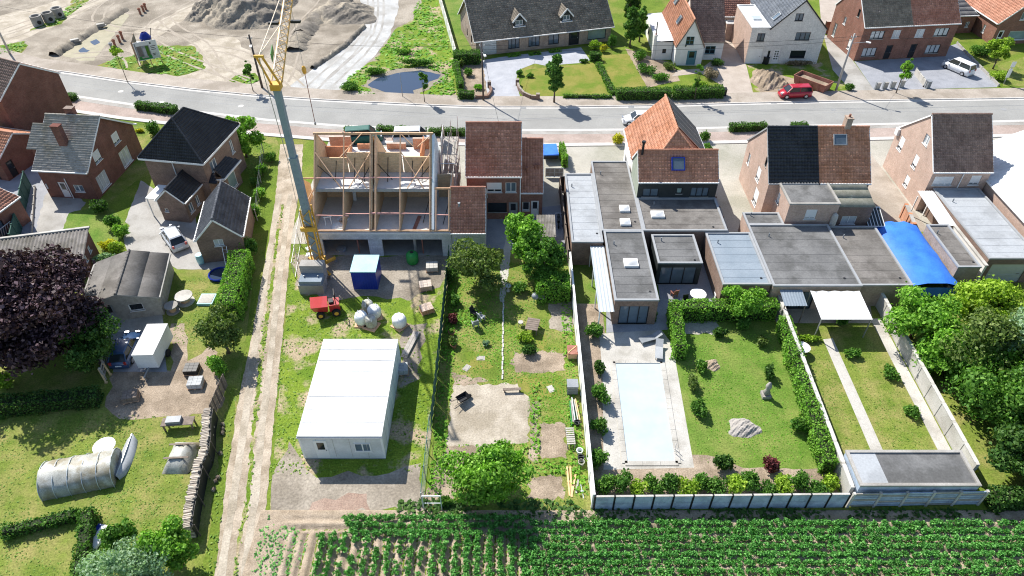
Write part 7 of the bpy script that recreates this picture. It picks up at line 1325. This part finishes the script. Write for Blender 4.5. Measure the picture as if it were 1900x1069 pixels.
# ---------------------------------------------------------------- plot of the new houses
for k, (y0, y1, lab) in enumerate(((30.1, 34.85, 'white flat roofed site cabin on the field side of the pair'), (34.95, 39.7, 'white flat roofed site cabin on the house side of the pair'))):
    o = E('site_cabin', lab, 'cabin', (-15.4, y0, 0)); D = y1 - y0; W = 6.0
    for a in ((0, W, 0, .08), (0, W, D - .08, D), (0, .08, .08, D - .08), (W - .08, W, .08, D - .08)): MB().box(*a, .15, 2.7).build('wall_panel', 'sheet_white', o)
    MB().box(-.06, W + .06, -.04, D + .04, 2.7, 2.86).build('roof', 'roofing_white', o); MB().box(.0, W, 0, D, 0, .15).build('base_frame', 'grey_paint', o)
    boxes(o, 'panel_joint', 'concrete_pale', [(x, x + .025, -.012, -.002, .2, 2.68) for x in (1.2, 2.4, 3.6, 4.8)] + [(W + .002, W + .012, y, y + .025, .2, 2.68) for y in (1.2, 2.4, 3.6)]); boxes(o, 'roof_seam', 'roofing_light', [(.02, W - .02, y, y + .05, 2.861, 2.875) for y in (1.2, 2.4, 3.6)]); bars(o, 'gutter', 'roofing_light', [((-.1, -.09, 2.72), (W + .1, -.09, 2.72))], .1, .1)
    boxes(o, 'corner_post', 'white_paint', [(x, x + .14, y, y + .14, .15, 2.7) for x in (-.03, W - .11) for y in (-.02, D - .12)])
    if k == 0: opening(o, (0, 0, 0), (1, 0, 0), (0, -1, 0), (3.9, 1.0, 1.2, 1.0, 'w'), depth=.02); opening(o, (0, 0, 0), (1, 0, 0), (0, -1, 0), (1.0, .2, .95, 2.1, 'doorw'), depth=.02)
o = E('site_container', 'blue site container with light cyan roof behind the new houses', 'container', (-14.95, 48.9, 0)); W, D = 2.3, 2.4; MB().box(0, W, 0, D, .1, 2.2).build('body', 'box_blue', o)
for i in range(9): MB().box(.1 + i * .24, .2 + i * .24, -.03, 0, .2, 2.1).build('rib', 'box_blue', o)
MB().box(-.05, W + .05, -.05, D + .05, 2.2, 2.32).build('roof', 'box_cyan', o); MB().box(.0, W, 0, D, 0, .1).build('skid', 'steel', o)
o = E('ballast_crate', 'grey concrete ballast crate at the foot of the crane', 'crate', (-19.9, 48.3, 0)); MB().box(0, 2.3, 0, 1.5, 0, 1.1).build('block', 'concrete', o); MB().box(.1, 2.2, .1, 1.4, 1.1, 1.5).build('upper_block', 'roofing_blue', o); bars(o, 'lifting_eye', 'steel', [((x, .75, 1.5), (x, .75, 1.7)) for x in (.5, 1.8)], .08, .08)
o = E('mini_dumper', 'small red dumper beside the crane ballast', 'dumper', g(608, 580), 15)
MB().add([(-1.1, -.6, .9), (.1, -.6, .6), (.1, .6, .6), (-1.1, .6, .9), (-1.3, -.75, 1.5), (.2, -.75, 1.35), (.2, .75, 1.35), (-1.3, .75, 1.5)], [(0, 3, 2, 1), (0, 1, 5, 4), (1, 2, 6, 5), (2, 3, 7, 6), (3, 0, 4, 7), (4, 5, 6, 7)]).build('skip_bucket', 'machine_red', o); MB().box(.25, 1.2, -.5, .5, .45, 1.2).build('engine_cover', 'machine_red', o); MB().box(.3, .7, -.25, .25, 1.2, 1.4).build('seat', 'plastic_black', o); bars(o, 'roll_bar', 'plastic_black', [((.9, s * .45, 1.2), (.9, s * .45, 2.3)) for s in (-1, 1)] + [((.9, -.45, 2.3), (.9, .45, 2.3))], .07, .07)
for x in (-.6, .8):
    for s in (-1, 1): q = MB().tube((x, s * .5, .38), (x, s * .78, .38), .38, 14).build('wheel', 'rubber', o); MB().tube((x, s * .78, .38), (x, s * .8, .38), .2, 10).build('rim', 'crane_yellow', q)
for k, (x, y, s, mt, lab) in enumerate(((672, 600, 1.0, 'insulation', 'pale big bag of sand at the front of the cluster behind the blue container'), (696, 588, 1.05, 'sheet_white', 'white big bag in the cluster behind the blue container'), (684, 578, .9, 'plastic_film', 'greyish big bag at the back of the cluster'), (742, 605, 1.1, 'white_paint', 'white big bag standing apart beside the screen fence plot'), (690, 606, .9, 'plastic_film', 'slumped grey big bag in the cluster'))):
    o = E('big_bag', lab, 'bag', g(x, y), 17 * k); MB().lathe(0, 0, [(.45 * s, .1), (.6 * s, .35), (.6 * s, .9), (.5 * s, 1.15), (.2 * s, 1.2), (.05, 1.12)], 9).build('sack', mt, o, True); bars(o, 'strap', 'white_paint', [((sx * .35, sy * .35, 1.0), (sx * .25, sy * .25, 1.4)) for sx in (-1, 1) for sy in (-1, 1)], .05, .02); MB().box(-.6, .6, -.6, .6, 0, .12).build('pallet', 'timber', o)
def pallet(label, p, rot, load, mt, cat='pallet', h=.7, group=None):
    o = E('loaded_pallet', label, cat, p, rot, group)
    for i in range(5): MB().box(-.6, .6, -.5 + i * .22, -.4 + i * .22 + .02, .1, .13).build('board', 'timber', o)
    boxes(o, 'runner', 'timber', [(x, x + .1, -.5, .5, 0, .1) for x in (-.58, -.05, .48)])
    for i in range(3):
        for j in range(3):
            for kk in range(int(h / .24)): MB().box(-.56 + i * .38, -.2 + i * .38, -.48 + j * .33, -.17 + j * .33, .135 + kk * .24, .135 + kk * .24 + .225).build(load, mt, o)
pallet('pallet of pink bricks behind the right new house', g(790, 535), 12, 'brick', 'brick_pink'); pallet('pallet of pale blocks beside the brick pallet', g(802, 500), 5, 'block', 'concrete_pale'); pallet('pallet of reddish bricks by the screen fence', g(792, 578), 25, 'brick', 'brick_orange', h=.5); pallet('pallet of grey blocks beside the white site cabin', g(745, 690), 8, 'block', 'block_grey')
o = E('green_tank', 'small green plastic tank against the new houses', 'tank', g(766, 487)); MB().lathe(0, 0, [(.5, 0), (.6, .2), (.6, 1.0), (.4, 1.25), (.15, 1.3)], 14).build('shell', 'plastic_green', o, True); MB().cyl(0, 0, 1.28, 1.36, .18, 10).build('lid', 'plastic_black', o)
o = E('plank_stack', 'stack of pale planks on the sandy plot', 'planks', g(762, 640), 75)
for i in range(6): MB().box(-1.6 + .05 * i, 1.6 - .03 * i, -.3 + (i % 2) * .3, -.02 + (i % 2) * .3, .02 + (i // 2) * .07, .08 + (i // 2) * .07).build('plank', 'timber_grey', o)
o = E('mesh_fence', 'row of wire mesh site fence panels leaning along the lane beside the new houses', 'fence', (-20.9, 50.5, 0))
for i in range(5):
    y = i * 2.6 + .1; x = -.35 * i
    for z in (.1, 1.9): MB().tube((x, y, z), (x - .3, y + 2.4, z), .025, 6).build('frame_rail', 'chrome', o)
    for t in (0, 1): MB().tube((x - .3 * t, y + 2.4 * t, 0), (x - .3 * t, y + 2.4 * t, 2.0), .03, 6).build('upright', 'chrome', o)
    for t in np.linspace(.1, .9, 8): MB().tube((x - .3 * t, y + 2.4 * t, .1), (x - .3 * t, y + 2.4 * t, 1.9), .008, 4).build('wire', 'chrome', o)
for k in range(7): q = board('loose_board', ['white board leaning at the foot of the crane', 'white board beside the side bay of the new houses', 'grey board lying in the lane edge', 'white offcut by the mesh fence', 'pale board at the corner of the new houses', 'white sheet beside the crane mast', 'grey offcut beside the ballast crate'][k], -20.2 - .25 * (k % 3), 54.2 + k * 1.1, .01, .9, .6, .05, ['white_paint', 'insulation', 'concrete'][k % 3], k * 37, group=None)
# ---------------------------------------------------------------- middle garden
a, bq = g(932, 705), g(934, 556); d = bq - a; o = E('stone_edging', 'thin line of pale edging stones across the middle lawn', 'edging', a); n = int(d.length / .5)
for i in range(n): p = d * ((i + .5) / n); MB().cbox((p.x + .03 * math.sin(i * 2), p.y, .05), (.13, .44, .1), .05 * math.sin(i * 3)).build('stone', 'kerb', o)
o = E('garden_table', 'weathered grey wooden garden table on the middle lawn', 'table', g(988, 612), -12)
for i in range(6): MB().box(-.55, .55, -.75 + i * .25, -.53 + i * .25, .7, .75).build('slat', 'timber_old', o)
boxes(o, 'leg', 'timber_old', [(x - .05, x + .05, y - .05, y + .05, 0, .7) for x in (-.45, .45) for y in (-.6, .6)])
o = E('stool', 'small white stool beside the garden table', 'stool', g(966, 604)); MB().cyl(0, 0, .4, .46, .24, 12).build('seat', 'concrete_pale', o); [MB().tube((.15 * c, .15 * s, .4), (.2 * c, .2 * s, 0), .025, 6).build('leg', 'timber_grey', o) for c, s in ((1, 1), (1, -1), (-1, 1), (-1, -1))]
def chair(label, p, rot, mt):
    o = E('garden_chair', label, 'chair', p, rot); MB().box(-.26, .26, -.26, .26, .4, .45).build('seat', mt, o); MB().cbox((0, .28, .72), (.52, .05, .6), 0, Matrix.Rotation(R(-12), 3, 'X')).build('backrest', mt, o); boxes(o, 'leg', mt, [(x - .03, x + .03, y - .03, y + .03, 0, .4) for x in (-.22, .22) for y in (-.22, .22)]); boxes(o, 'armrest', mt, [(x - .04, x + .04, -.24, .26, .6, .64) for x in (-.28, .28)])
chair('grey garden chair on the lawn edge under the olive fruit tree', g(882, 606), 200, 'plastic_grey'); chair('pale garden chair next to the grey one under the olive fruit tree', g(893, 594), 130, 'roofing_light'); chair('black folding chair in the shade of the olive fruit tree', g(880, 586), 60, 'plastic_black')
o = E('barbecue', 'round kettle barbecue beside the clipped hedge block', 'barbecue', g(993, 562)); MB().lathe(0, 0, [(.1, .55), (.3, .65), (.36, .85), (.3, 1.02), (.08, 1.12)], 14).build('kettle', 'plastic_grey', o, True); [MB().tube((.15 * math.cos(t), .15 * math.sin(t), .6), (.32 * math.cos(t), .32 * math.sin(t), 0), .02, 6).build('leg', 'chrome', o) for t in (0, 2.1, 4.2)]; MB().box(.35, .85, -.25, .25, .7, .74).build('side_shelf', 'timber_grey', o)
o = E('garden_figure', 'small white stone bird bath on the garden path', 'bird bath', g(943, 540)); MB().lathe(0, 0, [(.2, 0), (.22, .08), (.1, .15), (.09, .5), (.28, .62), (.3, .7), (.24, .64)], 14).build('pedestal', 'concrete_pale', o, True); MB().cyl(0, 0, .63, .65, .24, 14).build('water', 'pool_water', o)
for k, (x, y, lab) in enumerate(((842, 645, 'clay flower pot with low plants at the screen fence'), (838, 622, 'small clay pot behind the reddish shrub'))):
    o = E('flower_pot', lab, 'pot', g(x, y)); MB().lathe(0, 0, [(.18, 0), (.28, .4), (.3, .45), (.24, .45), (.2, .4)], 12).build('pot', 'terracotta_pipe', o); rng = np.random.default_rng(k); P, N = cloud([(0, 0, .55, .25, .25, .2)], 70, rng); V, F = leafquads(P, .12, rng, .6, N); link('plant', npmesh('plant', V, F, rng.random(len(F))), 'leaf_mid', o)
o = E('wooden_hutch', 'reddish brown wooden hutch against the white wall', 'hutch', (4.75, 40.0, 0)); MB().box(0, .75, 0, .95, .1, .75).build('box', 'timber', o); MB().box(-.06, .8, -.06, 1.0, .75, .8).build('lid', 'rust', o); bars(o, 'brace', 'timber_new', [((-.02, .1, .82), (.75, .9, .82)), ((.05, .0, .8), (.05, .0, 1.0))], .06, .05); boxes(o, 'foot', 'timber_old', [(x, x + .08, y, y + .08, 0, .1) for x in (0, .66) for y in (0, .86)])
o = E('compost_bin', 'dark grey compost bin with slatted front against the white wall', 'compost bin', (4.45, 36.2, 0))
for i in range(4): MB().box(0, .85, -.02, .02, .1 + i * .22, .28 + i * .22).build('slat', 'plastic_grey', o)
for a in ((0, .05, .02, .8), (.8, .85, .02, .8), (.05, .8, .76, .8)): MB().box(*a, 0, .98).build('side_panel', 'plastic_black', o)
MB().box(-.03, .88, -.04, .83, .98, 1.03).build('lid', 'plastic_grey', o)
o = E('timber_rack', 'bundle of green and pale boards laid along the white wall', 'boards', (4.55, 33.0, 0))
for i in range(6): MB().cbox((.08 + .11 * i, 1.3 + .12 * (i % 3), .12 + .08 * (i % 3)), (.09, 2.4 - .3 * (i % 2), .06), .02 * i).build('board', ['plastic_green', 'timber_grey', 'zinc', 'green_paint', 'concrete_pale', 'timber_new'][i], o)
boxes(o, 'bearer', 'timber_old', [(0, .8, y, y + .1, 0, .08) for y in (.4, 2.0)])
o = E('white_pallet', 'weathered white slatted pallet standing beside the white wall', 'pallet', (4.15, 31.0, 0), 2)
for i in range(8): MB().box(.0, .62, .05 + i * .2, .17 + i * .2, .5, .54).build('slat', 'concrete_pale', o)
boxes(o, 'runner', 'timber_grey', [(x, x + .07, .03, 1.6, .42, .5) for x in (0, .55)]); boxes(o, 'leg', 'timber_grey', [(x, x + .06, y, y + .06, 0, .42) for x in (0, .55) for y in (.05, 1.5)])
for k, (x, y, mt, lab) in enumerate(((5.05, 33.2, 'plastic_black', 'black plastic tub between boards and white wall'), (5.05, 30.6, 'insulation', 'white bucket against the white wall by the slatted pallet'), (5.1, 29.6, 'plastic_film', 'pale bundle of sheeting against the white wall'), (5.1, 30.0, 'plastic_black', 'black bucket beside the pale bundle'))):
    o = E('bucket', lab, 'bucket', (x, y, 0)); MB().lathe(0, 0, [(.17, 0), (.24, .4), (.26, .42), (.2, .42), (.15, .05)], 12).build('tub', mt, o); MB().tube((-.22, 0, .42), (.22, 0, .46), .012, 4).build('handle', 'steel', o)
for k, (x0, y0, x1, y1, mt, lab) in enumerate(((1052, 866, 1057, 920, 'pipe_pvc', 'orange yellow plank lying straight on the grass by the white wall'), (1058, 866, 1061, 922, 'timber_new', 'pale yellow plank beside the orange one'), (1068, 880, 1060, 922, 'pipe_pvc', 'orange plank crossing toward the field'), (1073, 890, 1069, 915, 'concrete_pale', 'short white board on the planks by the white wall'), (1077, 897, 1083, 925, 'zinc', 'thin pale bluish rod on the grass by the white wall'))):
    a, bq = g(x0, y0, .12), g(x1, y1, .04); tag(MB().bar(a, bq, .13 if k < 4 else .05, .05).cbox((a + bq) / 2 - Vector((0, 0, .04)), (.2, .1, .06)).build('loose_plank', mt), lab, 'plank')
o = E('bench_plank', 'dark wooden plank bench at the edge of the sand bed', 'bench', g(950, 727), 3); MB().box(-.75, .75, -.12, .12, .3, .36).build('seat', 'timber_old', o); boxes(o, 'leg', 'timber_old', [(x, x + .08, -.1, .1, 0, .3) for x in (-.65, .57)])
o = E('wheelbarrow', 'dark wheelbarrow left on the corner of the sand bed', 'wheelbarrow', g(860, 745), 40); MB().add([(-.4, -.25, .35), (.3, -.25, .3), (.3, .25, .3), (-.4, .25, .35), (-.55, -.35, .65), (.5, -.35, .6), (.5, .35, .6), (-.55, .35, .65)], [(0, 3, 2, 1), (0, 1, 5, 4), (1, 2, 6, 5), (2, 3, 7, 6), (3, 0, 4, 7)]).build('tray', 'plastic_black', o); MB().tube((.6, -.05, .2), (.6, .05, .2), .2, 12).build('wheel', 'rubber', o); bars(o, 'handle', 'timber_old', [((.6, s * .12, .22), (-1.0, s * .3, .5)) for s in (-1, 1)], .04, .04); bars(o, 'leg', 'steel', [((-.4, s * .22, .35), (-.45, s * .22, 0)) for s in (-1, 1)], .04, .04)
for k, (x, y) in enumerate(((892, 665), (866, 683), (1022, 722))): tag(MB().cbox((*g(x, y)[:2], .02), (.7, .5, .04), k).cbox((g(x, y).x, g(x, y).y, .05), (.5, .35, .03), k + .2).build('stepping_stone', 'concrete_pale'), ['pale flat stone on the middle lawn beside the stone edging', 'smaller pale stone on the lawn near the sand bed', 'pale square slab in the grass before the compost bin'][k], 'stone')
# ---------------------------------------------------------------- pool garden and narrow garden
PL = [(8.35, 29.7), (12.3, 29.7), (12.75, 39.8), (8.55, 39.8)]; cx, cy = 10.5, 34.7
o = E('swimming_pool', 'rectangular outdoor pool with pale cover water and stone rim', 'pool', (cx, cy, 0)); P = [(x - cx, y - cy) for x, y in PL]
MB().poly([(x, y, .03) for x, y in P]).build('water', 'pool_water', o)
for i in range(4):
    a, bq = Vector((*P[i], .045)), Vector((*P[(i + 1) % 4], .045)); d = bq - a; n = max(1, int(d.length / 1.0))
    for k in range(n): MB().bar(a + d * (k / n) + d.normalized() * .01, a + d * ((k + 1) / n) - d.normalized() * .01, .4, .07).build('coping_stone', 'concrete_pale', o)
bars(o, 'ladder_rail', 'chrome', [((1.75, -4.2, .05), (1.75, -4.2, .8)), ((1.75, -3.8, .05), (1.75, -3.8, .8))], .04, .04)
def lounger(label, p, rot, mt): o = E('sun_lounger', label, 'lounger', p, rot); MB().box(-.95, .45, -.32, .32, .3, .36).build('seat', mt, o); MB().cbox((.75, 0, .52), (.7, .64, .06), 0, Matrix.Rotation(R(-30), 3, 'Y')).build('backrest', mt, o); boxes(o, 'leg', 'chrome', [(x - .03, x + .03, y - .03, y + .03, 0, .3) for x in (-.85, .4) for y in (-.28, .28)])
lounger('grey sun lounger at the pool head terrace', g(1205, 632), 20, 'plastic_grey'); lounger('pale sun lounger beside the pool corner', g(1222, 655), 80, 'roofing_light')
def gtable(label, p, r, mt, cat='table'): o = E('garden_table', label, cat, p); MB().cyl(0, 0, .7, .75, r, 18).build('top', mt, o); MB().cyl(0, 0, .03, .7, .06, 8).build('column', 'steel', o); MB().cyl(0, 0, 0, .03, r * .5, 14).build('foot', 'steel', o)
gtable('round white table on the terrace between the flat roofs', g(1293, 556), .75, 'white_paint'); gtable('round white table on the narrow garden lawn', g(1485, 655), .65, 'white_paint'); gtable('round white table on the left lawn', g(200, 838), .8, 'white_paint')
chair('brown chair at the white terrace table', g(1250, 550), 200, 'rust'); chair('white chair at the white terrace table', g(1330, 560), 90, 'white_paint'); chair('black chair at the white terrace table', g(1272, 566), 10, 'plastic_black')
mound('gravel_heap', 1320, 678, .8, .7, .35, 'soil', 12); mound('rockery', 1380, 795, 1.3, 1.0, .5, 'stone', 13)
o = E('garden_statue', 'tall grey stone ornament at the long clipped hedge', 'ornament', g(1420, 735)); MB().box(-.35, .35, -.35, .35, 0, .3).build('plinth', 'stone', o); MB().lathe(0, 0, [(.2, .3), (.3, .5), (.16, .8), (.26, 1.2), (.12, 1.6), (.02, 1.7)], 12).build('figure', 'stone', o, True)
o = E('terrace_canopy', 'white fabric canopy over the terrace of the narrow garden', 'canopy', (26.5, 42.6, 0)); V = []; n = 8
for i in range(n + 1): V += [(4.4 * i / n, 0, 2.3 + .06 * math.sin(i * math.pi)), (4.4 * i / n, 3.3, 2.6 + .05 * math.cos(i * 3))]
link('fabric', npmesh('fabric', V, [(2 * i, 2 * i + 2, 2 * i + 3, 2 * i + 1) for i in range(n)]), 'white_paint', o); boxes(o, 'post', 'steel', [(x, x + .08, y, y + .08, 0, z) for x in (.02, 4.3) for y, z in ((.05, 2.28), (3.2, 2.56))]); bars(o, 'rail', 'steel', [((0, y, z), (4.4, y, z)) for y, z in ((.08, 2.27), (3.22, 2.55))], .06, .06)
o = E('field_shed', 'grey flat roofed shed at the field end of the narrow garden', 'shed', (23.9, 26.5, 0)); volume(o, 0, 8.2, 0, 2.8, 2.2, None, 'flat', 'concrete_panel', 'roofing_grey', {'N': [(2, .05, 1, 1.9, 'doorg')]}, trim='concrete'); MB().box(.08, 2.0, .08, 2.7, 2.1, 2.13).build('pale_sheet', 'roofing_light', o)
for k, (x, y, lab) in enumerate(((1455, 560, 'blue grey lean-to roof sheet at the back of the large flat roof'),)):
    o = E('sheet_canopy', lab, 'canopy', (23.9, 44.4, 0)); corrugated(o, 'roof', 0, 2.0, 0, 1.8, 2.2, 2.5, 'roofing_blue', .25, .02); boxes(o, 'post', 'timber_old', [(x, x + .08, .1, .18, 0, 2.2) for x in (.05, 1.85)])
o = E('red_machine', 'small red garden tractor between the white wall and the pale flat roof', 'tractor', (43.0, 50.8, 0), 70); MB().box(-.9, .3, -.35, .35, .4, .9).build('hood', 'machine_red', o); MB().box(.3, .9, -.4, .4, .35, .6).build('rear_deck', 'machine_red', o); MB().box(.4, .8, -.22, .22, .6, .95).build('seat', 'plastic_black', o); [MB().tube((x, s * .35, r), (x, s * .55, r), r, 12).build('wheel', 'rubber', o) for x, r in ((-.65, .24), (.6, .34)) for s in (-1, 1)]; MB().tube((.1, 0, .9), (.25, 0, 1.15), .03, 6).build('steering_wheel', 'plastic_black', o)
o = E('water_barrel', 'green water barrel in the white passage', 'barrel', (42.6, 54.0, 0)); MB().lathe(0, 0, [(.3, 0), (.4, .3), (.4, .7), (.34, 1.0), (.1, 1.02)], 14).build('tub', 'plastic_green', o); MB().cyl(0, 0, 1.0, 1.06, .36, 14).build('lid', 'plastic_green', o)
# ---------------------------------------------------------------- left plot
o = E('hoop_greenhouse', 'weathered plastic hoop greenhouse on the left lawn', 'greenhouse', (-33.2, 26.6, 0), 14); V = []; F = []; n = 12; m_n = 10; rr = random.Random(4)
for j in range(m_n + 1):
    for i in range(n + 1): t = math.pi * i / n; V.append((4.8 * j / m_n, 1.5 + 1.5 * math.cos(t), 1.45 * math.sin(t) ** .8 + rr.uniform(-.12, .12) * math.sin(t)))
F = [(j * (n + 1) + i, (j + 1) * (n + 1) + i, (j + 1) * (n + 1) + i + 1, j * (n + 1) + i + 1) for j in range(m_n) for i in range(n)]; link('film', npmesh('film', V, F), 'plastic_film', o, True)
for j in range(6):
    m = MB()
    for i in range(n): t0, t1 = math.pi * i / n, math.pi * (i + 1) / n; x = .02 + 4.76 * j / 5; m.tube((x, 1.5 + 1.54 * math.cos(t0), 1.47 * math.sin(t0) ** .8), (x, 1.5 + 1.54 * math.cos(t1), 1.47 * math.sin(t1) ** .8), .03, 5)
    m.build('hoop', 'zinc', o)
for x in (0.01, 4.79): MB().poly([(x, 1.5 + 1.46 * math.cos(math.pi * i / n), 1.4 * math.sin(math.pi * i / n) ** .8 + .01) for i in range(n + 1)]).build('end_film', 'plastic_film', o)
o = E('rowing_boat', 'upturned pale grey rowing boat on the left lawn', 'boat', g(235, 850), 96); V = []; F = []; ns = 11
for i in range(ns):
    t = i / (ns - 1); w = .55 * math.sin(math.pi * (.12 + .78 * t)) ** .6; h = .45 + .05 * math.cos(t * 6)
    if i in (0, ns - 1): w *= .25
    V += [(-1.9 + 3.8 * t, -w, .0), (-1.9 + 3.8 * t, -w * .75, h * .65), (-1.9 + 3.8 * t, 0, h), (-1.9 + 3.8 * t, w * .75, h * .65), (-1.9 + 3.8 * t, w, .0)]
F = [(i * 5 + j, (i + 1) * 5 + j, (i + 1) * 5 + j + 1, i * 5 + j + 1) for i in range(ns - 1) for j in range(4)]; link('hull', npmesh('hull', V, F), 'roofing_light', o, True); MB().bar((-1.85, 0, .48), (1.85, 0, .48), .06, .08).build('keel', 'zinc', o)
o = E('tarpaulin_heap', 'grey tarpaulin covered heap beside the firewood stack', 'tarpaulin', g(338, 850)); V = []; n = 12; rr = random.Random(8)
for i in range(n + 1):
    for j in range(n + 1): x, y = 2 * i / n - 1, 2 * j / n - 1; e = max(0, 1 - max(abs(x), abs(y)) ** 3); V.append((x * 1.0, y * 1.4, e * (.75 + .15 * rr.random()) + .01))
link('sheet', npmesh('sheet', V, [(i * (n + 1) + j, (i + 1) * (n + 1) + j, (i + 1) * (n + 1) + j + 1, i * (n + 1) + j + 1) for i in range(n) for j in range(n)]), 'plastic_film', o, True); bars(o, 'weight_plank', 'timber_old', [((-.9, -.6, .85), (.9, -.5, .85)), ((-.9, .6, .85), (.9, .7, .85))], .14, .05)
o = E('work_bench', 'dark low workbench with tools above the tarpaulin heap', 'bench', g(335, 792), 5); MB().box(-1.2, 1.2, -.4, .4, .65, .72).build('top', 'timber_old', o); boxes(o, 'leg', 'timber_old', [(x - .05, x + .05, y - .05, y + .05, 0, .65) for x in (-1.05, 1.05) for y in (-.3, .3)]); MB().box(-.8, .3, -.3, .3, .72, 1.0).build('tool_box', 'plastic_grey', o)
o = E('lean_sheet', 'blue and white folded parasol cover lying near the left hedge', 'cover', g(183, 1003), 78); MB().prism([(-1.0, -.32), (1.0, -.32), (1.0, .32), (-1.0, .32)], .05, lambda x, y: .35 - .25 * abs(y)).build('cover', 'white_paint', o); MB().prism([(-1.0, .34), (1.0, .34), (1.0, .62), (-1.0, .62)], .04, .26).build('flap', 'box_blue', o)
o = E('caravan_trailer', 'white box trailer on the left yard', 'trailer', g(280, 690), 92); MB().box(0, 3.6, -.85, .85, .5, 2.0).build('box', 'sheet_white', o); MB().box(-.02, 3.62, -.88, .88, 2.0, 2.08).build('roof', 'roofing_white', o); [MB().tube((1.8, s * .85, .34), (1.8, s * 1.02, .34), .34, 14).build('wheel', 'rubber', o) for s in (-1, 1)]; MB().bar((0, 0, .5), (-1.1, 0, .5), .1, .1).build('drawbar', 'steel', o); MB().cyl(-1.0, 0, 0, .5, .06, 8).build('jockey_wheel', 'steel', o)
o = E('covered_car', 'dark blue car parked beside the white box trailer', 'car', g(235, 640)); 
bpy.data.objects.remove(o)
car('dark blue car parked beside the white box trailer', g(238, 655), 95, 4.0, 1.7, 1.45, 'car_blue')
pallet('dark weathered pallet stack on the left yard earth', g(245, 740), 15, 'crate', 'timber_old', h=.5); pallet('pallet of grey blocks on the left yard earth', g(365, 715), 5, 'block', 'block_grey', h=.5); pallet('pallet of dark boxes near the lane bush', g(358, 690), 3, 'crate', 'plastic_black', h=.5)
for k, (x, y, w, mt, lab) in enumerate(((345, 560, .8, 'concrete_pale', 'pale round cable drum on the left yard grass'), (322, 578, .6, 'concrete', 'smaller grey drum beside the pale cable drum'))): o = E('cable_drum', lab, 'drum', g(x, y), 30 * k); MB().lathe(0, 0, [(w * .5, .1), (w * .5, .7)], 14).build('core', 'timber', o); MB().cyl(0, 0, 0, .1, w, 16).build('flange', mt, o); MB().cyl(0, 0, .7, .8, w, 16).build('flange', mt, o)
o = E('blue_pool', 'small dark blue paddling pool at the garage gable', 'pool', g(408, 512)); MB().lathe(0, 0, [(.95, 0), (1.05, .3), (.98, .35), (.9, .3), (.9, .05)], 18).build('rim', 'box_blue', o); MB().cyl(0, 0, .05, .2, .9, 18).build('water', 'pond_water', o)
o = E('plastic_chair_set', 'pale green plastic sandbox on the grass at the lane hedge', 'sandbox', g(385, 558)); MB().box(-.7, .7, -.7, .7, 0, .25).build('tray', 'box_cyan', o); MB().box(-.6, .6, -.6, .6, .25, .28).build('sand', 'concrete_pale', o)
o = E('fire_wood_crate', 'wooden crate of stakes in the yard beside the orange tiled outbuilding', 'crate', g(26, 318), 20); MB().box(-.7, .7, -.5, .5, 0, .6).build('box', 'timber', o)
for i in range(6): MB().box(-.65 + i * .22, -.5 + i * .22, -.52, -.5, .05, .6).build('slat', 'timber_new', o)
# straight planks of the back yard
o = E('motorcycle', 'black motorcycle parked against the alley wall', 'motorcycle', (4.9, 59.4, 0), 88); [MB().tube((x, -.06, .32), (x, .06, .32), .32, 14).build('wheel', 'rubber', o) for x in (-.7, .7)]; MB().cbox((0, 0, .55), (.7, .25, .35)).build('engine', 'plastic_black', o); MB().cbox((-.3, 0, .82), (.7, .26, .12)).build('seat', 'plastic_black', o); MB().cbox((.25, 0, .85), (.45, .3, .22)).build('tank', 'dark_paint', o); MB().tube((.7, 0, .32), (.45, 0, 1.05), .04, 6).build('fork', 'chrome', o); MB().bar((.42, -.35, 1.08), (.42, .35, 1.08), .04, .04).build('handlebar', 'chrome', o)
